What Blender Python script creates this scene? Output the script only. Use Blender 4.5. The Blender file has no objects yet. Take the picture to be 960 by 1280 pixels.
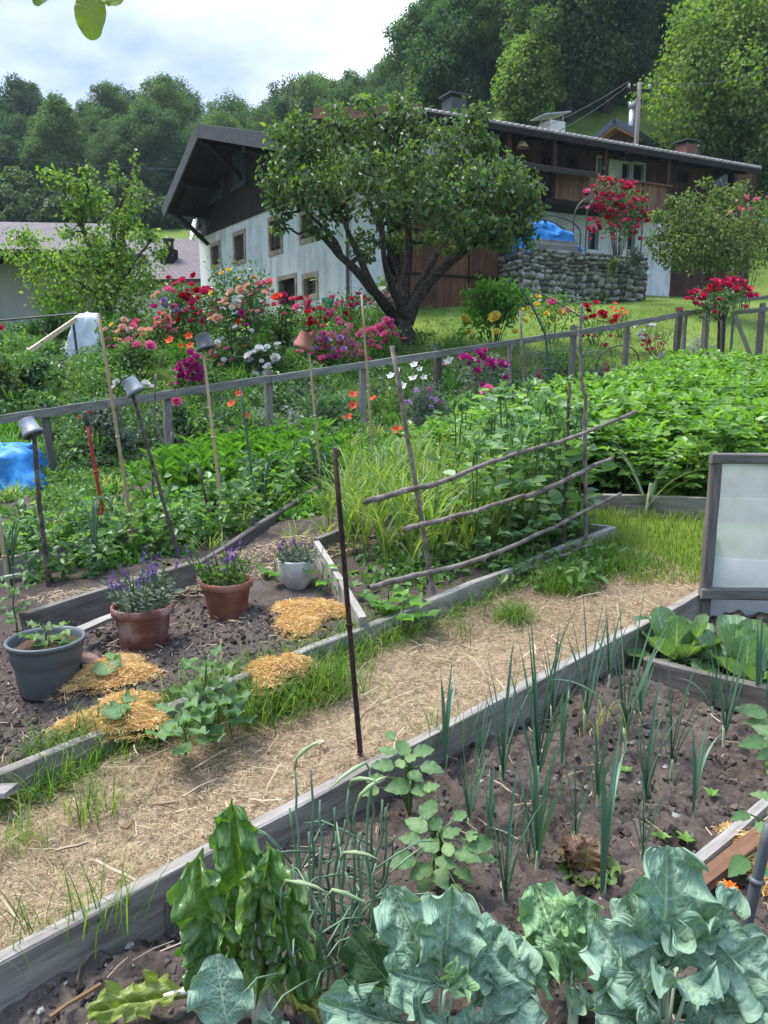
import bpy, math, random
import numpy as np
from mathutils import Vector
R = math.radians
random.seed(7)
rng = np.random.default_rng(11)
S = bpy.context.scene
C = S.collection

# ------------------------------------------------------------------ camera, world, sun, exposure
CAM_H, PITCH, FPX = 1.6, R(10.5), 965.0        # the photograph is 960 x 1280
cd = bpy.data.cameras.new('camera')
cam = bpy.data.objects.new('camera', cd); C.objects.link(cam)
cam.location = (0, 0, CAM_H)
cam.rotation_euler = (math.pi/2 - PITCH, 0, 0)
cd.sensor_fit = 'VERTICAL'; cd.sensor_height = 36.0; cd.lens = 36.0*FPX/1280.0
cd.clip_start = 0.05; cd.clip_end = 3000
S.camera = cam

SUN_EL, SUN_AZ = R(62), R(-62)                 # azimuth clockwise from +Y: high, from the left
world = bpy.data.worlds.new('World'); S.world = world; world.use_nodes = True
wn, wl = world.node_tree.nodes, world.node_tree.links
wn.clear()
wo = wn.new('ShaderNodeOutputWorld')
sky = wn.new('ShaderNodeTexSky'); sky.sky_type = 'NISHITA'; sky.sun_disc = False
sky.sun_elevation = SUN_EL; sky.sun_rotation = SUN_AZ; sky.air_density = 1.0; sky.dust_density = 2.0
bg1 = wn.new('ShaderNodeBackground'); bg1.inputs[1].default_value = 0.11
wl.new(sky.outputs[0], bg1.inputs[0])
# broken cloud, laid out by direction on a high plane
tc = wn.new('ShaderNodeTexCoord')
sx = wn.new('ShaderNodeSeparateXYZ'); wl.new(tc.outputs['Generated'], sx.inputs[0])
def wmath(op, a, b=None, clamp=False):
    n = wn.new('ShaderNodeMath'); n.operation = op; n.use_clamp = clamp
    for i, q in enumerate((a, b)):
        if q is None: continue
        if hasattr(q, 'links'): wl.new(q, n.inputs[i])
        else: n.inputs[i].default_value = q
    return n.outputs[0]
zz = wmath('ADD', wmath('MAXIMUM', sx.outputs[2], 0.0), 0.22)
cx = wn.new('ShaderNodeCombineXYZ')
wl.new(wmath('DIVIDE', sx.outputs[0], zz), cx.inputs[0]); wl.new(wmath('DIVIDE', sx.outputs[1], zz), cx.inputs[1])
cn = wn.new('ShaderNodeTexNoise'); cn.inputs['Scale'].default_value = 1.9; cn.inputs['Detail'].default_value = 6; cn.inputs['Roughness'].default_value = .5
wl.new(cx.outputs[0], cn.inputs['Vector'])
cn2 = wn.new('ShaderNodeTexNoise'); cn2.inputs['Scale'].default_value = 0.85; cn2.inputs['Detail'].default_value = 3
mp = wn.new('ShaderNodeMapping'); mp.inputs['Location'].default_value = (4.1, 2.3, 1.0); wl.new(cx.outputs[0], mp.inputs[0]); wl.new(mp.outputs[0], cn2.inputs['Vector'])
# brighter patch of cloud straight ahead, away from the sun direction
sd = Vector((math.sin(SUN_AZ)*math.cos(SUN_EL), math.cos(SUN_AZ)*math.cos(SUN_EL), math.sin(SUN_EL)))
bd = Vector((-0.02, 0.86, 0.42)).normalized()
dp = wn.new('ShaderNodeVectorMath'); dp.operation = 'DOT_PRODUCT'; wl.new(tc.outputs['Generated'], dp.inputs[0]); dp.inputs[1].default_value = bd
glow = wmath('POWER', wmath('MAXIMUM', dp.outputs['Value'], 0.0), 30.0)
cr = wn.new('ShaderNodeValToRGB')
cr.color_ramp.elements[0].position = 0.54; cr.color_ramp.elements[0].color = (0.165, 0.225, 0.335, 1)
cr.color_ramp.elements[1].position = 0.92; cr.color_ramp.elements[1].color = (0.60, 0.62, 0.64, 1)
wl.new(wmath('ADD', cn.outputs['Fac'], wmath('MULTIPLY', glow, 0.30)), cr.inputs[0])
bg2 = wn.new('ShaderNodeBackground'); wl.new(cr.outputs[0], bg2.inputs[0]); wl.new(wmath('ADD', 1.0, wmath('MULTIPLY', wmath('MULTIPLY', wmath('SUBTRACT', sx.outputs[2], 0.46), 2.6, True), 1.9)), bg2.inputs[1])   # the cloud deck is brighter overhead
cov = wn.new('ShaderNodeValToRGB')
cov.color_ramp.elements[0].position = 0.25; cov.color_ramp.elements[0].color = (0.55,)*3+(1,)
cov.color_ramp.elements[1].position = 0.50; cov.color_ramp.elements[1].color = (0.97,)*3+(1,)
wl.new(wmath('ADD', cn2.outputs['Fac'], wmath('MULTIPLY', glow, 0.4)), cov.inputs[0])
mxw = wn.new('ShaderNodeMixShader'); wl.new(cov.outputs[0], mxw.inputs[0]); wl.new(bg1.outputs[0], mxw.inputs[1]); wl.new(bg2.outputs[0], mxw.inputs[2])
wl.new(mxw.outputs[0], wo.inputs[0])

sl = bpy.data.lights.new('sun', 'SUN'); sl.energy = 2.3; sl.angle = R(20); sl.color = (1.0, 0.955, 0.88)
sun = bpy.data.objects.new('sun', sl); C.objects.link(sun)
sun.rotation_euler = (-sd).to_track_quat('-Z', 'Y').to_euler()
S.view_settings.view_transform = 'Standard'; S.view_settings.look = 'None'
S.view_settings.gamma = 1.0; S.view_settings.use_curve_mapping = False
S.view_settings.exposure = 1.65
S.cycles.max_bounces = 8; S.cycles.diffuse_bounces = 3; S.cycles.glossy_bounces = 2; S.cycles.transmission_bounces = 6; S.cycles.transparent_max_bounces = 8

# ------------------------------------------------------------------ picture rays and terrain
cp, sp = math.cos(PITCH), math.sin(PITCH)
def ray(px, py):
    u = (px-480.0)/FPX; v = (640.0-py)/FPX; k = cp + v*sp
    return u/k, (v*cp - sp)/k
def at(px, py, Y):
    a, b = ray(px, py); return np.array([a*Y, Y, CAM_H + b*Y])
def on_plane(px, py, P, n):
    a, b = ray(px, py); d = np.array([a, 1.0, b]); o = np.array([0, 0, CAM_H])
    return o + d*(np.dot(np.asarray(P)-o, n)/np.dot(d, n))
def sstep(a, b, x):
    t = np.clip((x-a)/(b-a), 0, 1); return t*t*(3-2*t)
FO = np.array([-4.05, 9.1]); FD = np.array([1.2, .78]); FD = FD/np.linalg.norm(FD); FN = np.array([-FD[1], FD[0]])
def _h(ix, iy, seed):
    n = (ix*374761393 + iy*668265263 + seed*974634777) & 0xffffffff
    n = ((n ^ (n >> 13))*1274126177) & 0xffffffff
    return ((n ^ (n >> 16)) & 0xffff)/65535.0
def vnoise(x, y, seed=0):
    x = np.asarray(x, float); y = np.asarray(y, float)
    ix = np.floor(x).astype(np.int64); iy = np.floor(y).astype(np.int64)
    fx = x-ix; fy = y-iy; fx = fx*fx*(3-2*fx); fy = fy*fy*(3-2*fy)
    a = _h(ix, iy, seed); b = _h(ix+1, iy, seed); c = _h(ix, iy+1, seed); d = _h(ix+1, iy+1, seed)
    return (a*(1-fx)+b*fx)*(1-fy) + (c*(1-fx)+d*fx)*fy - .5
def fbm(x, y, seed=0, o=4):
    s = 0; am = 1.0
    for i in range(o):
        s = s + am*vnoise(np.asarray(x)*2**i, np.asarray(y)*2**i, seed+i*17); am *= .5
    return s
def hgt(x, y):
    x = np.asarray(x, float); y = np.asarray(y, float)
    yc = np.minimum(y, 33.0)
    z = .07*np.clip(x, -9, 9) + .06*yc
    q = (x-FO[0])*FN[0] + (y-FO[1])*FN[1]
    z = z + 2.1*(1-np.exp(-np.maximum(q-.15, 0)/4.2))
    a = x/np.maximum(y, 1.0)
    sl_ = .30 + .46*sstep(-.025, .17, a)
    far = np.maximum(y-34.0, 0)
    z = z + sl_*(np.sqrt(far*far+9)-3)*1.0
    over = np.maximum(y-150.0, 0)
    z = z - sl_*over*.8
    z = z + fbm(x*.25, y*.25, 5)*.12*sstep(12, 30, y) + fbm(x*.06, y*.06, 9)*1.6*sstep(36, 60, y)
    return z
def G(px, py, dz=0.0):
    a, b = ray(px, py); lo, hi = .3, .3
    while hi < 400 and CAM_H + b*hi > hgt(a*hi, hi)+dz: lo = hi; hi *= 1.1
    for _ in range(18):
        m = .5*(lo+hi)
        if CAM_H + b*m > hgt(a*m, m)+dz: lo = m
        else: hi = m
    return np.array([a*hi, hi, float(hgt(a*hi, hi))+dz])
def Gv(px, py, dz=0.0):
    px = np.asarray(px, float); py = np.asarray(py, float); u = (px-480.0)/FPX; v = (640.0-py)/FPX; k = cp + v*sp; a = u/k; b = (v*cp-sp)/k
    lo = np.full(len(px), .3); hi = lo.copy(); live = np.ones(len(px), bool)
    for _ in range(90):
        above = live & (CAM_H + b*hi > hgt(a*hi, hi)+dz)
        if not above.any(): break
        lo = np.where(above, hi, lo); hi = np.where(above, hi*1.08, hi); live = above
    for _ in range(22):
        m = .5*(lo+hi); above = CAM_H + b*m > hgt(a*m, m)+dz; lo = np.where(above, m, lo); hi = np.where(above, hi, m)
    return np.stack([a*hi, hi, hgt(a*hi, hi)+dz], 1)
def vdepth(px, Y):            # ground point below picture column px at depth Y
    a, _ = ray(px, 450); return np.array([a*Y, Y, float(hgt(a*Y, Y))])

# ------------------------------------------------------------------ mesh builder
class M:
    def __init__(s): s.v = []; s.f = {3: [], 4: []}; s.n = 0; s.r = []; s.u = []; s.w = []; s.mi = {3: [], 4: []}; s.poly = []; s.sm = True
    def add(s, v, f, rnd=0.0, lu=0.0, lv=0.0, m=0):
        v = np.asarray(v, float).reshape(-1, 3); n = len(v)
        s.v.append(v)
        for arr, val in ((s.r, rnd), (s.u, lu), (s.w, lv)):
            arr.append(np.broadcast_to(np.asarray(val, float), (n,)).copy())
        if isinstance(f, np.ndarray): s._fa(f, m)
        else:
            t = [q for q in f if len(q) == 3]; qd = [q for q in f if len(q) == 4]
            if t: s._fa(np.array(t), m)
            if qd: s._fa(np.array(qd), m)
            for q in f:
                if len(q) > 4:   # fan
                    s._fa(np.array([(q[0], q[i], q[i+1]) for i in range(1, len(q)-1)]), m)
        s.n += n
    def _fa(s, f, m):
        k = f.shape[1]; s.f[k].append(f + s.n); s.mi[k].append(np.full(len(f), m, np.int32))
    def mesh(s, name, mats, off=(0, 0, 0), smooth=False):
        me = bpy.data.meshes.new(name)
        v = np.concatenate(s.v) - np.asarray(off)
        fs = []; ms = []; tot = []
        for k in (3, 4):
            if s.f[k]:
                a = np.concatenate(s.f[k]); fs.append(a.ravel()); tot.append(np.full(len(a), k, np.int32)); ms.append(np.concatenate(s.mi[k]))
        lp = np.concatenate(fs).astype(np.int32); tot = np.concatenate(tot); ms = np.concatenate(ms)
        me.vertices.add(len(v)); me.vertices.foreach_set('co', v.ravel().astype(np.float32))
        me.loops.add(len(lp)); me.loops.foreach_set('vertex_index', lp)
        me.polygons.add(len(tot)); me.polygons.foreach_set('loop_start', np.concatenate(([0], np.cumsum(tot)[:-1])).astype(np.int32))
        me.polygons.foreach_set('material_index', ms)
        me.polygons.foreach_set('use_smooth', np.full(len(tot), smooth))
        for nm, arr in (('rnd', s.r), ('lu', s.u), ('lv', s.w)):
            me.attributes.new(nm, 'FLOAT', 'POINT').data.foreach_set('value', np.concatenate(arr).astype(np.float32))
        for q in (mats if isinstance(mats, (list, tuple)) else [mats]): me.materials.append(q)
        me.update(calc_edges=True); me.validate()
        return me

def tag(o, label=None, cat=None, group=None, kind=None):
    if label: o['label'] = label
    if cat: o['category'] = cat
    if group: o['group'] = group
    if kind: o['kind'] = kind
    return o
def thing(name, label, cat, loc=(0, 0, 0), group=None):
    o = bpy.data.objects.new(name, None); C.objects.link(o)
    o.empty_display_size = .1
    o.location = tuple(float(q) for q in loc)
    return tag(o, label, cat, group)
def part(name, b, mat, parent, smooth=False, label=None, base=None):
    off = np.zeros(3); p = parent
    while p is not None: off = off + np.array(p.location); p = p.parent
    me = b.mesh(name, mat, off, smooth)
    o = bpy.data.objects.new(name, me); C.objects.link(o); o.parent = parent
    if label: o['label'] = label
    return o
def solo(name, b, mat, label=None, cat=None, group=None, kind=None, smooth=False):
    v = np.concatenate(b.v); off = np.array([v[:, 0].mean(), v[:, 1].mean(), v[:, 2].min()])
    if kind: off = np.zeros(3)
    o = bpy.data.objects.new(name, b.mesh(name, mat, off, smooth)); C.objects.link(o); o.location = off
    return tag(o, label, cat, group, kind)
def dup(root, loc, rz=0.0, sc=1.0, label=None, group=None):
    r = root.copy(); C.objects.link(r); r.location = tuple(float(q) for q in loc); r.rotation_euler = (0, 0, rz)
    r.scale = (sc,)*3 if np.isscalar(sc) else sc
    if label: r['label'] = label
    if group: r['group'] = group
    for ch in list(root.children):
        c = ch.copy(); C.objects.link(c); c.parent = r
        for g in ch.children:
            d = g.copy(); C.objects.link(d); d.parent = c
    return r

def norm(v):
    v = np.asarray(v, float); return v/np.maximum(np.linalg.norm(v, axis=-1, keepdims=True), 1e-9)
def beam(b, p0, p1, w, h, up=(0, 0, 1), ch=.12, seg=1, jit=0.0, rnd=None, m=0, taper=1.0):
    """timber from p0 to p1, w wide, h high, chamfered, lu across and lv along in metres"""
    p0 = np.asarray(p0, float); p1 = np.asarray(p1, float); d = p1-p0; L = np.linalg.norm(d); d = d/L
    sdir = np.cross(d, up); sdir /= max(np.linalg.norm(sdir), 1e-9); u = np.cross(sdir, d)
    c = ch*min(w, h); a, e = w/2, h/2
    prof = np.array([(-a+c, -e), (a-c, -e), (a, -e+c), (a, e-c), (a-c, e), (-a+c, e), (-a, e-c), (-a, -e+c)])
    per = np.cumsum([0]+[np.linalg.norm(prof[(i+1) % 8]-prof[i]) for i in range(7)])
    V = []; lu = []; lv = []
    for i in range(seg+1):
        t = i/seg; k = 1+(taper-1)*t
        j = (rng.random((8, 2))-.5)*jit + (rng.random((1, 2))-.5)*jit*1.5
        pr = prof*k + j
        V.append(p0 + d*L*t + pr[:, :1]*sdir + pr[:, 1:]*u); lu.append(per); lv.append(np.full(8, t*L))
    f = [(i*8+k, i*8+(k+1) % 8, (i+1)*8+(k+1) % 8, (i+1)*8+k) for i in range(seg) for k in range(8)]
    n = seg*8
    f += [(7, 6, 5, 4), (7, 4, 3, 0), (0, 3, 2, 1), (n+4, n+5, n+6, n+7), (n+3, n+4, n+7, n), (n+2, n+3, n, n+1)]
    b.add(np.concatenate(V), f, rng.random() if rnd is None else rnd, np.concatenate(lu), np.concatenate(lv)+rng.random()*9, m)
def tube(b, pts, rad, n=8, rnd=None, m=0, cap=True, knob=0.0):
    pts = np.asarray(pts, float); k = len(pts); rad = np.broadcast_to(np.asarray(rad, float), (k,))
    tg = np.gradient(pts, axis=0); tg = norm(tg)
    ref = np.array([0.31, .17, .93]) if abs(tg[0][2]) < .9 else np.array([.93, .17, .31])
    A = norm(np.cross(tg, ref)); B = np.cross(tg, A)
    th = np.arange(n)*2*math.pi/n
    rr = rad[:, None]*(1 + (rng.random((k, n))-.5)*knob)
    V = pts[:, None, :] + rr[..., None]*(np.cos(th)[None, :, None]*A[:, None, :] + np.sin(th)[None, :, None]*B[:, None, :])
    f = [(i*n+j, i*n+(j+1) % n, (i+1)*n+(j+1) % n, (i+1)*n+j) for i in range(k-1) for j in range(n)]
    L = np.concatenate(([0], np.cumsum(np.linalg.norm(np.diff(pts, axis=0), axis=1))))
    if cap: f += [tuple(range(n))[::-1], tuple(range((k-1)*n, k*n))]
    b.add(V.reshape(-1, 3), f, rng.random() if rnd is None else rnd, np.tile(th/6.283, k), np.repeat(L, n), m)
def wob(p0, p1, k=8, amp=.01):
    p0 = np.asarray(p0, float); p1 = np.asarray(p1, float); t = np.linspace(0, 1, k)[:, None]
    o = np.cumsum(rng.normal(0, amp, (k, 3)), axis=0); o = o - o[:1] - t*(o[-1:]-o[:1])
    return p0 + (p1-p0)*t + o
def lathe(b, prof, c, n=40, axis=(0, 0, 1), rnd=0.5, m=0, wobble=0.0):
    ax = norm(axis); A = norm(np.cross(ax, (0.2, .9, .1))); B = np.cross(ax, A)
    th = np.arange(n)*2*math.pi/n; prof = np.asarray(prof, float); k = len(prof)
    V = np.asarray(c, float) + prof[:, 0][:, None, None]*(np.cos(th)[None, :, None]*A + np.sin(th)[None, :, None]*B) + prof[:, 1][:, None, None]*ax
    f = [(i*n+j, i*n+(j+1) % n, (i+1)*n+(j+1) % n, (i+1)*n+j) for i in range(k-1) for j in range(n)]
    b.add(V.reshape(-1, 3), f, rnd, np.tile(th/6.283, k), np.repeat(prof[:, 1], n), m)
# vectorised strap blades: base (N,3), azimuth, length, width, lean from vertical, droop
def blades(b, base, az, L, W, lean, droop, k=5, fold=.35, m=0, rnd=None, tipw=.04, widest=.25):
    base = np.asarray(base, float); N = len(base); br = lambda q: np.broadcast_to(np.asarray(q, float), (N,))
    az, L, W, lean, droop = map(br, (az, L, W, lean, droop))
    h = np.stack([np.cos(az), np.sin(az), np.zeros(N)], 1); sdv = np.stack([-np.sin(az), np.cos(az), np.zeros(N)], 1)
    P = base.copy(); rows = []; ts = np.linspace(0, 1, k+1)
    for i, t in enumerate(ts):
        th = lean + droop*t**1.6
        d = h*np.sin(th)[:, None] + np.array([0, 0, 1.])*np.cos(th)[:, None]
        nrm = -h*np.cos(th)[:, None] + np.array([0, 0, 1.])*np.sin(th)[:, None]
        if i: P = P + d*(L/k)[:, None]
        w = W*.5*(np.minimum(1, (t/widest)*.35+.65) if t < widest else (max(1-((t-widest)/(1-widest))**1.8, tipw)))
        rows.append(np.stack([P - sdv*w[:, None] + nrm*(w*fold)[:, None], P, P + sdv*w[:, None] + nrm*(w*fold)[:, None]], 1))
    V = np.stack(rows, 1)                      # N,k+1,3,3
    q = []
    for i in range(k):
        for j in range(2): q.append((i*3+j, i*3+j+1, (i+1)*3+j+1, (i+1)*3+j))
    q = np.array(q); F = (q[None] + (np.arange(N)*(k+1)*3)[:, None, None]).reshape(-1, 4)
    r = rng.random(N) if rnd is None else br(rnd)
    b.add(V.reshape(-1, 3), F, np.repeat(r, (k+1)*3), np.tile([-1, 0, 1], N*(k+1)), np.tile(np.repeat(ts, 3), N), m)
# vectorised leaves: position, normal, tip direction, length, width
LEAF = np.array([(0, 0, 0), (-.42, .28, .12), (-.36, .68, .06), (0, 1, -.12), (.36, .68, .06), (.42, .28, .12)])
def leaves(b, P, Nn, T, L, W, m=0, rnd=None, shape=LEAF):
    P = np.asarray(P, float); N = len(P); br = lambda q: np.broadcast_to(np.asarray(q, float), (N,))
    L, W = br(L), br(W); T = norm(T); Sd = norm(np.cross(T, Nn)); Nn = np.cross(Sd, T)
    V = P[:, None, :] + shape[None, :, 0:1]*Sd[:, None, :]*(W*1.2)[:, None, None] + shape[None, :, 1:2]*T[:, None, :]*L[:, None, None] + shape[None, :, 2:3]*Nn[:, None, :]*L[:, None, None]
    q = np.array([(0, 3, 2, 1), (0, 5, 4, 3)]); F = (q[None] + (np.arange(N)*6)[:, None, None]).reshape(-1, 4)
    r = rng.random(N) if rnd is None else br(rnd)
    b.add(V.reshape(-1, 3), F, np.repeat(r, 6), np.tile([0, -1, -1, 0, 1, 1], N), np.tile(shape[:, 1], N), m)
def rdir(n):
    return norm(rng.normal(size=(n, 3)))
def lump_leaves(b, lumps, n, L, W, up=.5, droop=.35, shell=.55, m=0, jit=.35, top_bias=0.0):
    """leaves spread through a set of ellipsoid lumps (cx,cy,cz,rx,ry,rz), denser near their skins"""
    lumps = np.asarray(lumps, float); wgt = (lumps[:, 3]*lumps[:, 4]*lumps[:, 5])**(2/3); wgt = wgt/wgt.sum()
    idx = rng.choice(len(lumps), n, p=wgt); d = rdir(n)
    if top_bias: d[:, 2] = np.where((d[:, 2] < 0) & (rng.random(n) < top_bias), -d[:, 2], d[:, 2])
    rad = (shell + (1-shell)*rng.random(n)**.7)*(1+jit*(rng.random(n)-.6))
    lp = lumps[idx]; P = lp[:, :3] + d*lp[:, 3:]*rad[:, None]
    Nn = norm(d + rdir(n)*.7 + np.array([0, 0, up])); T = norm(rdir(n) + d*.5 + np.array([0, 0, -droop]))
    s = .7 + .6*rng.random(n)
    leaves(b, P, Nn, T, L*s, W*s, m, rnd=np.clip(.5+.35*rng.normal(size=n)*.6 + .25*(_lr(idx)-.5), 0, 1))
def _lr(i): return ((i*2654435761) % 997)/997.0

# ------------------------------------------------------------------ materials
MATS = {}
def nm(name):
    m = bpy.data.materials.new(name); m.use_nodes = True; t = m.node_tree; t.nodes.clear()
    return m, t, t.nodes.new('ShaderNodeOutputMaterial')
class NT:
    def __init__(s, t): s.t = t
    def n(s, ty, **k):
        q = s.t.nodes.new(ty)
        for a, v in k.items(): setattr(q, a, v)
        return q
    def L(s, a, b): s.t.links.new(a, b)
    def val(s, sock, v):
        if hasattr(v, 'links'): s.L(v, sock)
        else: sock.default_value = (tuple(v)+(1,))[:4] if isinstance(v, (tuple, list)) and len(sock.default_value) == 4 else v
    def math(s, op, a, b=0.0, c=None, clamp=False):
        q = s.n('ShaderNodeMath', operation=op, use_clamp=clamp); s.val(q.inputs[0], a); s.val(q.inputs[1], b)
        if c is not None: s.val(q.inputs[2], c)
        return q.outputs[0]
    def mix(s, f, a, b, blend='MIX'):
        q = s.n('ShaderNodeMix', data_type='RGBA', blend_type=blend); s.val(q.inputs['Factor'], f)
        s.val(q.inputs[6], a); s.val(q.inputs[7], b); return q.outputs[2]
    def attr(s, nme): return s.n('ShaderNodeAttribute', attribute_name=nme).outputs['Fac']
    def ramp(s, f, stops):
        q = s.n('ShaderNodeValToRGB'); e = q.color_ramp.elements
        while len(e) < len(stops): e.new(.5)
        for el, (p, c) in zip(e, stops): el.position = p; el.color = (tuple(c)+(1,))[:4]
        s.L(f, q.inputs[0]); return q.outputs[0]
    def noise(s, vec, scale, detail=4, rough=.55, out='Fac'):
        q = s.n('ShaderNodeTexNoise'); q.inputs['Scale'].default_value = scale; q.inputs['Detail'].default_value = detail; q.inputs['Roughness'].default_value = rough
        if vec is not None: s.L(vec, q.inputs['Vector'])
        return q.outputs[out]
    def pos(s): return s.n('ShaderNodeNewGeometry').outputs['Position']
    def vec(s, x, y, z=0.0):
        q = s.n('ShaderNodeCombineXYZ'); s.val(q.inputs[0], x); s.val(q.inputs[1], y); s.val(q.inputs[2], z); return q.outputs[0]
    def bsdf(s, col, rough=.6, spec=.35, bump=None, bs=.3, bd=.01, metal=0.0):
        q = s.n('ShaderNodeBsdfPrincipled'); s.val(q.inputs['Base Color'], col); s.val(q.inputs['Roughness'], rough)
        q.inputs['Specular IOR Level'].default_value = spec; q.inputs['Metallic'].default_value = metal
        if bump is not None:
            bp = s.n('ShaderNodeBump'); bp.inputs['Strength'].default_value = bs; bp.inputs['Distance'].default_value = bd
            s.L(bump, bp.inputs['Height']); s.L(bp.outputs[0], q.inputs['Normal'])
        return q
def leafmat(name, cols, trans=.35, rough=.5, spec=.4, tcol=None, vein=None, objvar=.25, bump=0.0):
    m, t, o = nm(name); q = NT(t)
    r = q.attr('rnd'); oi = q.n('ShaderNodeObjectInfo').outputs['Random']
    col = q.ramp(q.math('ADD', q.math('MULTIPLY', r, 1-objvar), q.math('MULTIPLY', oi, objvar)), [(i/(len(cols)-1), c) for i, c in enumerate(cols)])
    hgtv = None
    if vein:
        vc, nside, wmid = vein
        lu = q.math('ABSOLUTE', q.attr('lu')); lv = q.attr('lv')
        mid = q.math('SUBTRACT', 1.0, q.math('DIVIDE', lu, q.math('MULTIPLY', wmid, q.math('SUBTRACT', 1.25, lv))), clamp=True)
        ph = q.math('FRACT', q.math('MULTIPLY', q.math('SUBTRACT', lv, q.math('MULTIPLY', lu, .38)), float(nside)))
        sv = q.math('SUBTRACT', 1.0, q.math('MULTIPLY', q.math('ABSOLUTE', q.math('SUBTRACT', ph, .5)), 13.0), clamp=True)
        sv = q.math('MULTIPLY', sv, q.math('SUBTRACT', 1.0, lu, clamp=True))
        vm = q.math('MAXIMUM', mid, q.math('MULTIPLY', sv, .8), clamp=True)
        vo = q.n('ShaderNodeTexVoronoi', feature='DISTANCE_TO_EDGE'); vo.inputs['Scale'].default_value = 1.0
        q.L(q.vec(q.math('MULTIPLY', q.attr('lu'), 7.0), q.math('MULTIPLY', lv, 13.0), q.math('MULTIPLY', r, 37.0)), vo.inputs['Vector'])
        net = q.math('SUBTRACT', 1.0, q.math('MULTIPLY', vo.outputs['Distance'], 9.0), clamp=True)
        nz = q.noise(q.pos(), 18.0, 4)
        col = q.mix(q.math('MULTIPLY', nz, .55), col, q.mix(.5, col, cols[0]))
        col = q.mix(q.math('MULTIPLY', net, .22), col, vc)
        col = q.mix(q.math('MULTIPLY', vm, .85), col, vc)
        hgtv = q.math('ADD', q.math('MULTIPLY', vo.outputs['Distance'], 1.6, clamp=True), q.math('MULTIPLY', vm, -.35))
    b = q.bsdf(col, rough, spec, hgtv, bump or .25, .006)
    if trans > 0:
        tr = q.n('ShaderNodeBsdfTranslucent')
        tc_ = q.mix(1.0, col, tcol or (1.5, 1.75, .55), 'MULTIPLY'); q.L(tc_, tr.inputs[0])
        mx = q.n('ShaderNodeMixShader'); mx.inputs[0].default_value = trans
        q.L(b.outputs[0], mx.inputs[1]); q.L(tr.outputs[0], mx.inputs[2]); q.L(mx.outputs[0], o.inputs[0])
    else: q.L(b.outputs[0], o.inputs[0])
    return m
def plain(name, cols, scale=8.0, rough=.7, spec=.3, bs=.2, bd=.005, metal=0.0, detail=5, stops=None, rv=0.0):
    m, t, o = nm(name); q = NT(t)
    n = q.noise(q.pos(), scale, detail)
    if rv: n = q.math('ADD', q.math('MULTIPLY', n, 1-rv), q.math('MULTIPLY', q.attr('rnd'), rv))
    st = stops or np.linspace(.3, .7, len(cols))
    c = q.ramp(n, list(zip(st, cols))) if len(cols) > 1 else cols[0]
    q.L(q.bsdf(c, rough, spec, n, bs, bd, metal).outputs[0], o.inputs[0]); return m
def wood(name, cols, rough=.75, plank=0.0, gap=.06, grain=1.0, spec=.25, streak=3.0):
    """weathered timber: lv runs along the grain, lu across it, in metres"""
    m, t, o = nm(name); q = NT(t)
    lu, lv, r = q.attr('lu'), q.attr('lv'), q.attr('rnd')
    idv = q.math('FLOOR', q.math('DIVIDE', lu, plank)) if plank else 0.0
    off = q.math('ADD', q.math('MULTIPLY', r, 31.7), q.math('MULTIPLY', idv, 7.31))
    g = q.noise(q.vec(q.math('MULTIPLY', lu, 60.0*grain), q.math('MULTIPLY', lv, 5.5*grain), off), 1.0, 6, .7)
    big = q.noise(q.vec(q.math('MULTIPLY', lu, streak), q.math('MULTIPLY', lv, 2.6), off), 1.0, 5, .65)
    f = q.math('ADD', q.math('MULTIPLY', g, .55), q.math('MULTIPLY', big, .45))
    if plank: f = q.math('ADD', f, q.math('MULTIPLY', q.math('SUBTRACT', q.math('FRACT', q.math('MULTIPLY', q.math('SINE', q.math('MULTIPLY', idv, 12.9898)), 43758.5)), .5), .22))
    else: f = q.math('ADD', f, q.math('MULTIPLY', q.math('SUBTRACT', r, .5), .12))
    c = q.ramp(f, list(zip(np.linspace(.33, .68, len(cols)), cols)))
    h = g
    if plank:
        e = q.math('ABSOLUTE', q.math('SUBTRACT', q.math('FRACT', q.math('DIVIDE', lu, plank)), .5))
        gp = q.math('GREATER_THAN', e, .5-gap*.5)
        c = q.mix(gp, c, (.008, .006, .005)); h = q.math('SUBTRACT', g, q.math('MULTIPLY', gp, 2.0))
    q.L(q.bsdf(c, rough, spec, h, .45, .004).outputs[0], o.inputs[0]); return m
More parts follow.
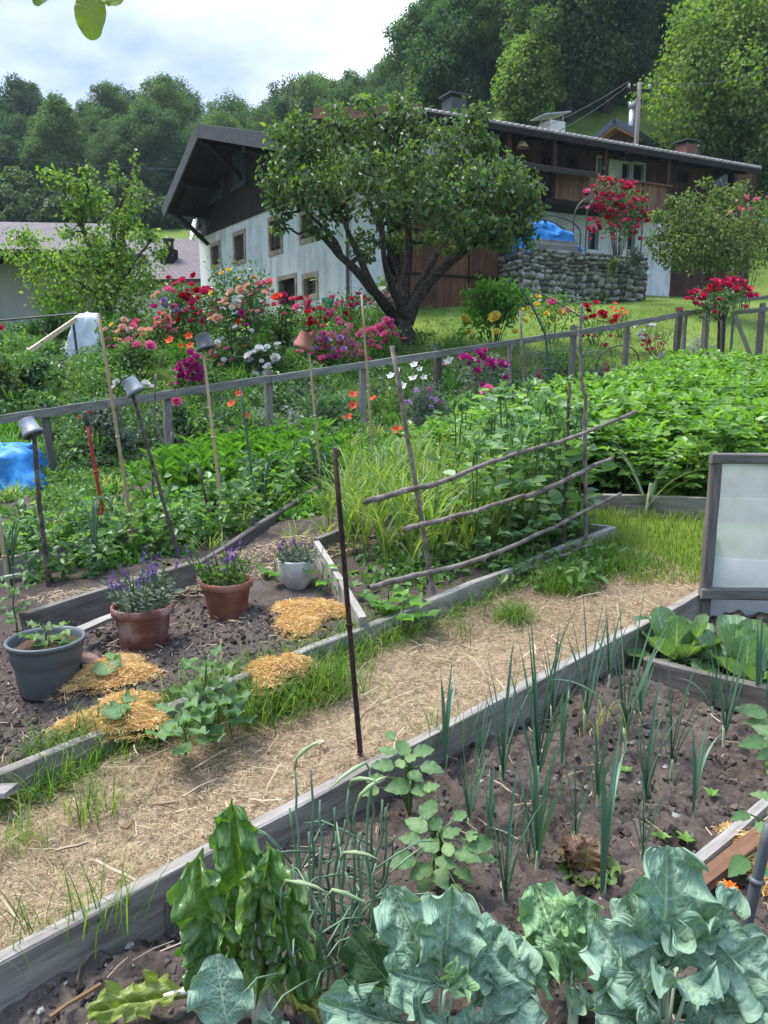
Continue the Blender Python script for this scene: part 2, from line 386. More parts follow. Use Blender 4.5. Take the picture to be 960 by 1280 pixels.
# ------------------------------------------------------------------ ground sheet
m_ = nm('meadow'); q = NT(m_[1]); ps = q.pos()
n1 = q.noise(ps, .35, 5, .6); n2 = q.noise(ps, 6.0, 4); n3 = q.noise(ps, 45.0, 3)
gcol = q.ramp(q.math('ADD', q.math('MULTIPLY', n1, .6), q.math('ADD', q.math('MULTIPLY', n2, .25), q.math('MULTIPLY', n3, .15))), [(.3, (.035, .065, .012)), (.45, (.085, .14, .024)), (.58, (.15, .2, .04)), (.72, (.2, .19, .06))])
q.L(q.bsdf(gcol, .95, .1, n3, .6, .02).outputs[0], m_[2].inputs[0]); MEADOW = m_[0]
def sheet():
    t = np.linspace(-1, 1, 241); xs = np.sinh(t*5.2)/np.sinh(5.2)*330
    t = np.linspace(-.42, 1, 261); ys = np.sinh(t*5.0)/np.sinh(5.0)*420 + 3
    X, Y = np.meshgrid(xs, ys); Z = hgt(X, Y) - .03
    a_, c_ = G(0, 1216)[:2], G(870, 752)[:2]; d_ = norm(c_-a_); nd = (X-a_[0])*d_[1]-(Y-a_[1])*d_[0]; Z = Z - .3*sstep(-.4, -.05, nd)*(1-sstep(5.3, 6.2, Y))*(1-sstep(4, 6, nd))
    b = M(); nx = len(xs); i = np.arange(len(ys)-1)[:, None]*nx + np.arange(nx-1)[None]
    F = np.stack([i, i+1, i+1+nx, i+nx], -1).reshape(-1, 4)
    b.add(np.stack([X, Y, Z], -1).reshape(-1, 3), F); solo('ground', b, MEADOW, kind='structure', smooth=True)
sheet()

# ------------------------------------------------------------------ building helpers
class Frame:
    def __init__(s, O, e1, out): s.O = np.asarray(O, float); s.e1 = norm(np.append(e1, 0)); s.o = norm(np.append(out, 0))
    def P(s, a, d, z): return s.O*[1, 1, 0] + s.e1*a + s.o*d + np.array([0, 0, z])
    def pix(s, px, py, d=0.0):
        p = on_plane(px, py, s.O + s.o*d, s.o); return float(np.dot(p-s.O, s.e1)), float(p[2])
def fb(b, F, s0, s1, d0, d1, z0, z1, grain='z', rnd=None, m=0):
    c = lambda a, d, z: F.P(a, d, z); r = rng.random() if rnd is None else rnd
    for quad, ax in (([(s0, d1, z0), (s1, d1, z0), (s1, d1, z1), (s0, d1, z1)], 0), ([(s1, d0, z0), (s0, d0, z0), (s0, d0, z1), (s1, d0, z1)], 0),
                     ([(s0, d0, z0), (s0, d1, z0), (s0, d1, z1), (s0, d0, z1)], 1), ([(s1, d1, z0), (s1, d0, z0), (s1, d0, z1), (s1, d1, z1)], 1),
                     ([(s0, d1, z1), (s1, d1, z1), (s1, d0, z1), (s0, d0, z1)], 2), ([(s0, d0, z0), (s1, d0, z0), (s1, d1, z0), (s0, d1, z0)], 2)):
        A = np.array(quad)
        if ax == 0: lu, lv = A[:, 0], A[:, 2]
        elif ax == 1: lu, lv = A[:, 1], A[:, 2]
        else: lu, lv = A[:, 1], A[:, 0]
        if grain == 's': lu, lv = lv, lu
        b.add([c(*x) for x in quad], [(0, 1, 2, 3)], r, lu, lv, m)
def holes(b, F, s0, s1, z0, z1, hs, dep=.22, d=0.0, grain='z', m=0, top=None):
    ss = sorted({s0, s1, *[h[0] for h in hs], *[h[1] for h in hs]}); zs = sorted({z0, z1, *[h[2] for h in hs], *[h[3] for h in hs]})
    def qd(pts, m=m):
        A = np.array(pts); lu, lv = (A[:, 0]+A[:, 1], A[:, 2]) if grain == 'z' else (A[:, 2], A[:, 0]+A[:, 1])
        b.add([F.P(*x) for x in pts], [(0, 1, 2, 3)], .5, lu, lv, m)
    for i in range(len(ss)-1):
        for j in range(len(zs)-1):
            cs, cz = (ss[i]+ss[i+1])/2, (zs[j]+zs[j+1])/2
            if any(h[0] < cs < h[1] and h[2] < cz < h[3] for h in hs): continue
            qd([(ss[i], d, zs[j]), (ss[i+1], d, zs[j]), (ss[i+1], d, zs[j+1]), (ss[i], d, zs[j+1])])
    for a, c, e, g in hs:
        qd([(a, d, e), (a, d-dep, e), (a, d-dep, g), (a, d, g)]); qd([(c, d, e), (c, d-dep, e), (c, d-dep, g), (c, d, g)])
        qd([(a, d, g), (c, d, g), (c, d-dep, g), (a, d-dep, g)]); qd([(a, d, e), (c, d, e), (c, d-dep, e), (a, d-dep, e)])

def plaster(name, c1, c2):
    m, t, o = nm(name); q = NT(t); p = q.pos()
    a = q.noise(p, 1.3, 5, .6); g = q.noise(p, 30.0, 4, .6)
    w = q.n('ShaderNodeMapping'); w.inputs['Scale'].default_value = (3.0, 3.0, .25); q.L(p, w.inputs[0]); st = q.noise(w.outputs[0], 1.0, 4)
    c = q.ramp(q.math('ADD', q.math('MULTIPLY', a, .5), q.math('MULTIPLY', st, .5)), [(.34, c2), (.55, c1)])
    q.L(q.bsdf(c, .9, .15, g, .25, .006).outputs[0], o.inputs[0]); return m
PLASTER = plaster('white_plaster', (.62, .625, .615), (.36, .37, .365))
GREYPL = plaster('grey_render', (.40, .38, .35), (.25, .24, .22))
CREAM = plaster('cream_plaster', (.62, .58, .50), (.45, .41, .35))
DARKW = wood('dark_boards', [(.006, .004, .004), (.016, .010, .009), (.028, .019, .016)], plank=.22)
DARKB = wood('dark_beam', [(.007, .005, .004), (.018, .011, .009)])
BARGE = wood('grey_barge_board', [(.035, .035, .04), (.085, .085, .095)])
BROWNW = wood('brown_boards', [(.028, .011, .006), (.062, .025, .014), (.095, .042, .024)], plank=.2)
BARNW = wood('barn_boards', [(.045, .017, .008), (.10, .042, .021), (.15, .07, .038)], plank=.24)
BALCW = wood('balcony_boards', [(.08, .034, .018), (.16, .078, .045), (.23, .125, .08)], plank=.12, gap=.1)
SHUT = wood('brown_shutter', [(.028, .016, .013), (.06, .038, .032)], plank=.16)
SHUTG = wood('slate_shutter', [(.03, .036, .045), (.055, .064, .08)], plank=.18)
STONEF = plain('sandstone', [(.20, .135, .10), (.33, .25, .19), (.42, .34, .27)], 5.0, .9, .15, .4)
GLASSD = plain('dark_glass', [(.012, .014, .016)], 3, .08, .6, 0)
TILE = None
def tilemat(name, cols, sx, sy):
    m, t, o = nm(name); q = NT(t); lu, lv = q.attr('lu'), q.attr('lv')
    br = q.n('ShaderNodeTexBrick'); br.inputs['Scale'].default_value = 1.0; br.inputs['Brick Width'].default_value = sx; br.inputs['Row Height'].default_value = sy
    br.inputs['Mortar Size'].default_value = .018; br.inputs['Color1'].default_value = cols[0]+(1,); br.inputs['Color2'].default_value = cols[1]+(1,); br.inputs['Mortar'].default_value = tuple(x*.25 for x in cols[0])+(1,)
    q.L(q.vec(lu, lv), br.inputs['Vector'])
    c = q.mix(q.math('MULTIPLY', q.noise(q.pos(), 1.2, 6), .8), br.outputs['Color'], tuple(x*.55 for x in cols[1]))
    fr = q.math('FRACT', q.math('DIVIDE', lv, sy))
    q.L(q.bsdf(c, .8, .25, q.math('SUBTRACT', 1.0, fr), .5, .03).outputs[0], o.inputs[0]); return m
TILEP = tilemat('old_purple_tiles', ((.135, .108, .108), (.19, .155, .152)), .25, .18)
TILED = tilemat('dark_tiles', ((.10, .085, .08), (.16, .135, .125)), .25, .18)
METALD = plain('dark_metal', [(.03, .03, .032), (.06, .058, .055)], 20, .5, .5, .1)
METALG = plain('grey_metal', [(.30, .31, .32), (.42, .43, .44)], 12, .4, .5, .1, metal=.6)
def slab(b, quad, th, lus=None):
    """sloping roof sheet: quad of 4 points counter-clockwise from above, th thick downwards; lu along the eave, lv up the slope"""
    A = np.array(quad, float); n = norm(np.cross(A[1]-A[0], A[3]-A[0])); n = n if n[2] > 0 else -n
    B = A - n*th; e = norm(A[1]-A[0]); s_ = norm(np.cross(n, e)); V = np.concatenate([A, B]); lu = (V-A[0])@e; lv = (V-A[0])@s_
    b.add(V, [(0, 1, 2, 3), (7, 6, 5, 4), (0, 4, 5, 1), (1, 5, 6, 2), (2, 6, 7, 3), (3, 7, 4, 0)], .5, lu, lv)

# ------------------------------------------------------------------ white house
def white_house():
    O = at(440, 385, 22.0); O[2] = 0
    e1 = np.array([-.642, 1.0]); out = np.array([-1.0, -.642])
    F = Frame(O, e1, out); W = F.pix(250, 330)[0]; zb = 1.6; zw = 6.8
    t = thing('white_house', 'white farmhouse with dark boarded gable and closed shutters behind the rose beds', 'house', F.P(W/2, -2.5, zb))
    ax = F.pix(248, 156, 1.6); tip = F.pix(205, 259, 1.6); re = F.pix(436, 181, 1.6)
    sr, zr = ax; ov = 1.6; back = -3.2
    def roofz(s): return zr - .42 - (s-sr)*(zr-tip[1])/(tip[0]-sr) if s > sr else zr - .42 - (sr-s)*(zr-re[1])/(sr-re[0])
    def rect(x0, x1, y0, y1):
        xc, yc = (x0+x1)/2, (y0+y1)/2
        return (F.pix(x1, yc)[0], F.pix(x0, yc)[0], F.pix(xc, y1)[1], F.pix(xc, y0)[1])
    win = [rect(263.5, 276, 302, 336), rect(292, 307.5, 288, 331), rect(335.8, 353.6, 269, 319), rect(374.5, 394.8, 260, 304)]
    small = rect(378, 398, 341, 375); door = rect(349.5, 369.5, 349, 405)
    hs = win + [small, door]
    b = M(); holes(b, F, 0, W, zb, zw, hs, .25)
    L = 1.15
    Fs = Frame(F.P(0, 0, 0), -F.o[:2], -F.e1[:2]); holes(b, Fs, 0, L, zb, 6.9, [], .1)
    Fl = Frame(F.P(W, 0, 0), -F.o[:2], F.e1[:2]); holes(b, Fl, 0, L, zb, 6.9, [], .1)
    w = part('wall', b, PLASTER, t)
    b = M()      # boarded gable, 6 cm proud of the plaster
    pts = [(0, zw-.12), (W, zw-.12), (W, roofz(W)), (sr, roofz(sr)), (0, roofz(0))]
    b.add([F.P(s, .08, z) for s, z in pts], [tuple(range(5))], .4, [p[0] for p in pts], [p[1] for p in pts])
    b.add([F.P(0, .08, zw-.12), F.P(W, .08, zw-.12), F.P(W, -.02, zw-.12), F.P(0, -.02, zw-.12)], [(0, 1, 2, 3)], .4)
    part('gable_boarding', b, DARKW, t)
    for k, (a, c, e, g) in enumerate(win+[small]):
        b = M(); fw = .13
        for q4 in ((a, a+fw, e, g), (c-fw, c, e, g), (a+fw, c-fw, g-fw*1.15, g), (a+fw, c-fw, e, e+fw*1.15)): fb(b, F, q4[0], q4[1], -.2, .03, q4[2], q4[3])
        wf = part('window', b, STONEF, t)
        if k < 4:
            b = M(); mid = (a+c)/2
            for s0, s1 in ((a+fw, mid-.015), (mid+.015, c-fw)):
                fb(b, F, s0, s1, -.10, -.05, e+fw*1.15, g-fw*1.15)
                for zz_ in (.2, .78): fb(b, F, s0+.02, s1-.02, -.052, -.02, e+(g-e)*zz_, e+(g-e)*zz_+.09, 's')
            part('shutter', b, SHUT, wf)
        else:
            b = M(); fb(b, F, a+fw, c-fw, -.14, -.12, e+.2, g-.2); part('pane', b, GLASSD, wf)
            b = M()
            for q_ in range(3): tube(b, [F.P(a+fw+(c-a-2*fw)*(q_+1)/4, -.08, e+.2), F.P(a+fw+(c-a-2*fw)*(q_+1)/4, -.08, g-.2)], .012, 6)
            for q_ in range(2): tube(b, [F.P(a+fw, -.07, e+.2+(g-e-.4)*(q_+1)/3), F.P(c-fw, -.07, e+.2+(g-e-.4)*(q_+1)/3)], .012, 6)
            part('window_bars', b, METALD, wf)
    a, c, e, g = door; b = M(); fb(b, F, a, c, -.25, -.2, e, g); d_ = part('door', b, DARKW, t)
    b = M(); fb(b, F, a-.12, a, -.2, .025, e, g+.14); fb(b, F, c, c+.12, -.2, .025, e, g+.14); fb(b, F, a, c, -.2, .025, g, g+.14); part('door_frame', b, STONEF, d_)
    for rr in (rect(266.5, 283, 210, 247), rect(295.6, 311.5, 184, 232)):
        a, c, e, g = rr; b = M(); mid = (a+c)/2
        for s0, s1 in ((a, mid-.02), (mid+.02, c)):
            fb(b, F, s0, s1, .08, .15, e, g)
            for zz_ in (.12, .8): fb(b, F, s0+.02, s1-.02, .15, .18, e+(g-e)*zz_, e+(g-e)*zz_+.1, 's')
        fb(b, F, a-.1, c+.1, .08, .22, e-.12, e, 's'); part('gable_shutter', b, SHUTG, t)
    # roof: two slabs with deep overhang, barge boards, soffit rafters, struts
    b = M()
    A = lambda s, d: F.P(s, d, roofz(s)+.30)
    tl, rl = tip[0]+.02, -1.3
    def Rz(s, d, z): return F.P(s, d, z)
    zt = lambda s: roofz(s)+.42
    slab(b, [F.P(sr, ov, zt(sr)), F.P(sr, back, zt(sr)), F.P(tl, back, zt(tl)), F.P(tl, ov, zt(tl))][::-1], .14)
    slab(b, [F.P(rl, ov, zt(rl)), F.P(rl, back, zt(rl)), F.P(sr, back, zt(sr)), F.P(sr, ov, zt(sr))], .14)
    rf = part('roof', b, TILED, t)
    b = M()
    for s0, s1 in ((sr, tl), (sr, rl)):
        beam(b, F.P(s0, ov+.03, zt(s0)-.18), F.P(s1, ov+.03, zt(s1)-.18), .06, .42, up=(0, 0, 1), seg=4)
    part('barge_board', b, BARGE, rf)
    b = M()
    for d in (1.2, .5, -.2):
        for s0, s1 in ((sr, tl-.1), (sr, rl)): beam(b, F.P(s0, d, zt(s0)-.29), F.P(s1, d, zt(s1)-.29), .14, .18)
    for s in (sr, min(W, tl)-.5, (min(W, tl)+sr)/2, sr*.5, .1): beam(b, F.P(s, -.1, zt(s)-.45), F.P(s, ov-.05, zt(s)-.45), .2, .24)
    for s in (min(W, tl)-.5, sr, .6): beam(b, F.P(s, .1, zt(s)-1.5), F.P(s, ov-.3, zt(s)-.5), .14, .14)
    part('roof_beam', b, DARKB, rf)
    b = M(); zs_ = lambda s: zt(s)-.165
    slab(b, [F.P(sr, ov-.02, zs_(sr)), F.P(sr, back, zs_(sr)), F.P(tl, back, zs_(tl)), F.P(tl, ov-.02, zs_(tl))][::-1], .03); slab(b, [F.P(rl, ov-.02, zs_(rl)), F.P(rl, back, zs_(rl)), F.P(sr, back, zs_(sr)), F.P(sr, ov-.02, zs_(sr))], .03); part('soffit', b, DARKB, rf)
    b = M(); tube(b, [F.P(.05, .1, 6.7), F.P(.05, .1, zb+.3)], .05, 8); part('downpipe', b, METALD, t)
    # satellite dish on the far corner
    b = M(); c0 = on_plane(242.5, 285, F.O+F.o*.5, F.o)
    ax_ = norm([-.9, -.42, .25]); prof = [(.02, -.13), (.2, -.11), (.36, -.06), (.5, .02), (.5, .035), (.36, -.04), (.2, -.09), (.01, -.115)]
    lathe(b, prof, c0, 28, ax_); d = part('satellite_dish', b, plain('dish_white', [(.72, .73, .72), (.8, .8, .79)], 6, .5), t, True)
    b = M(); tube(b, [c0-ax_*.12, c0-ax_*.3, F.P(W, .02, c0[2]-.2)], .03, 6); tube(b, [c0-np.array([0, 0, .48]), c0+ax_*.5], .015, 6); part('dish_arm', b, METALG, d)
    return F, W
WF, WW = white_house()

# ------------------------------------------------------------------ long brown farmhouse on the right
def brown_house():
    a0, _ = ray(635, 155); e1 = np.array([1.957, 1.0]); out = np.array([1.0, -1.957]); Y0 = 27.0
    E0 = np.array([a0*Y0, Y0, 0]); on = norm(np.append(out, 0)); OV = 1.3
    F = Frame(E0 - on*OV, e1, out)                                   # facade plane d=0, eave d=OV
    s_l, z_l = F.pix(532, 138, OV); s_r, z_r = F.pix(948, 213, OV); _, z_m = F.pix(635, 156, OV)
    ze = (z_l+z_r+z_m)/3
    t = thing('brown_farmhouse', 'long dark brown timber farmhouse with balcony above the stone terrace wall', 'house', F.P((s_l+s_r)/2, -4, 3.0))
    zb = 2.4
    s_w = F.pix(622, 250)[0]; zfl = F.pix(765, 259, 1.15)[1]          # balcony floor height
    sb0, sb1 = F.pix(690, 230, 1.15)[0], F.pix(838, 232, 1.15)[0]
    zrail = F.pix(830, 231, 1.15)[1]; s0 = F.pix(533, 200)[0]; s1 = F.pix(944, 240)[0]
    def rect(x0, x1, y0, y1, d=0.0):
        xc, yc = (x0+x1)/2, (y0+y1)/2
        return (F.pix(x0, yc, d)[0], F.pix(x1, yc, d)[0], F.pix(xc, y1, d)[1], F.pix(xc, y0, d)[1])
    b = M(); lo = [rect(665, 676, 280, 294), rect(732, 750, 284, 312), rect(782, 796, 274, 312)]
    lo = [h for h in lo]
    holes(b, F, s0, s_w, zb, ze+.5, [], .2)
    sA, sB = F.pix(652, 280)[0], F.pix(842, 280)[0]
    holes(b, F, sA, sB, zb, zfl-.1, lo, .3); part('wall', b, PLASTER, t)
    for k, h in enumerate(lo):
        b = M(); fw = .09
        for q4 in ((h[0], h[0]+fw, h[2], h[3]), (h[1]-fw, h[1], h[2], h[3]), (h[0], h[1], h[3]-fw, h[3])): fb(b, F, q4[0], q4[1], -.2, .03, q4[2], q4[3])
        wf = part('window' if k < 2 else 'door', b, STONEF if k == 0 else plain('painted_frame', [(.55, .55, .52), (.62, .62, .6)], 5), t)
        b = M(); fb(b, F, h[0]+fw, h[1]-fw, -.2, -.18, h[2], h[3]-fw); part('pane', b, GLASSD if k < 2 else DARKW, wf)
    b = M()
    up = [rect(676, 692, 190, 218), rect(708, 722, 196, 216), rect(744.5, 753, 195, 221), rect(775, 788, 202, 226), rect(789, 806, 203, 229), rect(846, 860, 214, 230), rect(888, 918, 212, 236)]
    holes(b, F, s_w, s1, zfl-.1, ze+.5, up, .2); holes(b, F, s_w, sA, zb, zfl-.1, [], .2); holes(b, F, sB, s1, zb, zfl-.1, [rect(850, 870, 262, 300)], .2)
    holes(b, Frame(F.P(s1, 0, 0), -F.o[:2], F.e1[:2]), 0, 8, zb, ze+.1, [], .1)
    part('timber_wall', b, BROWNW, t)
    GREENP = plain('pale_green_paint', [(.42, .44, .36), (.5, .52, .44)], 6, .7)
    for k, h in enumerate(up):
        fw = .07; b = M(); lightf = k in (2, 3, 4)
        for q4 in ((h[0], h[0]+fw, h[2], h[3]), (h[1]-fw, h[1], h[2], h[3]), (h[0]+fw, h[1]-fw, h[3]-fw, h[3]), (h[0]+fw, h[1]-fw, h[2], h[2]+fw)): fb(b, F, q4[0], q4[1], -.12, .04, q4[2], q4[3])
        wf = part('window', b, GREENP if lightf else DARKB, t)
        b = M(); fb(b, F, h[0]+fw, h[1]-fw, -.14, -.12, h[2]+fw, h[3]-fw); part('pane', b, GLASSD, wf)
    h = rect(760, 774, 200, 232); b = M(); fb(b, F, h[0], h[1], 0.0, .05, h[2], h[3]); part('panelled_door', b, GREENP, t)
    # barn doors below the white end
    DB = 3.3; h = (F.pix(512, 330, DB)[0], F.pix(652, 330, DB)[0], zb, F.pix(620, 262, DB)[1]); b = M(); mid = (h[0]+h[1])/2
    fb(b, F, h[0]-.3, h[1]+.02, .03, DB-.02, h[2], h[3]+.3); part('barn_front', b, BROWNW, t)
    b = M(); slab(b, [F.P(h[0]-.6, DB+.5, h[3]+.25), F.P(h[1]+.3, DB+.5, h[3]+.25), F.P(h[1]+.3, .05, h[3]+1.0), F.P(h[0]-.6, .05, h[3]+1.0)], .14); part('barn_roof', b, TILED, t); b = M()
    fb(b, F, h[0], mid-.03, DB, DB+.06, h[2], h[3]); fb(b, F, mid+.03, h[1], DB, DB+.06, h[2], h[3])
    bd_ = part('barn_door', b, BARNW, t); b = M()
    for s in (h[0]-.1, mid, h[1]-.08): beam(b, F.P(s, DB+.09, h[2]), F.P(s, DB+.09, h[3]+.1), .16, .12)
    for z in (h[2]+1.9, h[2]+3.1): beam(b, F.P(h[0], DB+.09, z), F.P(h[1], DB+.09, z), .04, .06)
    part('door_rail', b, DARKB, bd_)
    # balcony
    b = M(); fb(b, F, sb0-.3, sb1, 0.02, 1.2, zfl-.12, zfl+.03, 's'); bal = part('balcony', b, DARKB, t)
    for i, (x0, x1) in enumerate(((693, 757), (758, 803), (803, 838))):
        sa, sc = F.pix(x0, 240, 1.15)[0], F.pix(x1, 240, 1.15)[0]; b = M(); fb(b, F, sa+.04, sc-.04, 1.12, 1.16, zfl+.05, zrail-.06); part('balustrade', b, BALCW, bal)
    b = M(); fb(b, F, sb0-.9, sb1+.05, 1.06, 1.24, zrail-.07, zrail, 's'); fb(b, F, sb1-.05, sb1+.05, .05, 1.2, zrail-.07, zrail, 's'); fb(b, F, sb1-.03, sb1+.02, .05, 1.12, zfl+.05, zrail-.07); part('handrail', b, BALCW, bal)
    for x in (636, 693, 757, 836):
        s = F.pix(x, 220, 1.15)[0]; b = M(); beam(b, F.P(s, 1.08, (zfl if x > 650 else zb)), F.P(s, 1.08, ze-.1), .16, .16, up=tuple(F.e1)); part('post', b, BROWNW, bal)
    b = M(); slab(b, [F.P(F.pix(648, 215, 1.7)[0], 1.75, zrail-.12), F.P(F.pix(752, 222, 1.7)[0], 1.75, zrail-.12), F.P(F.pix(752, 222, 1.7)[0], 1.0, zrail+.12), F.P(F.pix(648, 215, 1.7)[0], 1.0, zrail+.12)], .16)
    part('awning_roof', b, TILED, t)
    # roof
    b = M(); sl_ = math.tan(R(15)); dp = 7.5; r0, r1 = s_l-.1, s_r+.1
    slab(b, [F.P(r0, OV, ze), F.P(r1, OV, ze), F.P(r1, -dp, ze+sl_*(dp+OV)), F.P(r0, -dp, ze+sl_*(dp+OV))], .16); rf = part('roof', b, TILED, t)
    b = M(); slab(b, [F.P(r0, -dp, ze+sl_*(dp+OV)), F.P(r1, -dp, ze+sl_*(dp+OV)), F.P(r1, -2*dp, ze+sl_*OV), F.P(r0, -2*dp, ze+sl_*OV)], .16); part('rear_slope', b, TILED, rf)
    b = M()
    for s in np.arange(r0, r1, .24): tube(b, [F.P(s, OV+.05, ze+.03), F.P(s, OV-.5, ze+.03+.55*sl_)], [.075, .075], 6, rnd=rng.random())
    part('eaves_tile', b, plain('pale_tile_ends', [(.22, .18, .16), (.42, .38, .35)], 9, .8), rf, True)
    b = M(); beam(b, F.P(r0, OV+.02, ze-.1), F.P(r1, OV+.02, ze-.1), .04, .2, seg=6)
    for s in np.arange(r0+.3, r1, .9): beam(b, F.P(s, OV-.05, ze-.19), F.P(s, -.1, ze-.19+sl_*OV), .12, .15)
    part('rafter', b, DARKB, rf)
    b = M(); beam(b, F.P(r0-.02, OV+.05, ze-.05), F.P(r0-.02, -dp, ze-.05+sl_*(dp+OV)), .05, .4); part('barge_board', b, BARNW, rf)
    # chimneys
    for (px, y0, y1, d, w, mt, nme) in ((568, 122, 146, -4.5, .7, METALD, 'chimney'), (690, 150, 178, -5.0, .8, CREAM, 'chimney'), (858, 178, 205, -5.0, .7, plain('brick_red', [(.14, .06, .045), (.22, .10, .075)], 14, .9), 'chimney')):
        s, z1 = F.pix(px, y0+4, d); b = M(); zb_ = ze + sl_*(OV-d) - .4
        fb(b, F, s-w/2, s+w/2, d-w/2, d+w/2, zb_, z1); c = part(nme, b, mt, rf)
        b = M(); fb(b, F, s-w*.65, s+w*.65, d-w*.65, d+w*.65, z1+.12, z1+.18) if px != 690 else slab(b, [F.P(s-.8, d+.5, z1+.15), F.P(s+.6, d+.5, z1+.45), F.P(s+.6, d-.5, z1+.45), F.P(s-.8, d-.5, z1+.15)], .05)
        for i in (-1, 1):
            for j in (-1, 1): tube(b, [F.P(s+i*w*.4, d+j*w*.4, z1-.01), F.P(s+i*w*.4, d+j*w*.4, z1+(.16 if px != 690 else .25))], .03, 6)
        part('chimney_cap', b, METALG if px == 690 else METALD, c)
    s, z1 = F.pix(872, 186, -5.5); b = M(); tube(b, [F.P(s, -5.5, ze+.8), F.P(s, -5.5, z1)], .11, 10); lathe(b, [(.01, .2), (.18, .08), (.18, .04), (.11, 0)], F.P(s, -5.5, z1), 12); part('flue_pipe', b, METALD, rf)
    b = M(); lathe(b, [(.01, .1), (.1, .08), (.2, -.08), (.22, -.12), (.18, -.1)], F.P(F.pix(653, 180, .9)[0], .9, F.pix(653, 180, .9)[1]), 14); part('lantern', b, plain('lamp_cream', [(.5, .35, .2)], 4), t, True)
    return F, zfl, ze
BF, BZ, BE = brown_house()

def stone_terrace():
    P0 = at(655, 345, 23.4); F = Frame(P0, np.array([1.957, 1.0]), np.array([1.0, -1.957])); W = F.pix(806, 345)[0]
    zt = (F.pix(660, 315)[1]+F.pix(800, 322)[1])/2; zb = min(F.pix(660, 378)[1], F.pix(800, 378)[1]) - .5
    t = thing('terrace_wall', 'rubble stone retaining wall of the terrace under the balcony', 'wall', F.P(W/2, 0, zb))
    b = M()
    def stones(Fr, L):
        z = zb
        while z < zt-.05:
            h = .10 + .12*rng.random(); s = -.1*rng.random()
            while s < L:
                w = .11 + .26*rng.random()**1.5; s2 = min(s+w, L+.02)
                n = 5; g = np.linspace(-1, 1, n); U, Vv = np.meshgrid(g, g); bul = (1-np.abs(U)**6)*(1-np.abs(Vv)**6)
                dd = .02 + bul*(.04+.10*rng.random()) + rng.normal(0, .014, U.shape)
                sc_ = (s+s2)/2 + U*(s2-s)/2*(.93) + rng.normal(0, .008, U.shape); zc = z+h/2 + Vv*h/2*.92 + rng.normal(0, .012, U.shape) + .09*fbm(np.full(U.shape, s)*1.1+(U*(s2-s)*.55), np.full(U.shape, z)*.8, 12, 3) + rng.normal(0, .014)
                Pv = np.stack([Fr.P(a_, d_, z_) for a_, d_, z_ in zip(sc_.ravel(), dd.ravel(), np.minimum(zc, zt+.05).ravel())])
                ii = (np.arange(n-1)[:, None]*n + np.arange(n-1)[None]).ravel()
                b.add(Pv, np.stack([ii, ii+1, ii+1+n, ii+n], -1), rng.random()); s = s2
            z += h
    stones(F, W); stones(Frame(F.P(W, 0, 0), -F.o[:2], F.e1[:2]), 3.5); stones(Frame(F.P(0, -3.5, 0), F.o[:2], -F.e1[:2]), 3.5)
    part('stones', b, plain('rubble_stone', [(.085, .085, .07), (.19, .18, .16), (.34, .32, .285), (.26, .25, .20)], 5, .9, .15, .5, .02, rv=.55), t, True)
    b = M(); fb(b, F, 0, W, -3.9, -.01, zb, zt-.06); part('core', b, plain('mortar', [(.07, .065, .06), (.12, .11, .10)], 8, .95), t)
    # white plastic-wrapped plinth and railing on the terrace are separate things
    return F, W, zt
TF, TW, TZ = stone_terrace()

# ------------------------------------------------------------------ barn and low roofs at the left
def left_barn():
    # wall runs away to the left-far; grey render with tiled roof
    F = Frame(at(112, 420, 19.5), np.array([-.95, -.10]), np.array([.25, -1.0])); W = 9.0
    z0 = 1.0; ze = F.pix(30, 322)[1]
    t = thing('rendered_barn', 'old grey rendered barn with a purple tiled roof beside the fruit tree', 'barn', F.P(W/2, -3, z0))
    b = M(); holes(b, F, 0, W, z0, ze, [], .2); holes(b, Frame(F.P(0, 0, 0), -F.o[:2], -F.e1[:2]), 0, 7, z0, ze, []); part('wall', b, GREYPL, t)
    b = M(); ov = .9; zc = F.pix(30, 310, ov)[1]; zr = F.pix(40, 276, -3.6)[1]
    slab(b, [F.P(-.7, ov, zc), F.P(W, ov, zc), F.P(W, -3.6, zr), F.P(-.7, -3.6, zr)], .15)
    slab(b, [F.P(-.7, -3.6, zr), F.P(W, -3.6, zr), F.P(W, -8, zc), F.P(-.7, -8, zc)], .15); rf = part('roof', b, TILEP, t)
    b = M(); beam(b, F.P(-.7, ov, zc-.16), F.P(W, ov, zc-.16), .08, .2)
    for s in np.arange(-.6, W, .8): beam(b, F.P(s, ov-.05, zc-.26), F.P(s, -.1, zc-.26+(zr-zc)/(3.6+ov)*ov), .12, .14)
    part('eaves', b, DARKB, rf)
left_barn()
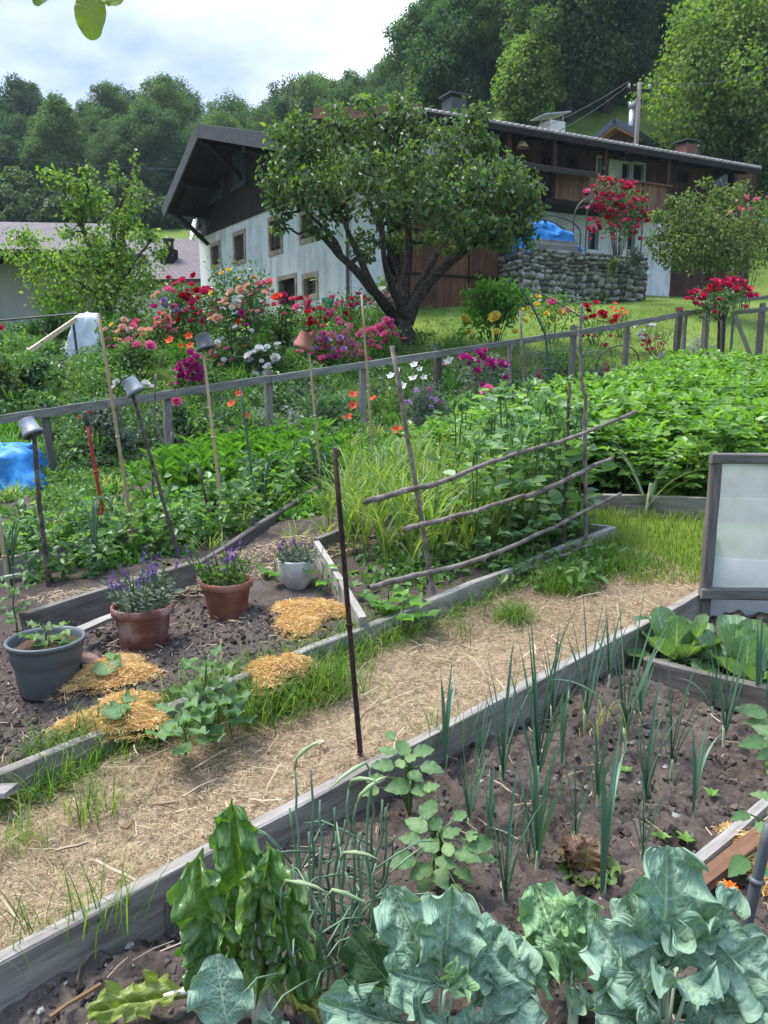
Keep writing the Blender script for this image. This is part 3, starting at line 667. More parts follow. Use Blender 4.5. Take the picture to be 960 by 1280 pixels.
def low_house():
    F = Frame(at(250, 350, 34.0), np.array([-1.0, .12]), np.array([-.12, -1.0])); W = F.pix(95, 350)[0]
    zc = F.pix(200, 349, .6)[1]; z0 = 1.5; zr = F.pix(200, 299, -4.5)[1]; mid = F.pix(197, 330)[0]
    t = thing('low_tiled_house', 'low outbuilding with long purple grey tiled roof behind the fruit tree', 'outbuilding', F.P(W/2, -3, z0))
    b = M(); holes(b, F, -2, W, z0, zc, []); part('wall', b, CREAM, t)
    b = M(); slab(b, [F.P(-2, .6, zc), F.P(W, .6, zc), F.P(W, -4.5, zr), F.P(-2, -4.5, zr)], .15); slab(b, [F.P(-2, -4.5, zr), F.P(W, -4.5, zr), F.P(W, -9.5, zc), F.P(-2, -9.5, zc)], .15); rf = part('roof', b, TILEP, t)
    s, z = F.pix(211, 312, -1.5); b = M(); fb(b, F, s-.3, s+.3, -1.8, -1.2, z-1.2, z); c = part('chimney', b, DARKB, rf)
    b = M(); lathe(b, [(.22, 0), (.22, .35), (.28, .4), (.28, .45), (.02, .55)], F.P(s, -1.5, z), 12); part('chimney_pot', b, METALD, c, True)
    s, z = F.pix(168, 326, -1.2); b = M(); fb(b, F, s-.5, s+.5, -1.5, -.9, z-.8, z+.25); part('dormer', b, METALD, rf)
low_house()
def small_gable():
    F = Frame(at(790, 165, 44.0), np.array([-.80, .6]), np.array([-.6, -.80])); t = None
    sa, za = F.pix(768, 147, .8); sl, zl = F.pix(738, 172, .8); sr, zr = F.pix(802, 152, .8); sr = sa-(sl-sa); zr = zl
    t = thing('gable_house', 'small timber house showing only its slate grey gable roof above the long farmhouse roof', 'house', F.P(sa, -3, 8))
    b = M(); b.add([F.P(sl-.6, 0, 8), F.P(sr+.6, 0, 8), F.P(sr+.6, 0, zr-.2), F.P(sa, 0, za-.3), F.P(sl-.6, 0, zl-.2)], [(0, 1, 2, 3, 4)], .5, [0, 3, 3, 1.5, 0], [0, 0, 3, 4, 3]); part('gable_wall', b, BARNW, t)
    b = M(); slab(b, [F.P(sa, .8, za), F.P(sa, -7, za), F.P(sl, -7, zl), F.P(sl, .8, zl)], .3); slab(b, [F.P(sr, .8, zr), F.P(sr, -7, zr), F.P(sa, -7, za), F.P(sa, .8, za)], .3)
    rf = part('roof', b, plain('slate_blue', [(.045, .055, .07), (.085, .095, .115)], 6, .6), t)
    b = M()
    for s, z in ((sl+0*1, zl), (sr, zr)): beam(b, F.P(sa, .4, za-.42), F.P(s, .4, z-.42), .7, .1)
    part('soffit', b, plain('orange_pine', [(.28, .13, .05), (.36, .18, .08)], 5, .7), rf)
    s, z = F.pix(791, 131, -2.5); b = M(); tube(b, [F.P(s, -2.5, z-2.2), F.P(s, -2.5, z-.2)], .19, 12); lathe(b, [(.19, -.2), (.24, -.18), (.24, .1), (.02, .2)], F.P(s, -2.5, z), 14); part('flue_pipe', b, METALG, rf, True)
small_gable()

# utility pole and its wires
def pole():
    Y = 36.0; p1 = at(799.5, 103, Y); p0 = p1.copy(); p0[2] = hgt(p0[0], p0[1])-.2
    t = thing('utility_pole', 'weathered wooden utility pole rising behind the long brown roof', 'utility pole', p0)
    b = M(); tube(b, [p0, p1], [.13, .09], 10); part('pole', b, plain('grey_pole', [(.10, .085, .075), (.17, .15, .135)], 8, .9), t, True)
    b = M(); beam(b, p1+[-.5, 0, -.3], p1+[.5, .1, -.3], .09, .1); part('crossarm', b, DARKB, t)
    b = M()
    for dx in (-.45, .45):
        b = M(); lathe(b, [(.01, .2), (.05, .17), (.06, .05), (.03, 0)], p1+[dx, .05*np.sign(dx), -.25], 8); part('insulator', b, plain('ceramic', [(.35, .33, .3)], 5, .3), t, True)
    return p1
PT = pole()
def wire(name, a, c, sag, label):
    t_ = np.linspace(0, 1, 24)[:, None]; P = a + (c-a)*t_; P[:, 2] -= (4*sag*t_*(1-t_)).ravel(); b = M(); tube(b, P, .014, 5)
    return solo(name, b, METALD, label, 'wire')
wire('overhead_wire', at(-60, 188, 30), at(330, 212, 40), .25, 'thin grey overhead wire crossing the dark woods beside the white gable')
wire('overhead_wire', PT+[-.45, 0, -.1], at(545, 208, 33), .7, 'lower of the overhead wires running from the pole towards the long roof')
wire('overhead_wire', PT+[-.45, 0, .05], at(540, 196, 31), .5, 'upper of the overhead wires running from the pole towards the long roof')
wire('overhead_wire', PT+[.45, 0, 0], at(1000, 70, 40), .5, 'overhead wire running from the pole into the tall ash tree')
# ------------------------------------------------------------------ woods and trees far off
FOREST = leafmat('forest_leaves', [(.024, .062, .034), (.046, .100, .044), (.080, .145, .054), (.15, .205, .066)], .35, .6, .2, objvar=.62)
BRIGHTF = leafmat('ash_leaves', [(.08, .14, .03), (.15, .23, .05), (.24, .32, .09)], .4, .55, .25, objvar=.1)
OLIVEF = leafmat('olive_leaves', [(.05, .095, .03), (.09, .15, .045), (.15, .21, .07)], .3, .6, .2, objvar=.1)
BARK = plain('bark', [(.035, .028, .022), (.08, .065, .052), (.14, .12, .10)], 14, .95, .1, .6, .03)
def crown_lumps(h, r, n, base=.22, shape=.8):
    out = []
    for i in range(n*2):
        big = i < n; t = ((i if big else i-n)+.5)/n; z = h*(base + (1-base)*t*.9); x = (t-.42*shape)/(1.04-.42*shape if t > .42*shape else .42*shape+.35); rr = r*math.sqrt(max(.05, 1-x*x))
        a = i*2.399+rng.random()*.9; q = rr*((.25+.4*rng.random()) if big else (.7+.3*rng.random())); s = (rr*.42+r*.10)*(.8+.4*rng.random())*(1 if big else .5)
        out.append((q*math.cos(a), q*math.sin(a), z, s, s, s*(.75+.3*rng.random())))
    return out
def far_tree(name, h, r, n, nl, ls, mat, base=.2, shape=.8):
    t = thing(name, 'leafy green tree', 'tree')
    b = M(); k = 7; zs = np.linspace(0, h*.8, k); pts = np.stack([np.cumsum(rng.normal(0, .12, k)), np.cumsum(rng.normal(0, .12, k)), zs], 1)
    tube(b, pts, np.linspace(.025*h, .006*h, k), 7)
    L = crown_lumps(h, r, n, base, shape)
    for l in L[::2]: 
        c = np.array(l[:3]); s = pts[np.argmin(abs(pts[:, 2]-c[2]*.75))]; tube(b, wob(s, c, 4, .15), [.011*h, .008*h, .006*h, .003*h], 5)
    part('trunk', b, BARK, t, True)
    b = M(); lump_leaves(b, L, nl, ls, ls*.8, up=.55, droop=.4, shell=.45, jit=.5); part('crown', b, mat, t)
    return t
random.seed(3)
FT = [far_tree('woodland_tree', 12, 4.0, 16, 22000, .21, FOREST, .2, .9), far_tree('woodland_tree', 14, 4.0, 18, 24000, .21, FOREST, .15, 1.05),
      far_tree('woodland_tree', 11, 4.3, 14, 22000, .21, FOREST, .2, .95), far_tree('woodland_tree', 15, 3.4, 18, 21000, .20, FOREST, .15, 1.1), far_tree('woodland_tree', 11, 3.2, 9, 12000, .21, FOREST, .3, 1.0)]
spots = []
def try_spot(a, Y, mind):
    x = a*Y
    for (xx, yy, m) in spots:
        if (xx-x)**2+(yy-Y)**2 < (min(mind, m))**2: return False
    spots.append((x, Y, mind)); return True
rs = random.Random(21)
# keep clear of the crowns that are built one by one below
clear = [(650, 100, 50, 90, 60), (540, 112, 60, 62, 70), (890, 90, 95, 120, 52)]
cnt = 0
fixed = [(712, 150), (735, 145), (752, 138), (690, 140), (722, 132), (775, 145), (700, 128), (728, 118), (752, 108), (690, 98), (722, 86), (755, 76), (706, 66), (738, 54), (772, 112), (604, 122), (582, 92), (765, 60), (690, 48), (715, 105), (742, 92), (700, 80)]
for k_ in range(14000):
    a = rs.uniform(-.62, .66); Y = rs.uniform(56, 128)
    if k_ < len(fixed): a, Y = (lambda p: (p[0]/p[1], p[1]))(G(*fixed[k_]))
    right = a > .014
    if k_ >= len(fixed) and not right and (Y < 90 or (Y > 110 and rs.random() < .5)): continue
    if right and Y > 112: continue
    if right and Y < 58 and k_ >= len(fixed): continue
    if Y > 105 and rs.random() < .35: continue
    px = 480+FPX*a*1.06
    if Y < 60 and px > 770 and k_ >= len(fixed): continue
    if try_spot(a, Y, 2.5 if k_ < len(fixed) else 3.6 if right else 4.6):
        x = a*Y; z = float(hgt(x, Y))-.3; src = FT[rs.randrange(5)]
        sc = rs.uniform(.42, .58) if k_ < len(fixed) else rs.uniform(.6, 1.0) if right else rs.uniform(.7, 1.12)
        lab = 'tall tree in the dense dark green wood on the slope behind the houses'
        if cnt < 5: o = FT[cnt]; o.location = (x, Y, z); o['label'] = lab; o['group'] = 'trees of the wood behind the houses'
        else: dup(src, (x, Y, z), rs.uniform(0, 6.28), (sc, sc, sc*rs.uniform(.9, 1.12)), lab, 'trees of the wood behind the houses')
        cnt += 1
    if cnt >= 285: break
print('forest trees', cnt)
def special(name, label, px, ytop, ybase, Y, r, mat, nl, ls, n=30, base=.12, shape=1.0):
    p0 = vdepth(px, Y); top = at(px, ytop, Y)[2]; h = top-p0[2]
    t = far_tree(name, h, r, n, nl, ls, mat, base, shape); t.location = tuple(p0); t['label'] = label; return t
special('poplar_tree', 'bright yellow green narrow tree standing out against the dark wood above the roofs', 650, 38, 190, 52, 2.0, BRIGHTF, 15000, .22, 30, .1, 1.15)
special('round_tree', 'round olive green tree at the foot of the steep wood above the fruit tree', 538, 80, 160, 62, 3.1, OLIVEF, 15000, .25, 20, .2, .7)
special('ash_tree', 'big bright green ash tree rising behind the right end of the brown farmhouse', 895, -40, 210, 46, 4.6, BRIGHTF, 42000, .20, 40, .12, .95)
special('ash_tree', 'pale green tree at the far right edge behind the big ash', 985, 60, 210, 42, 3.0, OLIVEF, 18000, .2, 26, .1, .9)
special('young_tree', 'slender pale tree standing before the dark wood above the grey barn', 36, 212, 262, 84, 2.0, OLIVEF, 4000, .4, 16, .1, .9)
special('young_tree', 'low bushy tree in front of the dark wood beside the white gable eaves', 170, 225, 268, 82, 2.6, OLIVEF, 4500, .42, 16, .1, .8)
# scrub on the left slope
SCRUB = []
for k in range(3):
    t = thing('scrub_bush', 'rounded green scrub bush on the meadow slope below the wood', 'bush', group='scrub bushes on the slope')
    L = [(rs.uniform(-1.1, 1.1), rs.uniform(-.9, .9), rs.uniform(.4, 1.1), rs.uniform(.7, 1.1), rs.uniform(.7, 1.1), rs.uniform(.6, .9)) for _ in range(7)]
    b = M()
    for l in L: tube(b, wob((0, 0, -.2), l[:3], 4, .1), [.06, .05, .04, .02], 5)
    part('stem', b, BARK, t); b = M(); lump_leaves(b, L, 1500, .34, .28, shell=.5); part('foliage', b, leafmat('scrub_leaves%d' % k, [(.02, .05, .015), (.05, .095, .028), (.09, .14, .05)], .25, .6, .2, objvar=.5), t); SCRUB.append(t)
k = 0
for _ in range(400):
    px = rs.uniform(-40, 262); py = rs.uniform(238, 286); p = G(px, py)
    if p[1] > 88 or p[1] < 50: continue
    if not try_spot(p[0]/p[1], p[1], 2.6): continue
    if k < 3: SCRUB[k].location = tuple(p)
    else: dup(SCRUB[k % 3], p, rs.uniform(0, 6), rs.uniform(.7, 1.5))
    k += 1
    if k > 60: break
print('scrub', k)

# ------------------------------------------------------------------ trees by the house
def limb_tree(name, label, trunk, limbs, lumps, Y, leafm, nl, ls, lw, barkm=BARK, up=.5, droop=.6, rad=(.2, .03), shell=.35, jit=.6, loose=0):
    """trunk and limbs: polylines of (px, py, depth offset); lumps: (px, py, rx px, ry px, depth offset)"""
    W = lambda p: at(p[0], p[1], Y+p[2]); p0 = W(trunk[0]); t = thing(name, label, 'tree', p0)
    b = M(); pts = np.array([W(p) for p in trunk])
    def fine(P, k=3):
        P = np.asarray(P); tt = np.linspace(0, len(P)-1, (len(P)-1)*k+1); o = np.stack([np.interp(tt, range(len(P)), P[:, i]) for i in range(3)], 1)
        o[1:-1] += rng.normal(0, .02, (len(o)-2, 3)); o[1:-1] = (o[:-2]+o[1:-1]*2+o[2:])/4; return o
    f = fine(pts); tube(b, f, np.linspace(rad[0], rad[0]*.75, len(f))*(1+.25*np.exp(-np.arange(len(f))*.8)), 12, knob=.16)
    part('trunk', b, barkm, t, True)
    b = M(); allp = [f[-1]]; pxm = Y/FPX*1.0
    for (r0, *lm) in limbs:
        f = fine([W(p) for p in lm]); tube(b, f, np.linspace(r0, r0*.35, len(f)), 8, knob=.15); allp += list(f[1:])
    allp = np.array(allp); LL = []
    for (px, py, rx, ry, dy) in lumps:
        c = W((px, py, dy)); LL.append((*c, rx*pxm, rx*pxm, ry*pxm))
        s = allp[np.argmin(np.linalg.norm(allp-c, axis=1)+.6*np.maximum(allp[:, 2]-c[2], 0))]
        tube(b, wob(s, c, 6, .04), np.linspace(rad[1], rad[1]*.35, 6), 6)
        for _ in range(4):
            e = c + rdir(1)[0]*np.array([rx, rx, ry])*pxm*.8; tube(b, wob(c, e, 4, .03), [rad[1]*.4, rad[1]*.3, rad[1]*.2, .004], 4)
    part('limb', b, barkm, t, True)
    b = M(); lump_leaves(b, LL, nl, ls, lw, up=up, droop=droop, shell=shell, jit=jit)
    if loose:
        LS = np.array(LL); LS[:, 3:] *= 1.28; lump_leaves(b, LS, loose, ls, lw, up=up, droop=droop, shell=.75)
    part('crown', b, leafm, t); return t
APPLE = leafmat('fruit_tree_leaves', [(.03, .06, .026), (.06, .105, .04), (.105, .165, .055), (.22, .29, .085)], .4, .42, .4, objvar=0)
YOUNG = leafmat('young_tree_leaves', [(.06, .115, .025), (.12, .20, .04), (.21, .31, .065), (.30, .39, .10)], .42, .45, .4, objvar=0)
DKBARK = plain('dark_bark', [(.018, .013, .010), (.05, .04, .033), (.11, .095, .08)], 22, .95, .1, .7, .03)
limb_tree('fruit_tree', 'dark leafy fruit tree with a forked trunk in front of the white farmhouse',
    [(506, 446, 0), (508, 425, 0), (506, 402, 0)],
    [(.13, (504, 404, 0), (480, 378, .1), (455, 348, 0), (425, 318, .1), (395, 290, .2)), (.09, (490, 392, 0), (462, 350, -.3), (440, 300, -.5), (425, 262, -.6)),
     (.14, (508, 404, 0), (520, 372, .1), (548, 340, 0), (585, 306, -.2), (615, 280, -.2)), (.12, (506, 404, 0), (505, 360, .2), (512, 320, .3), (508, 260, .2), (500, 200, .2)),
     (.10, (508, 400, 0), (530, 345, .4), (560, 300, .8), (590, 240, .9)), (.09, (505, 396, 0), (500, 340, .6), (470, 280, 1.0), (450, 220, 1.0)),
     (.07, (425, 318, .1), (415, 295, .3), (380, 262, .4)), (.06, (585, 306, -.2), (615, 300, -.4), (640, 270, -.3)), (.10, (507, 398, 0), (495, 370, -.3), (480, 330, -.9), (478, 280, -1.1))],
    [(380, 172, 32, 24, 0), (362, 215, 36, 38, 0), (395, 235, 36, 24, -.6), (440, 172, 38, 26, .2), (482, 165, 34, 28, 0), (505, 145, 26, 22, .1), (450, 215, 38, 28, -1.0), (512, 205, 36, 30, -.8),
     (418, 262, 28, 16, -.4), (480, 256, 34, 20, -1.1), (535, 250, 36, 26, -1.0), (575, 190, 34, 42, .2), (590, 155, 20, 26, .3), (600, 228, 36, 26, -.5), (640, 235, 36, 30, 0), (650, 265, 24, 22, .1), (580, 278, 36, 18, -.6), (620, 285, 34, 20, -.2),
     (500, 300, 26, 15, .8), (560, 215, 30, 26, .9), (430, 205, 36, 28, 1.2), (510, 230, 44, 30, 1.4), (350, 250, 18, 16, 0), (610, 200, 26, 26, .6), (455, 300, 20, 14, .9), (380, 200, 40, 36, .7), (345, 165, 12, 10, .2), (372, 150, 14, 10, 0), (420, 138, 14, 12, .1), (458, 128, 16, 10, 0), (495, 125, 12, 9, 0), (540, 165, 16, 14, .4), (600, 138, 10, 9, .2), (668, 235, 12, 12, 0), (672, 258, 10, 9, 0), (338, 232, 12, 12, 0), (352, 268, 14, 8, 0), (640, 205, 14, 12, .2), (610, 180, 14, 10, .2), (655, 288, 12, 8, 0), (590, 300, 20, 10, -.4), (398, 288, 18, 9, 0), (456, 318, 15, 9, .3), (540, 296, 18, 9, .2), (628, 302, 20, 10, -.2), (562, 312, 14, 8, .1), (350, 285, 12, 8, 0), (660, 300, 12, 9, 0)],
    15.5, APPLE, 11500, .108, .058, DKBARK, up=.4, droop=.7, rad=(.19, .04), shell=.45, jit=.55, loose=500)
limb_tree('young_fruit_tree', 'loose bright green young fruit tree before the grey barn',
    [(140, 440, 0), (138, 400, 0), (135, 370, 0)],
    [(.06, (136, 380, 0), (120, 330, 0), (105, 290, .1), (100, 260, 0)), (.06, (136, 370, 0), (140, 320, .2), (145, 270, .2), (168, 205, .1)), (.05, (138, 375, 0), (165, 330, -.2), (190, 300, -.1)),
     (.05, (134, 380, 0), (90, 345, -.2), (40, 310, -.2)), (.04, (105, 290, .1), (85, 250, .1), (72, 222, .1)), (.04, (145, 280, .2), (148, 230, .1), (143, 206, .1)), (.04, (100, 270, 0), (112, 235, .2), (106, 212, .1))],
    [(78, 225, 20, 12, 0), (62, 218, 14, 9, 0), (100, 235, 20, 14, .1), (110, 212, 10, 9, 0), (120, 250, 22, 18, .1), (95, 262, 20, 20, 0), (143, 213, 8, 14, 0), (170, 210, 7, 20, 0), (164, 245, 9, 16, 0), (150, 280, 24, 18, .1), (166, 262, 16, 14, 0),
     (85, 290, 14, 10, 0), (30, 298, 26, 12, 0), (60, 325, 34, 18, -.1), (100, 330, 40, 26, -.2), (150, 320, 34, 22, 0), (185, 296, 24, 12, 0), (200, 320, 12, 14, 0), (90, 370, 44, 26, -.3), (140, 365, 40, 30, -.3), (180, 350, 26, 24, -.1),
     (60, 375, 20, 16, 0), (120, 405, 36, 20, -.4), (165, 395, 30, 24, -.2), (10, 318, 16, 9, 0), (45, 345, 20, 16, .3), (118, 300, 30, 22, .4)],
    17.0, YOUNG, 6800, .088, .054, BARK, up=.4, droop=.3, rad=(.10, .022), shell=.15, loose=500)
# ------------------------------------------------------------------ beds, path, boards
WEATH = wood('weathered_board', [(.11, .093, .077), (.235, .21, .182), (.36, .33, .29)], grain=.9, streak=14.0)
WEATHD = wood('dark_weathered_board', [(.055, .045, .037), (.12, .103, .088), (.21, .19, .165)], grain=.9, streak=14.0)
PALEB = wood('pale_board', [(.13, .11, .095), (.27, .245, .22), (.38, .355, .325)], grain=.9, streak=14.0)
REDB = wood('reddish_board', [(.07, .033, .018), (.15, .077, .042), (.21, .125, .08)], grain=.9, streak=10.0)
def soilmat(name, cols, spec=.15):
    m, t, o = nm(name); q = NT(t); p = q.pos()
    a = q.noise(p, 9.0, 6, .65); g = q.noise(p, 70.0, 5, .7); big = q.noise(p, 1.6, 3)
    vo = q.n('ShaderNodeTexVoronoi'); vo.inputs['Scale'].default_value = 46.0; q.L(p, vo.inputs['Vector'])
    f = q.math('ADD', q.math('MULTIPLY', a, .35), q.math('ADD', q.math('MULTIPLY', g, .4), q.math('MULTIPLY', big, .25)))
    c = q.ramp(f, list(zip(np.linspace(.34, .66, len(cols)), cols)))
    q.L(q.bsdf(c, .97, spec, q.math('ADD', q.math('MULTIPLY', g, .6), q.math('MULTIPLY', vo.outputs['Distance'], .5)), .8, .012).outputs[0], o.inputs[0]); return m
SOIL = soilmat('garden_soil', [(.030, .022, .0175), (.074, .056, .047), (.13, .105, .089)])
SOILD = soilmat('dark_soil', [(.026, .019, .015), (.065, .05, .042), (.12, .098, .083)])
STRAWG = soilmat('straw_bed', [(.15, .103, .06), (.27, .195, .122), (.39, .295, .19)])
CLOD = plain('soil_clod', [(.028, .021, .017), (.074, .058, .049), (.135, .11, .095)], 60, .97, .1, .6, .01, rv=.4)
a2 = lambda p: np.asarray(p, float)[:2]
A0, A1 = G(0, 1216)[:2], G(870, 752)[:2]; AD = norm(A1-A0); AN = np.array([AD[1], -AD[0]])       # AN points into the near bed
B0, B1 = G(0, 1004)[:2], G(766, 681)[:2]; BD = norm(B1-B0); BN = np.array([-BD[1], BD[0]])       # BN points into the left bed
print('A', A0, A1, np.degrees(np.arctan2(*AD[::-1])), 'B', B0, B1, np.degrees(np.arctan2(*BD[::-1])), 'path w', (B0-A0)@-AN, (B1-A0)@-AN)
NB, LB = -.11, .085          # near bed and left bed soil levels against the path
def patch(name, quad, nu, nv, dz, amp, freq, mat, edge=0.0, fine=.0, kind='structure', seed=1):
    (p0, p1, p2, p3) = [np.asarray(p, float) for p in quad]
    u, v = np.meshgrid(np.linspace(0, 1, nu), np.linspace(0, 1, nv))
    X = (1-u)*(1-v)*p0[0]+u*(1-v)*p1[0]+u*v*p2[0]+(1-u)*v*p3[0]; Y = (1-u)*(1-v)*p0[1]+u*(1-v)*p1[1]+u*v*p2[1]+(1-u)*v*p3[1]
    Z = hgt(X, Y) + dz + amp*fbm(X*freq, Y*freq, seed, 5)
    if fine:
        r = 1-np.abs(2*fbm(X*freq*4.2, Y*freq*4.2, seed+3, 3)); Z = Z + fine*(r-.5)
    b = M(); i = np.arange(nv-1)[:, None]*nu + np.arange(nu-1)[None]
    b.add(np.stack([X, Y, Z], -1).reshape(-1, 3), np.stack([i, i+1, i+1+nu, i+nu], -1).reshape(-1, 4))
    solo(name, b, mat, kind=kind, smooth=True)
far = 1.9
patch('bed_soil', [A0-AD*1.6+AN*.0, A1+AD*1.2, A1+AD*1.2+AN*4.2, A0-AD*1.6+AN*4.2], 420, 320, NB, .06, 3.2, SOIL, fine=.042, seed=2)
patch('straw_path', [A0-AD*1.6, A1+AD*.35, B1+BD*.1, B0-BD*1.6], 300, 60, .005, .035, 3.0, STRAWG, fine=.012, seed=4)
patch('left_bed_soil', [B0-BD*1.4, B1-BD*2.3, B1-BD*2.3+BN*1.45, B0-BD*1.4+BN*1.9], 330, 190, LB, .05, 3.0, SOIL, fine=.018, seed=6)
patch('box_bed_soil', [B1-BD*2.3, B1, B1+BN*2.4, B1-BD*2.3+BN*2.4], 120, 120, LB, .03, 3.0, SOILD, fine=.015, seed=7)
patch('upper_bed_soil', [B0-BD*2.4+BN*1.9, B1-BD*2.4+BN*1.5, G(400, 585)[:2], G(-60, 640)[:2]], 120, 90, .06, .03, 2.5, SOILD, fine=.02, seed=8)
patch('potato_soil', [G(735, 634)[:2], G(1040, 640)[:2], G(1040, 480)[:2], G(640, 530)[:2]], 80, 80, .02, .04, 2.5, SOILD, fine=.02, seed=9)
# clods, stones, straw on top
def clods(b, pts, s0, s1, seg=None):
    base = np.array([(1, 0, 0), (-1, 0, 0), (0, 1, 0), (0, -1, 0), (0, 0, 1), (0, 0, -1)], float)
    # subdivided octahedron
    F = [(0, 2, 4), (2, 1, 4), (1, 3, 4), (3, 0, 4), (2, 0, 5), (1, 2, 5), (3, 1, 5), (0, 3, 5)]
    V = list(map(tuple, base)); cache = {}; F2 = []
    def mid(i, j):
        k = (min(i, j), max(i, j))
        if k not in cache: V.append(tuple(norm((np.array(V[i])+np.array(V[j]))/2))); cache[k] = len(V)-1
        return cache[k]
    for x, y, z in F:
        p, q_, r = mid(x, y), mid(y, z), mid(z, x); F2 += [(x, p, r), (p, y, q_), (r, q_, z), (p, q_, r)]
    V = np.array(V); F2 = np.array(F2); n = len(pts); k = len(V)
    sz = s0*(s1/s0)**(rng.random(n)**2.2); asp = .6+.6*rng.random((n, 1, 3)); ang = rng.random(n)*6.28
    VV = V[None]*asp*(1+.75*(rng.random((n, k, 1))-.5))*sz[:, None, None]
    c, s = np.cos(ang)[:, None], np.sin(ang)[:, None]
    X = VV[..., 0]*c - VV[..., 1]*s; Yv = VV[..., 0]*s + VV[..., 1]*c
    VV = np.stack([X, Yv, VV[..., 2]*.8], -1) + pts[:, None, :] + np.array([0, 0, .25])*sz[:, None, None]
    b.add(VV.reshape(-1, 3), (F2[None] + (np.arange(n)*k)[:, None, None]).reshape(-1, 3), np.repeat(rng.random(n), k))
def in_quad(n, quad, dz, amp=0, freq=1, seed=1, fine=0):
    (p0, p1, p2, p3) = [np.asarray(p, float) for p in quad]; u, v = rng.random(n), rng.random(n)
    X = (1-u)*(1-v)*p0[0]+u*(1-v)*p1[0]+u*v*p2[0]+(1-u)*v*p3[0]; Y = (1-u)*(1-v)*p0[1]+u*(1-v)*p1[1]+u*v*p2[1]+(1-u)*v*p3[1]
    Z = hgt(X, Y)+dz + amp*fbm(X*freq, Y*freq, seed, 5)
    if fine: Z = Z + fine*((1-np.abs(2*fbm(X*freq*4.2, Y*freq*4.2, seed+3, 3)))-.5)
    return np.stack([X, Y, Z], 1)
nearq = [A0-AD*.2+AN*.03, A1+AD*.3+AN*.03, A1+AD*.3+AN*2.6, A0-AD*.2+AN*1.6]
b = M(); clods(b, in_quad(13000, nearq, NB, .055, 3.2, 2, .02), .003, .017); solo('soil_clods', b, CLOD, kind='stuff')
b = M(); clods(b, in_quad(6000, [B0-BD*.5+BN*.03, B1-BD*2.35+BN*.03, B1-BD*2.35+BN*1.4, B0-BD*.5+BN*1.7], LB, .05, 3.0, 6, .018), .004, .017); solo('soil_clods', b, CLOD, kind='stuff')
PEB = plain('pebbles', [(.08, .068, .058), (.16, .145, .13), (.28, .265, .245)], 12, .8, .2, .1, rv=.9)
b = M(); clods(b, in_quad(420, nearq, NB+.005, .055, 3.2, 2, .02), .005, .015); solo('pebbles', b, PEB, kind='stuff')
def straws(b, pts, L0, L1, W, lift=.012, tilt=.14):
    n = len(pts); az = rng.random(n)*6.283; L = L0+(L1-L0)*rng.random(n)**1.6; tl = rng.normal(0, tilt, n)
    d = np.stack([np.cos(az)*np.cos(tl), np.sin(az)*np.cos(tl), np.sin(tl)], 1); s = np.stack([-np.sin(az), np.cos(az), rng.normal(0, .4, n)], 1)
    w = W*(.5+rng.random(n))[:, None]; bend = np.stack([-np.sin(az), np.cos(az), np.zeros(n)], 1)*rng.normal(0, .12, (n, 1))*L[:, None] + np.array([0, 0, 1.])*rng.random((n, 1))*.1*L[:, None]
    z = np.array([0, 0, 1.])*(rng.random(n)*lift)[:, None]; a = pts+z-d*L[:, None]*.5; c = pts+z+bend*.5; e = pts+z+d*L[:, None]*.5
    V = np.stack([a-s*w*.5, a+s*w*.5, c-s*w*.5, c+s*w*.5, e-s*w*.5, e+s*w*.5], 1)
    q = np.array([(0, 2, 3, 1), (2, 4, 5, 3)]); F = (q[None]+(np.arange(n)*6)[:, None, None]).reshape(-1, 4)
    b.add(V.reshape(-1, 3), F, np.repeat(rng.random(n), 6))
def flat_leafmat(name, cols, trans=.2, rough=.7): return leafmat(name, cols, trans, rough, .2, (1.2, 1.1, .7), objvar=0)
STRAW = flat_leafmat('dry_straw', [(.15, .10, .055), (.29, .21, .125), (.41, .315, .20), (.53, .43, .29)])
pathq = [A0-AD*1.0, A1+AD*.25, B1+BD*0, B0-BD*1.0]
b = M(); P_ = in_quad(62000, pathq, .012, .035, 3.0, 4, .012); straws(b, P_, .010, .040, .0017, .014)
P_ = in_quad(500, pathq, .02, .035, 3.0, 4, .012); straws(b, P_, .06, .2, .004, .03, .25); solo('straw_mulch', b, STRAW, kind='stuff')
b = M(); P_ = in_quad(500, nearq, NB+.015, .055, 3.2, 2, .02); straws(b, P_, .03, .13, .003, .012, .1)
P_ = in_quad(5500, [B0+BD*1.0+BN*1.2, B0+BD*3.0+BN*1.0, B0+BD*3.1+BN*1.6, B0+BD*.6+BN*1.9], LB+.035, .05, 3.0, 6, .018); straws(b, P_, .02, .08, .003, .025)
P_ = in_quad(350, [B0+BN*.03, B1-BD*2.35+BN*.03, B1-BD*2.35+BN*1.4, B0+BN*1.7], LB+.02, .05, 3, 6, .018); straws(b, P_, .02, .09, .003)
solo('scattered_straw', b, STRAW, kind='stuff')
CHIP = plain('wood_chip', [(.16, .10, .055), (.28, .20, .13), (.36, .29, .21)], 9, .9, .1, .2, rv=.7)
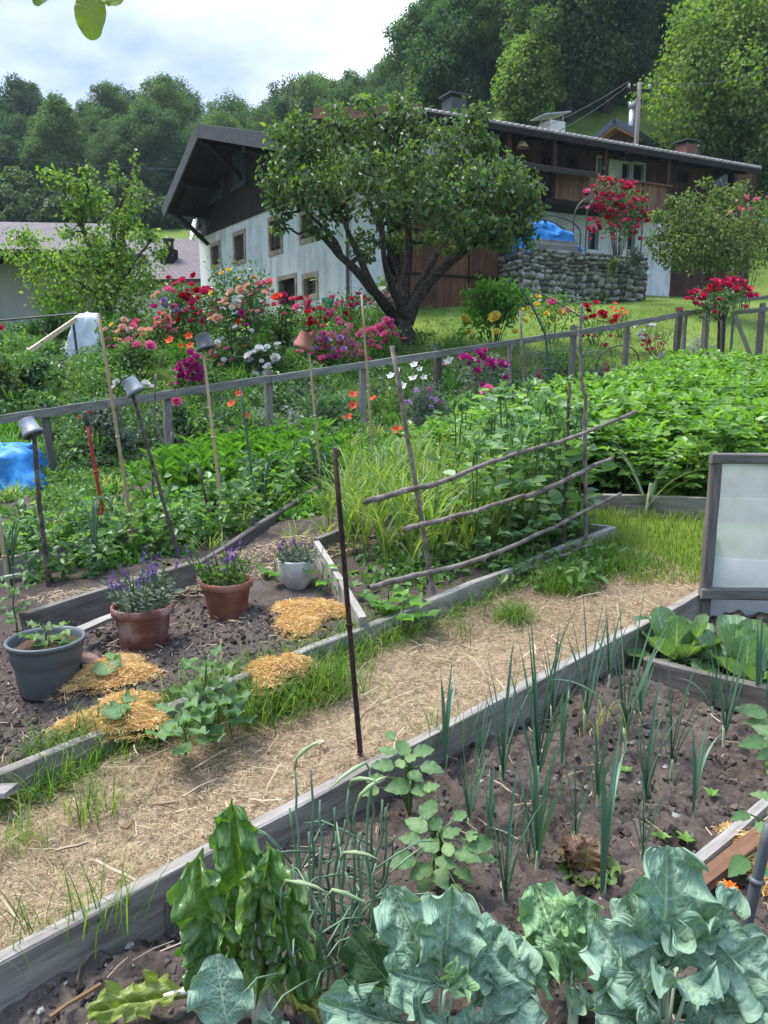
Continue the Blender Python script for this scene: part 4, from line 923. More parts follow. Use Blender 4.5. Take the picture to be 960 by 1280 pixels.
for i, (px, py, L, az) in enumerate(((146, 1089, .19, 2.6), (90, 1058, .10, .4), (158, 1032, .03, 1.2), (205, 1004, .081, .1), (400, 928, .035, .9), (565, 862, .03, .6), (95, 1250, .14, .8), (745, 955, .08, .3), (810, 985, .1, 1.0))):
    p = G(px, py, .035 if px < 600 and py < 1200 else NB+.03); d = np.array([math.cos(az), math.sin(az), .05]); b = M(); beam(b, p-d*L/2, p+d*L/2, .010+.016*(L < .08), .006, seg=3, jit=.003)
    solo('wood_chip', b, CHIP, ('long pale split twig lying on the straw path', 'thin pale stick lying on the straw path', 'pale wood chip near the far side of the straw path', 'narrow pale chip on the path below the squash', 'reddish chip on the path beside the black rod', 'pale chip on the path behind the leeks', 'bent dry root on the soil beside the chard', 'pale chip on the soil between leeks', 'curved pale twig on the soil by the cross board')[i], 'wood chip')
# boards
def board(name, p0, p1, w, h, mat, label, peg=None, dz=0.0):
    p0 = np.asarray(p0, float); p1 = np.asarray(p1, float); t = thing(name, label, 'garden board', (p0+p1)/2)
    b = M(); beam(b, p0, p1, w, h, ch=.1, seg=max(3, int(np.linalg.norm(p1-p0)/.35)), jit=.006); part('board', b, mat, t)
    for pp in peg or ():
        b = M(); b0 = np.asarray(pp, float); tube(b, [b0+[0, 0, -.1], b0+[0, 0, .075], b0+[0, 0, .085]], [.03, .03, .026], 10, knob=.15); part('peg', b, WEATHD, t)
    return t
def g3(xy, dz): return np.array([xy[0], xy[1], float(hgt(*xy))+dz])
AE = A0+AD*1.95
board('bed_board', g3(A0-AD*1.2, -.055), g3(AE, -.055), .05, .20, WEATH, 'long weathered edging board between the straw path and the chard', [G(217, 1148, NB)+[0, 0, 0]])
board('bed_board', g3(AE+AD*.006, -.06), g3(A1+AD*.12, -.05), .05, .20, WEATH, 'weathered edging board between the straw path and the leeks', [G(757, 838, NB)])
BM = B0+BD*2.15
board('bed_board', g3(B0-BD*1.2, .02), g3(BM, .025), .045, .20, WEATH, 'grassy edging board in front of the bed with wood shaving heaps')
board('bed_board', g3(BM+BD*.006, .03), g3(B1, .03), .045, .20, WEATH, 'edging board in front of the garlic and beans', None)
board('box_board', G(396, 694, .13), g3(B1-BD*2.22, .08), .04, .20, WEATH, 'grey board end of the garlic box beside the white pot')
board('box_board', G(396, 690, .12), G(455, 664, .12), .04, .18, WEATHD, 'dark back board of the garlic box behind the white pot')
board('box_board', g3(B1+BN*.03, .03), g3(B1-BD*.08+BN*.55, .04), .04, .18, WEATH, 'short end board of the bean bed at the grass')
board('bed_board', G(735, 634, .03), G(1010, 645, .03), .05, .22, WEATH, 'weathered edging board in front of the potato patch')
board('row_board', G(30, 790, .14), G(243, 722, .16), .045, .2, WEATHD, 'dark board behind the grey bucket and terracotta pot')
board('row_board', G(247, 716, .10), G(452, 580, .05), .045, .13, WEATHD, 'dark diagonal board running up towards the fence behind the salvia')
board('row_board', G(-40, 726, .12), G(190, 672, .12), .045, .2, WEATH, 'grey board across the pea rows behind the bucket')
board('loose_plank', G(96, 790, .18), G(146, 768, .18), .07, .02, PALEB, 'short pale plank between the bucket and the terracotta pot')
board('loose_plank', G(-30, 730, .25), G(26, 718, .25), .03, .02, PALEB, 'whitish lath behind the grey bucket against the bamboo cane')
board('loose_plank', G(-60, 985, .11), G(16, 990, .11), .07, .02, PALEB, 'end of a pale pinkish plank lying on the bed at the grassy board')
board('cross_board', G(806, 840, NB+.05), G(1040, 900, NB+.05), .045, .14, WEATHD, 'dark board crossing the bed in front of the pak choi')
board('corner_plank', G(745, 1190, NB+.03), G(975, 992, NB+.05), .035, .05, PALEB, 'cracked whitish plank beside the kale')
board('corner_plank', G(762, 1195, NB+.02), G(990, 1005, NB+.04), .02, .04, PALEB, 'thin pale lath lying along the cracked plank')
board('corner_plank', G(860, 1118, NB+.06), G(1010, 1003, NB+.08), .05, .035, REDB, 'reddish brown plank beside the grey pipe')

# ------------------------------------------------------------------ cold frame
def cold_frame():
    p0 = G(880, 778, NB); Y = p0[1]; q0 = at(880, 574, Y); x0, x1 = p0[0]-.005, p0[0]+.95; zt = q0[2]; zb = at(880, 738, Y)[2]
    t = thing('cold_frame', 'upright cold frame light with grey wooden frame and clear ribbed sheet', 'cold frame', (x0+.4, Y, p0[2]))
    b = M(); beam(b, (x0, Y, zb-.01), (x0, Y, zt), .055, .045, up=(0, 1, 0), seg=4, jit=.003); part('stile', b, WEATHD, t)
    b = M(); beam(b, (x1, Y, zb-.01), (x1, Y, zt), .055, .045, up=(0, 1, 0), seg=4, jit=.003); part('stile', b, WEATHD, t)
    b = M(); beam(b, (x0-.03, Y-.004, zt+.005), (x1+.03, Y-.004, zt-.002), .05, .052, seg=5, jit=.003); part('rail', b, WEATHD, t)
    b = M(); beam(b, (x0-.03, Y-.006, zb-.01), (x1+.03, Y-.006, zb-.035), .055, .06, seg=5, jit=.003); part('rail', b, WEATHD, t)
    b = M(); n = 260; zs = np.linspace(zb, zt-.02, 91); xs = np.linspace(x0+.02, x1-.02, 40); Xg, Zg = np.meshgrid(xs, zs)
    Yg = Y + .012 + .0022*np.sin(Zg*2*math.pi/.016) + .002*np.sin(Xg*9+Zg*4); k = len(xs); i = np.arange(len(zs)-1)[:, None]*k + np.arange(k-1)[None]
    b.add(np.stack([Xg, Yg, Zg], -1).reshape(-1, 3), np.stack([i, i+1, i+1+k, i+k], -1).reshape(-1, 4), .5, Xg.ravel(), Zg.ravel())
    m, tt, o = nm('ribbed_sheet'); q = NT(tt); mx = q.n('ShaderNodeMixShader'); tr = q.n('ShaderNodeBsdfTransparent'); tr.inputs[0].default_value = (.82, .86, .83, 1)
    tl = q.n('ShaderNodeBsdfTranslucent'); tl.inputs[0].default_value = (.78, .80, .76, 1); pb = q.bsdf(q.ramp(q.noise(q.pos(), 6, 5), [(.32, (.44, .50, .42)), (.5, (.62, .66, .60)), (.68, (.78, .80, .77))]), .35, .5); m2 = q.n('ShaderNodeMixShader'); m2.inputs[0].default_value = .45
    q.L(pb.outputs[0], m2.inputs[1]); q.L(tl.outputs[0], m2.inputs[2])
    sm = q.noise(q.pos(), 5.0, 4); q.L(q.ramp(sm, [(.3, (.74,)*3), (.7, (.92,)*3)]), mx.inputs[0]); q.L(tr.outputs[0], mx.inputs[1]); q.L(m2.outputs[0], mx.inputs[2]); q.L(mx.outputs[0], o.inputs[0])
    part('sheet', b, m, t, True)
    b = M(); beam(b, (x0+.015, Y+.03, p0[2]-.1), (x0+.015, Y+.03, zb+.3), .05, .05, up=(0, 1, 0), seg=3, jit=.003); part('post', b, WEATHD, t)
    b = M(); beam(b, (x0+.06, Y+.12, p0[2]+.16), (x1+.1, Y+.12, p0[2]+.10), .012, .34, seg=6); part('lower_panel', b, plain('whitish_board', [(.60, .61, .60), (.74, .75, .74)], 5, .5, .4, .1), t)
    return t
cold_frame()

# ------------------------------------------------------------------ fence and gate
FN3 = np.append(FN, 0); F03 = np.append(FO, 0)
RL = np.array([(-120, 538), (0, 521), (55, 513), (210, 488), (337, 470), (455, 452), (550, 438), (640, 426), (720, 412), (787, 401), (852, 389), (888, 382)], float)
FENCEW = wood('fence_wood', [(.075, .066, .058), (.16, .145, .13), (.27, .25, .23)], grain=.8, streak=12)
FENCED = wood('dark_fence_post', [(.03, .026, .023), (.075, .066, .058), (.14, .125, .11)], grain=.8, streak=12)
def fence():
    tpos = lambda px, dy=0: on_plane(px, np.interp(px, RL[:, 0], RL[:, 1])+dy, F03, FN3)
    mid = tpos(455); t = thing('garden_fence', 'weathered grey post and rail fence with thin wire netting below the flower bank', 'fence', (mid[0], mid[1], float(hgt(mid[0], mid[1]))))
    for k, px in enumerate((55, 210, 337, 455, 550, 640, 720, 787, 852, 860, 887)):
        top = tpos(px, -3 + (3 if k % 2 else -2)); top = top + FN3*.05; z0 = float(hgt(top[0], top[1]))-.25; w = (.095, .11, .11, .10, .12, .085, .10, .09, .12, .08, .12)[k]
        lean = np.array([(-.10, .02, 0, -.02, .0, .0, .01, 0, 0, 0, 0)[k], 0, 0])
        b = M(); beam(b, [top[0]-lean[0], top[1], z0], top+lean*0, w, w*.9, up=tuple(np.append(FD, 0)), seg=5, jit=.008, ch=.2); part('post', b, FENCED if k in (0, 4, 8) else FENCEW, t)
    pxs = [-90, 132, 337, 550, 752, 888]
    for k in range(5):
        p, q_ = tpos(pxs[k], 4), tpos(pxs[k+1], 4); d = norm(q_-p); b = M(); beam(b, p-FN3*.03+d*.004, q_-FN3*.03-d*.004, .035, .10, seg=6, jit=.006); part('rail', b, FENCEW, t)
    b = M(); L0, L1 = -1.2, 12.2; zt = lambda s: None
    ss = np.arange(L0, L1, .15)
    def zr(s):
        p = F03[:2]+FD*s; u = p[0]/p[1]; px = 480+FPX*u*1.03; return tpos(px)[2]-.06
    zz = np.array([zr(s) for s in ss]); gz = np.array([float(hgt(*(F03[:2]+FD*s))) for s in ss])
    for fr in (.02, .2, .4, .6, .8, 1.0):
        P = np.stack([F03[0]+FD[0]*ss, F03[1]+FD[1]*ss, gz+(zz-gz)*fr], 1)+FN3*.02; tube(b, P, .0011, 3, cap=False)
    for i in range(0, len(ss)-7):
        for sg in (1, -1):
            j = i+7; a_, c_ = (i, j); P = [(F03[0]+FD[0]*ss[a_], F03[1]+FD[1]*ss[a_], (gz[a_] if sg > 0 else zz[a_])), (F03[0]+FD[0]*ss[c_], F03[1]+FD[1]*ss[c_], (zz[c_] if sg > 0 else gz[c_]))]
            tube(b, np.array(P)+FN3*.02, .0008, 3, cap=False)
    part('wire_netting', b, plain('old_wire', [(.10, .10, .095), (.16, .155, .15)], 9, .7), t)
    # lower rail by the gate
    b = M(); p = on_plane(848, 447, F03, FN3); q_ = on_plane(884, 443, F03, FN3); beam(b, p-FN3*.03, q_-FN3*.03, .03, .09); part('rail', b, FENCEW, t)
    return tpos
FT_ = fence()
def gate():
    # hung between two posts further along, turned a little towards the camera
    P0 = on_plane(905, 378, F03, FN3); Y = P0[1]; n = norm([-.28, -1, 0]); e = norm([1, -.28, 0])
    def pp(px, py): return on_plane(px, py, P0, n)
    zg = float(hgt(P0[0], P0[1])); t = thing('garden_gate', 'weathered garden gate with diagonal brace and wire mesh beside the standard rose', 'gate', (P0[0]+.4, P0[1], zg))
    for x, w in ((906, .13), (954, .13)):
        p = pp(x, 379); b = M(); beam(b, [p[0], p[1], zg-.3], p, w, w*.8, up=tuple(e), seg=4, jit=.006); part('gate_post', b, FENCEW, t)
    z0, z1 = pp(930, 462)[2], pp(930, 388)[2]
    P = lambda px, z: np.array([*(pp(px, 400)[:2]), z])-np.append(-n[:2], 0)*.06
    b = M(); beam(b, P(914, z1-.05), P(990, z1+.06), .04, .09); beam(b, P(914, z0), P(990, z0+.08), .04, .09); beam(b, P(916, z0-.03), P(916, z1), .09, .04, up=tuple(e)); beam(b, P(948, z0-.03), P(948, z1), .09, .04, up=tuple(e)); part('gate_frame', b, FENCEW, t)
    b = M(); beam(b, P(917, z1-.1)+n*.045, P(946, z0+.1)+n*.045, .03, .08); beam(b, P(917, z0+.04)+n*.05, P(930, z0+.3)+n*.05, .03, .07); part('brace', b, WEATH, t)
    b = M(); 
    for k in range(12):
        tube(b, [P(914+6*k, z0), P(914+6*k, z1)], .0016, 3, cap=False); tube(b, [P(914, z0+(z1-z0)*k/11), P(985, z0+(z1-z0)*k/11)], .0016, 3, cap=False)
    part('wire_mesh', b, METALG, t)
    b = M(); beam(b, pp(906, 380)+np.array([0, 0, .03]), pp(975, 370)+np.array([0, 0, .02]), .13, .06, seg=3, jit=.004); part('top_rail', b, FENCEW, t)
gate()

# ------------------------------------------------------------------ steps, handrail, tarps at the left
CONC = plain('concrete_step', [(.16, .15, .135), (.30, .285, .26), (.40, .385, .36)], 7, .9, .15, .3)
def steps():
    t = None
    for k, (px, py, w) in enumerate(((72, 565, 48), (72, 546, 46), (74, 530, 44), (78, 514, 40), (83, 500, 36), (86, 486, 32), (89, 474, 30))):
        p = at(px, py, 9.9+.42*k)
        if t is None: t = thing('garden_steps', 'narrow concrete steps climbing the flower bank behind the fence', 'steps', (p[0], p[1], p[2]-.25))
        ww = w*p[1]/FPX/2; b = M(); beam(b, p+[-ww, 0.16, -.1], p+[ww, .16, -.1], .42, .2, seg=2, jit=.012); part('step', b, CONC, t)
steps()
def handrail():
    Y = 12.2; a_, c_ = at(12, 456, Y), at(95, 399, Y+1.2); p0 = at(30, 505, Y); t = thing('handrail', 'pale wooden handrail beside the garden steps', 'handrail', (p0[0], p0[1], float(hgt(p0[0], p0[1]))))
    b = M(); beam(b, a_, c_, .05, .075, seg=3); part('rail', b, wood('pale_pine', [(.38, .27, .16), (.55, .42, .28), (.62, .5, .36)]), t)
    b = M(); tube(b, [at(23, 450, Y+.03), at(35, 520, Y+.03)], .035, 8, knob=.1); part('post', b, WEATH, t)
    b = M(); tube(b, [at(91, 400, Y+1.2), at(99, 462, Y+1.2)], .022, 8); part('post', b, METALD, t)
    b = M(); tube(b, [at(26, 466, Y), at(91, 428, Y+1.2)], .008, 6); part('wire', b, METALG, t)
    b = M(); tube(b, [at(-40, 404, Y+1.6), at(96, 392, Y+1.25)], .018, 8)
    for x in (-20, 55): tube(b, [at(x, 402-(x-55)*.09, Y+1.45), at(x, 455, Y+1.45)], .014, 6)
    solo('metal_railing', b, METALD, 'thin dark metal railing running above the steps in front of the grey barn', 'railing')
handrail()
def tarp(name, label, base_pts, top_pts, mat, fold=.05, n=22, parts=None):
    """cloth thrown over a heap: rings from base to top, wrinkled"""
    Bp, Tp = np.array(base_pts, float), np.array(top_pts, float); k = len(Bp); b = M(); rings = []; N = 48
    def loop(P): 
        s = np.linspace(0, k, N, endpoint=False); i = s.astype(int); f = (s-i)[:, None]; return P[i % k]*(1-f)+P[(i+1) % k]*f
    lo, hi = loop(Bp), loop(Tp); c = hi.mean(0); th = np.arange(N)*2*math.pi/N
    for j in range(n):
        t_ = j/(n-1)
        if t_ < .6: P = lo + (hi-lo)*(t_/.6)
        else: P = hi + (c+[0, 0, .03]-hi)*((t_-.6)/.4)*.98
        w = fold*(fbm(th*2.2+j*.12, np.full(N, j*.35), 31, 4))*1.4 + fold*.5*np.abs(np.sin(th*5+3*fbm(th, np.full(N, j*.3), 5)))*(1 if t_ < .6 else .4)
        out = P-c; out[:, 2] *= .3; rings.append(P + norm(out)*w[:, None] + np.array([0, 0, 1])*(fold*.8*fbm(P[:, 0]*5, P[:, 1]*5+t_*4, 8, 3))[:, None])
    V = np.concatenate(rings); f = [(j*N+i, j*N+(i+1) % N, (j+1)*N+(i+1) % N, (j+1)*N+i) for j in range(n-1) for i in range(N)] + [tuple(range((n-1)*N, n*N))]
    b.add(V, f, .5); return solo(name, b, mat, label, 'tarpaulin', smooth=True)
BLUE = plain('blue_tarp', [(.012, .10, .32), (.02, .20, .52), (.07, .32, .64)], 5.0, .58, .3, .6, .02)
WHITET = plain('white_plastic', [(.42, .45, .49), (.62, .65, .68), (.75, .77, .79)], 4, .35, .5, .3)
Y = 9.15; tarp('blue_tarp', 'blue tarpaulin thrown over a heap beyond the fence at the left', [at(-60, 645, Y-.4), at(58, 640, Y-.4), at(75, 632, Y+.7), at(-60, 632, Y+.9)], [at(-50, 566, Y-.1), at(28, 560, Y-.1), at(44, 556, Y+.4), at(-50, 558, Y+.6)], BLUE, .15)
Y = 13.6; tarp('white_cover', 'white plastic sheeting wrapped over a block beside the pale handrail', [at(74, 458, Y-.1), at(126, 458, Y-.1), at(124, 450, Y+.6), at(80, 450, Y+.6)], [at(94, 396, Y), at(121, 394, Y), at(124, 392, Y+.45), at(98, 393, Y+.45)], WHITET, .04)
zt = TZ
tp = lambda px, py, d: np.array([*TF.P(TF.pix(px, 310)[0], d, 0)[:2], TF.pix(px, py, d)[1]])
tarp('blue_tarp', 'crumpled blue tarpaulin over a heap on the stone terrace', [TF.P(TF.pix(664, 312)[0], -.5, zt-.08), TF.P(TF.pix(744, 312)[0], -.5, zt-.08), TF.P(TF.pix(748, 312)[0], -1.7, zt-.08), TF.P(TF.pix(668, 312)[0], -1.7, zt-.08)], [tp(672, 291, -.8), tp(733, 290, -.8), tp(724, 282, -1.3), tp(684, 283, -1.3)], BLUE, .2)
b = M()
s0, s1 = TF.pix(676, 305)[0], TF.pix(725, 305)[0]
fb(b, TF, s0, s1, -.42, -.38, zt-.06, zt+.36, 's'); fb(b, TF, s0, s1, -.12, -.08, zt-.06, zt+.36, 's'); fb(b, TF, s0, s0+.04, -.37, -.13, zt-.06, zt+.36); fb(b, TF, s1-.04, s1, -.37, -.13, zt-.06, zt+.36)
solo('planter_box', b, wood('grey_slats', [(.12, .11, .10), (.24, .22, .20), (.32, .30, .28)], plank=.1), 'grey slatted planter box on the stone terrace before the blue tarpaulin', 'planter')
for k, (x0, x1, h, lab) in enumerate(((652, 735, 54, 'dark metal hoop arch on the stone terrace over the blue tarpaulin'), (742, 812, 84, 'dark metal rose arch on the stone terrace carrying the red climbing rose'))):
    b = M(); s0, s1 = TF.pix(x0, 300)[0], TF.pix(x1, 300)[0]; th = np.linspace(0, math.pi, 17); z1 = TF.pix(x0, 315-h)[1]
    for d in (-.35, -.95):
        P = [TF.P(s0, d, zt-.1)] + [TF.P((s0+s1)/2-(s1-s0)/2*math.cos(a_), d, zt+(z1-zt)*(.6+.4*math.sin(a_))) for a_ in th] + [TF.P(s1, d, zt-.1)]; tube(b, P, .022, 6)
    for a_ in th[::2]: tube(b, [TF.P((s0+s1)/2-(s1-s0)/2*math.cos(a_), d, zt+(z1-zt)*(.6+.4*math.sin(a_))) for d in (-.35, -.95)], .012, 5)
    solo('garden_arch', b, METALD, lab, 'arch')

# ------------------------------------------------------------------ pots
TERRA = plain('terracotta', [(.16, .065, .045), (.27, .105, .07), (.36, .19, .15)], 7, .85, .2, .25, .004, detail=7)
TERRAO = plain('old_terracotta', [(.11, .045, .038), (.22, .085, .068), (.40, .29, .26)], 7, .85, .2, .25, .004, detail=8)
GREYPLASTIC = plain('grey_plastic', [(.075, .083, .088), (.10, .11, .115)], 5, .5, .4, .1)
WHITEPOT = plain('white_glaze', [(.36, .34, .31), (.58, .56, .52), (.66, .64, .61)], 6, .45, .45, .1)
POTSOIL = soilmat('potting_soil', [(.03, .018, .012), (.075, .048, .034), (.14, .10, .075)])
def bigpot(name, label, px, pyb, pxr, pyr, wpx, mat, dz, kind):
    pf = G(px, pyb, dz); Y = pf[1]; rt = wpx*Y/FPX/2*1.04; rb = rt*.74; c = np.array([pf[0], Y+rb, pf[2]-.01]); k = (at(pxr, pyr, c[1])[2]-c[2])
    t = thing(name, label, 'plant pot', c); h = k
    if kind == 'bucket': prof = [(0.01, 0), (rb*.9, 0), (rb, .012), (rb*1.0+(rt*.93-rb)*.45, h*.5), (rt*.87, h*.62), (rt*.895, h*.64), (rt*.93, h*.86), (rt*.93, h*.9), (rt*1.0, h*.92), (rt*1.02, h*.985), (rt*.99, h), (rt*.95, h), (rt*.91, h*.95), (rt*.86, h*.8)]
    elif kind == 'bowl': prof = [(0.01, 0), (rb*.72, 0), (rb*.8, .01), (rt*.80, h*.3), (rt*.93, h*.58), (rt*.985, h*.85), (rt, h*.97), (rt*.985, h), (rt*.94, h), (rt*.92, h*.9), (rt*.9, h*.78)]
    else: prof = [(0.01, 0), (rb*.95, 0), (rb, .01), (rb+(rt*.93-rb)*.75, h*.76), (rt*.955, h*.80), (rt*.995, h*.82), (rt*1.01, h*.9), (rt*1.0, h*.985), (rt*.975, h), (rt*.93, h*.995), (rt*.9, h*.9), (rt*.88, h*.8)]
    b = M(); lathe(b, prof, c, 56); part('pot', b, mat, t, True)
    b = M(); n = 26; th = np.arange(n)*2*math.pi/n; V = [c+[0, 0, h*.86]]; 
    for r_ in (.35, .7, 1.0): V += [c+[math.cos(a_)*rt*.9*r_, math.sin(a_)*rt*.9*r_, h*(.85-.02*r_)+rng.normal(0, .005)] for a_ in th]
    f = [(0, 1+i, 1+(i+1) % n) for i in range(n)] + [(1+j*n+i, 1+(j+1)*n+i, 1+(j+1)*n+(i+1) % n, 1+j*n+(i+1) % n) for j in range(2) for i in range(n)]; b.add(np.array(V), f); part('potting_soil', b, POTSOIL, t, True)
    return c, rt, h
PB = bigpot('grey_bucket_pot', 'big grey plastic pot with a small pepper plant', 47, 876, 47, 797, 98, GREYPLASTIC, LB, 'bucket')
P2 = bigpot('terracotta_pot', 'old weathered terracotta pot with purple salvia between bucket and cleaner red pot', 172, 816, 172, 755, 78, TERRAO, LB, 'pot')
P3 = bigpot('terracotta_pot', 'clean orange red terracotta pot with purple salvia next to the white pot', 280, 774, 280, 724, 66, TERRA, LB, 'pot')
P4 = bigpot('white_pot', 'rounded dirty white pot with lavender beside the garlic box', 369, 738, 369, 698, 48, WHITEPOT, LB, 'bowl')
for i, (px, py, az, dz) in enumerate(((103, 837, 2.2, .1), (113, 829, 2.5, .14))):
    p = G(px, py, dz); d = np.array([math.cos(az), math.sin(az), .12]); b = M(); beam(b, p-d*.07, p+d*.07, .09, .045, seg=3, jit=.005)
    solo('brick_piece', b, plain('brick%d' % i, [(.09, .05, .04), (.2, .125, .1)], 20, .9), ('broken reddish brick lying lower beside the grey bucket', 'broken brown brick resting on top of another beside the grey bucket')[i], 'brick')
for i, (px, py, r_) in enumerate(((58, 452, .10), (73, 455, .13))):
    p = at(px, py+9, 13.2+.2*i); b = M(); h = r_*1.5; lathe(b, [(.01, 0), (r_*.7, 0), (r_*.92, h*.75), (r_, h*.76), (r_, h), (r_*.9, h), (r_*.85, h*.8), (.01, h*.78)], p, 24); solo('terracotta_pot', b, TERRA, ('small terracotta pot on the steps nearer the handrail post', 'round terracotta pot on the steps beside the white plastic cover')[i], 'plant pot', smooth=True)

# ------------------------------------------------------------------ canes, sticks, caps, rods
BAMB = wood('bamboo', [(.22, .15, .08), (.40, .29, .17), (.50, .39, .25)])
STICK = plain('bark_stick', [(.075, .055, .045), (.17, .135, .115), (.27, .225, .195)], 18, .9, .15, .5, .006)
STICKD = plain('dark_stick', [(.035, .025, .022), (.09, .068, .058), (.15, .12, .105)], 18, .9, .15, .5, .006)
RUST = plain('rusty_iron', [(.014, .009, .008), (.035, .019, .014), (.09, .042, .024)], 30, .85, .3, .4, .003)
REDP = plain('red_paint', [(.30, .012, .018), (.40, .02, .028)], 8, .4, .5, .1)
GREENM = plain('green_metal', [(.008, .05, .035), (.015, .075, .05)], 10, .35, .5, .1)
GREYT = plain('grey_green_stake', [(.05, .065, .06), (.10, .12, .11)], 15, .7)
CAPG = plain('zinc_cup', [(.075, .085, .095), (.16, .18, .20), (.22, .24, .26)], 14, .5, .5, .15)
def cane(top, base, r, mat, label, kind='stick', name='garden_stick', mids=(), cap=None, dz=.05, Y=None, nodes=False):
    p0 = G(base[0], base[1], dz) if Y is None else at(base[0], base[1], Y); Y = p0[1]; pts = [p0+[0, 0, -.12], p0] + [at(x, y, Y) for x, y in mids[::-1]] + [at(*top, Y)]
    P = np.concatenate([wob(pts[i], pts[i+1], 7, .0 if nodes else .0035)[(1 if i else 0):] for i in range(len(pts)-1)])
    t = thing(name, label, kind, p0); b = M(); k = len(P); rad = np.linspace(r*1.1, r*.82, k)
    tube(b, P, rad, 8, knob=.0 if nodes else .18)
    if nodes:
        for i in range(3, k-1, 3): d = norm(P[i+1]-P[i]); tube(b, [P[i]-d*.008, P[i]-d*.002, P[i]+d*.004, P[i]+d*.010], [r*.95, r*1.28, r*1.28, r*.95], 8)
    elif kind == 'stick':
        for i in range(3, k-2, 4):
            d = rdir(1)[0]; tube(b, [P[i], P[i]+d*r*2.2], [r*.6, r*.35], 6)
    part('shaft', b, mat, t, True)
    if cap:
        ct, cm, clab, cw, tilt = cap; ax = norm(P[-1]-P[-4]); ax = norm(ax + np.array(tilt)); r1 = cw*Y/FPX/2; h = r1*1.75; top_ = P[-1]+ax*.012
        b = M(); lathe(b, [(.006, 0), (r1*.78, 0), (r1*.8, -h*.03), (r1*.92, -h*.78), (r1*1.03, -h*.8), (r1*1.03, -h), (r1*.96, -h), (r1*.9, -h*.8), (r1*.72, -h*.05), (.006, -h*.04)], top_, 26, ax); solo(ct, b, cm, clab, 'plant pot', smooth=True)
    return t, P
cane((-2, 640), (12, 750), .013, BAMB, 'short bamboo cane by the grey bucket', 'cane', 'bamboo_cane', nodes=True)
cane((33, 527), (61, 735), .015, STICKD, 'knobbly brown branch capped by a small grey pot left of the red handle', mids=((37, 545), (43, 552), (52, 650)), cap=('capping_pot', CAPG, 'small grey pot upside down on the knobbly branch', 25, (-.5, 0, -.1)))
t_, P_ = cane((109, 530), (130, 648), .016, REDP, 'red tool handle with a black tip standing in the greenery', 'tool handle', 'tool_handle', nodes=True, dz=.2)
b = M(); tube(b, [P_[-1]-norm(P_[-1]-P_[-3])*.01, P_[-1]+norm(P_[-1]-P_[-3])*.09, P_[-1]+norm(P_[-1]-P_[-3])*.1], [.019, .019, .012], 10); part('grip', b, METALD, t_, True)
cane((123, 392), (170, 692), .013, BAMB, 'tall bare bamboo cane rising past the white plastic cover', 'cane', 'bamboo_cane', nodes=True)
cane((161, 476), (226, 704), .014, STICKD, 'slanting dark stick capped by a grey pot between two bamboo canes', cap=('capping_pot', CAPG, 'small grey pot upside down on the slanting dark stick', 23, (-.35, 0, 0)))
cane((252, 420), (281, 668), .013, BAMB, 'tall bamboo cane capped by a blackish pot beside magenta roses', 'cane', 'bamboo_cane', nodes=True, cap=('capping_pot', plain('black_plastic', [(.03, .033, .037), (.06, .065, .07)], 6, .45), 'dark plastic pot upside down on a tall bamboo cane among the roses', 22, (-.25, 0, 0)))
cane((300, 484), (322, 645), .010, GREYT, 'thin grey green stake between the bamboo cane and the terracotta capped cane', 'stake', 'garden_stake', nodes=True)
cane((248, 585), (270, 672), .012, STICKD, 'short dark stick leaning behind the red salvia pot')
cane((384, 418), (403, 618), .012, BAMB, 'bamboo cane capped by an upturned terracotta pot', 'cane', 'bamboo_cane', nodes=True, cap=('capping_pot', TERRA, 'small terracotta pot upside down on a bamboo cane', 23, (.45, 0, 0)))
cane((452, 368), (468, 592), .013, BAMB, 'bamboo cane standing against the fence post below the fruit tree', 'cane', 'bamboo_cane', nodes=True)
cane((650, 388), (660, 578), .014, STICK, 'upright bark stick with a forked tip beside the green metal rod')
cane((712, 478), (704, 692), .013, STICKD, 'left upright bark stick at the end of the bean trellis')
cane((727, 380), (732, 690), .013, STICK, 'crooked right upright stick at the end of the bean trellis', mids=((725, 420), (726, 475), (732, 498), (731, 540)))
cane((605, 495), (607, 565), .012, STICK, 'short stick under the single pink rose')
cane((640, 432), (642, 572), .012, STICKD, 'dark stick standing beside the fence post among the beans')
cane((195, 467), (214, 600), .014, STICK, 'twisted grey branch leaning on the second fence post', mids=((192, 520), (206, 560)))
cane((215, 540), (208, 622), .010, STICK, 'thin twig crossing the twisted branch by the fence post')
cane((190, 598), (196, 645), .011, STICKD, 'broken stub of a stick behind the slanting capped stick')
cane((418, 560), (454, 985), .011, RUST, 'thin rusty black iron rod standing at the edge of the straw path', 'rod', 'iron_rod', nodes=True, dz=NB)
cane((962, 1030), (930, 1170), .017, GREYPLASTIC, 'grey plastic pipe standing beside the reddish plank', 'pipe', 'plastic_pipe', nodes=True, dz=NB)
cane((650, 358), (697, 552), .014, GREENM, 'bent dark green metal rod leaning across the fence', 'rod', 'metal_rod', mids=((668, 388), (681, 416), (691, 490)), nodes=True)
# diagonal dry stalk above the fence
Y = 13.5; b = M(); tube(b, wob(at(648, 354, Y), at(735, 402, Y+.4), 8, .01), [.012]*8, 6); solo('dry_stalk', b, STICK, 'thin diagonal dry stalk above the fence beside the green rod', 'stalk')
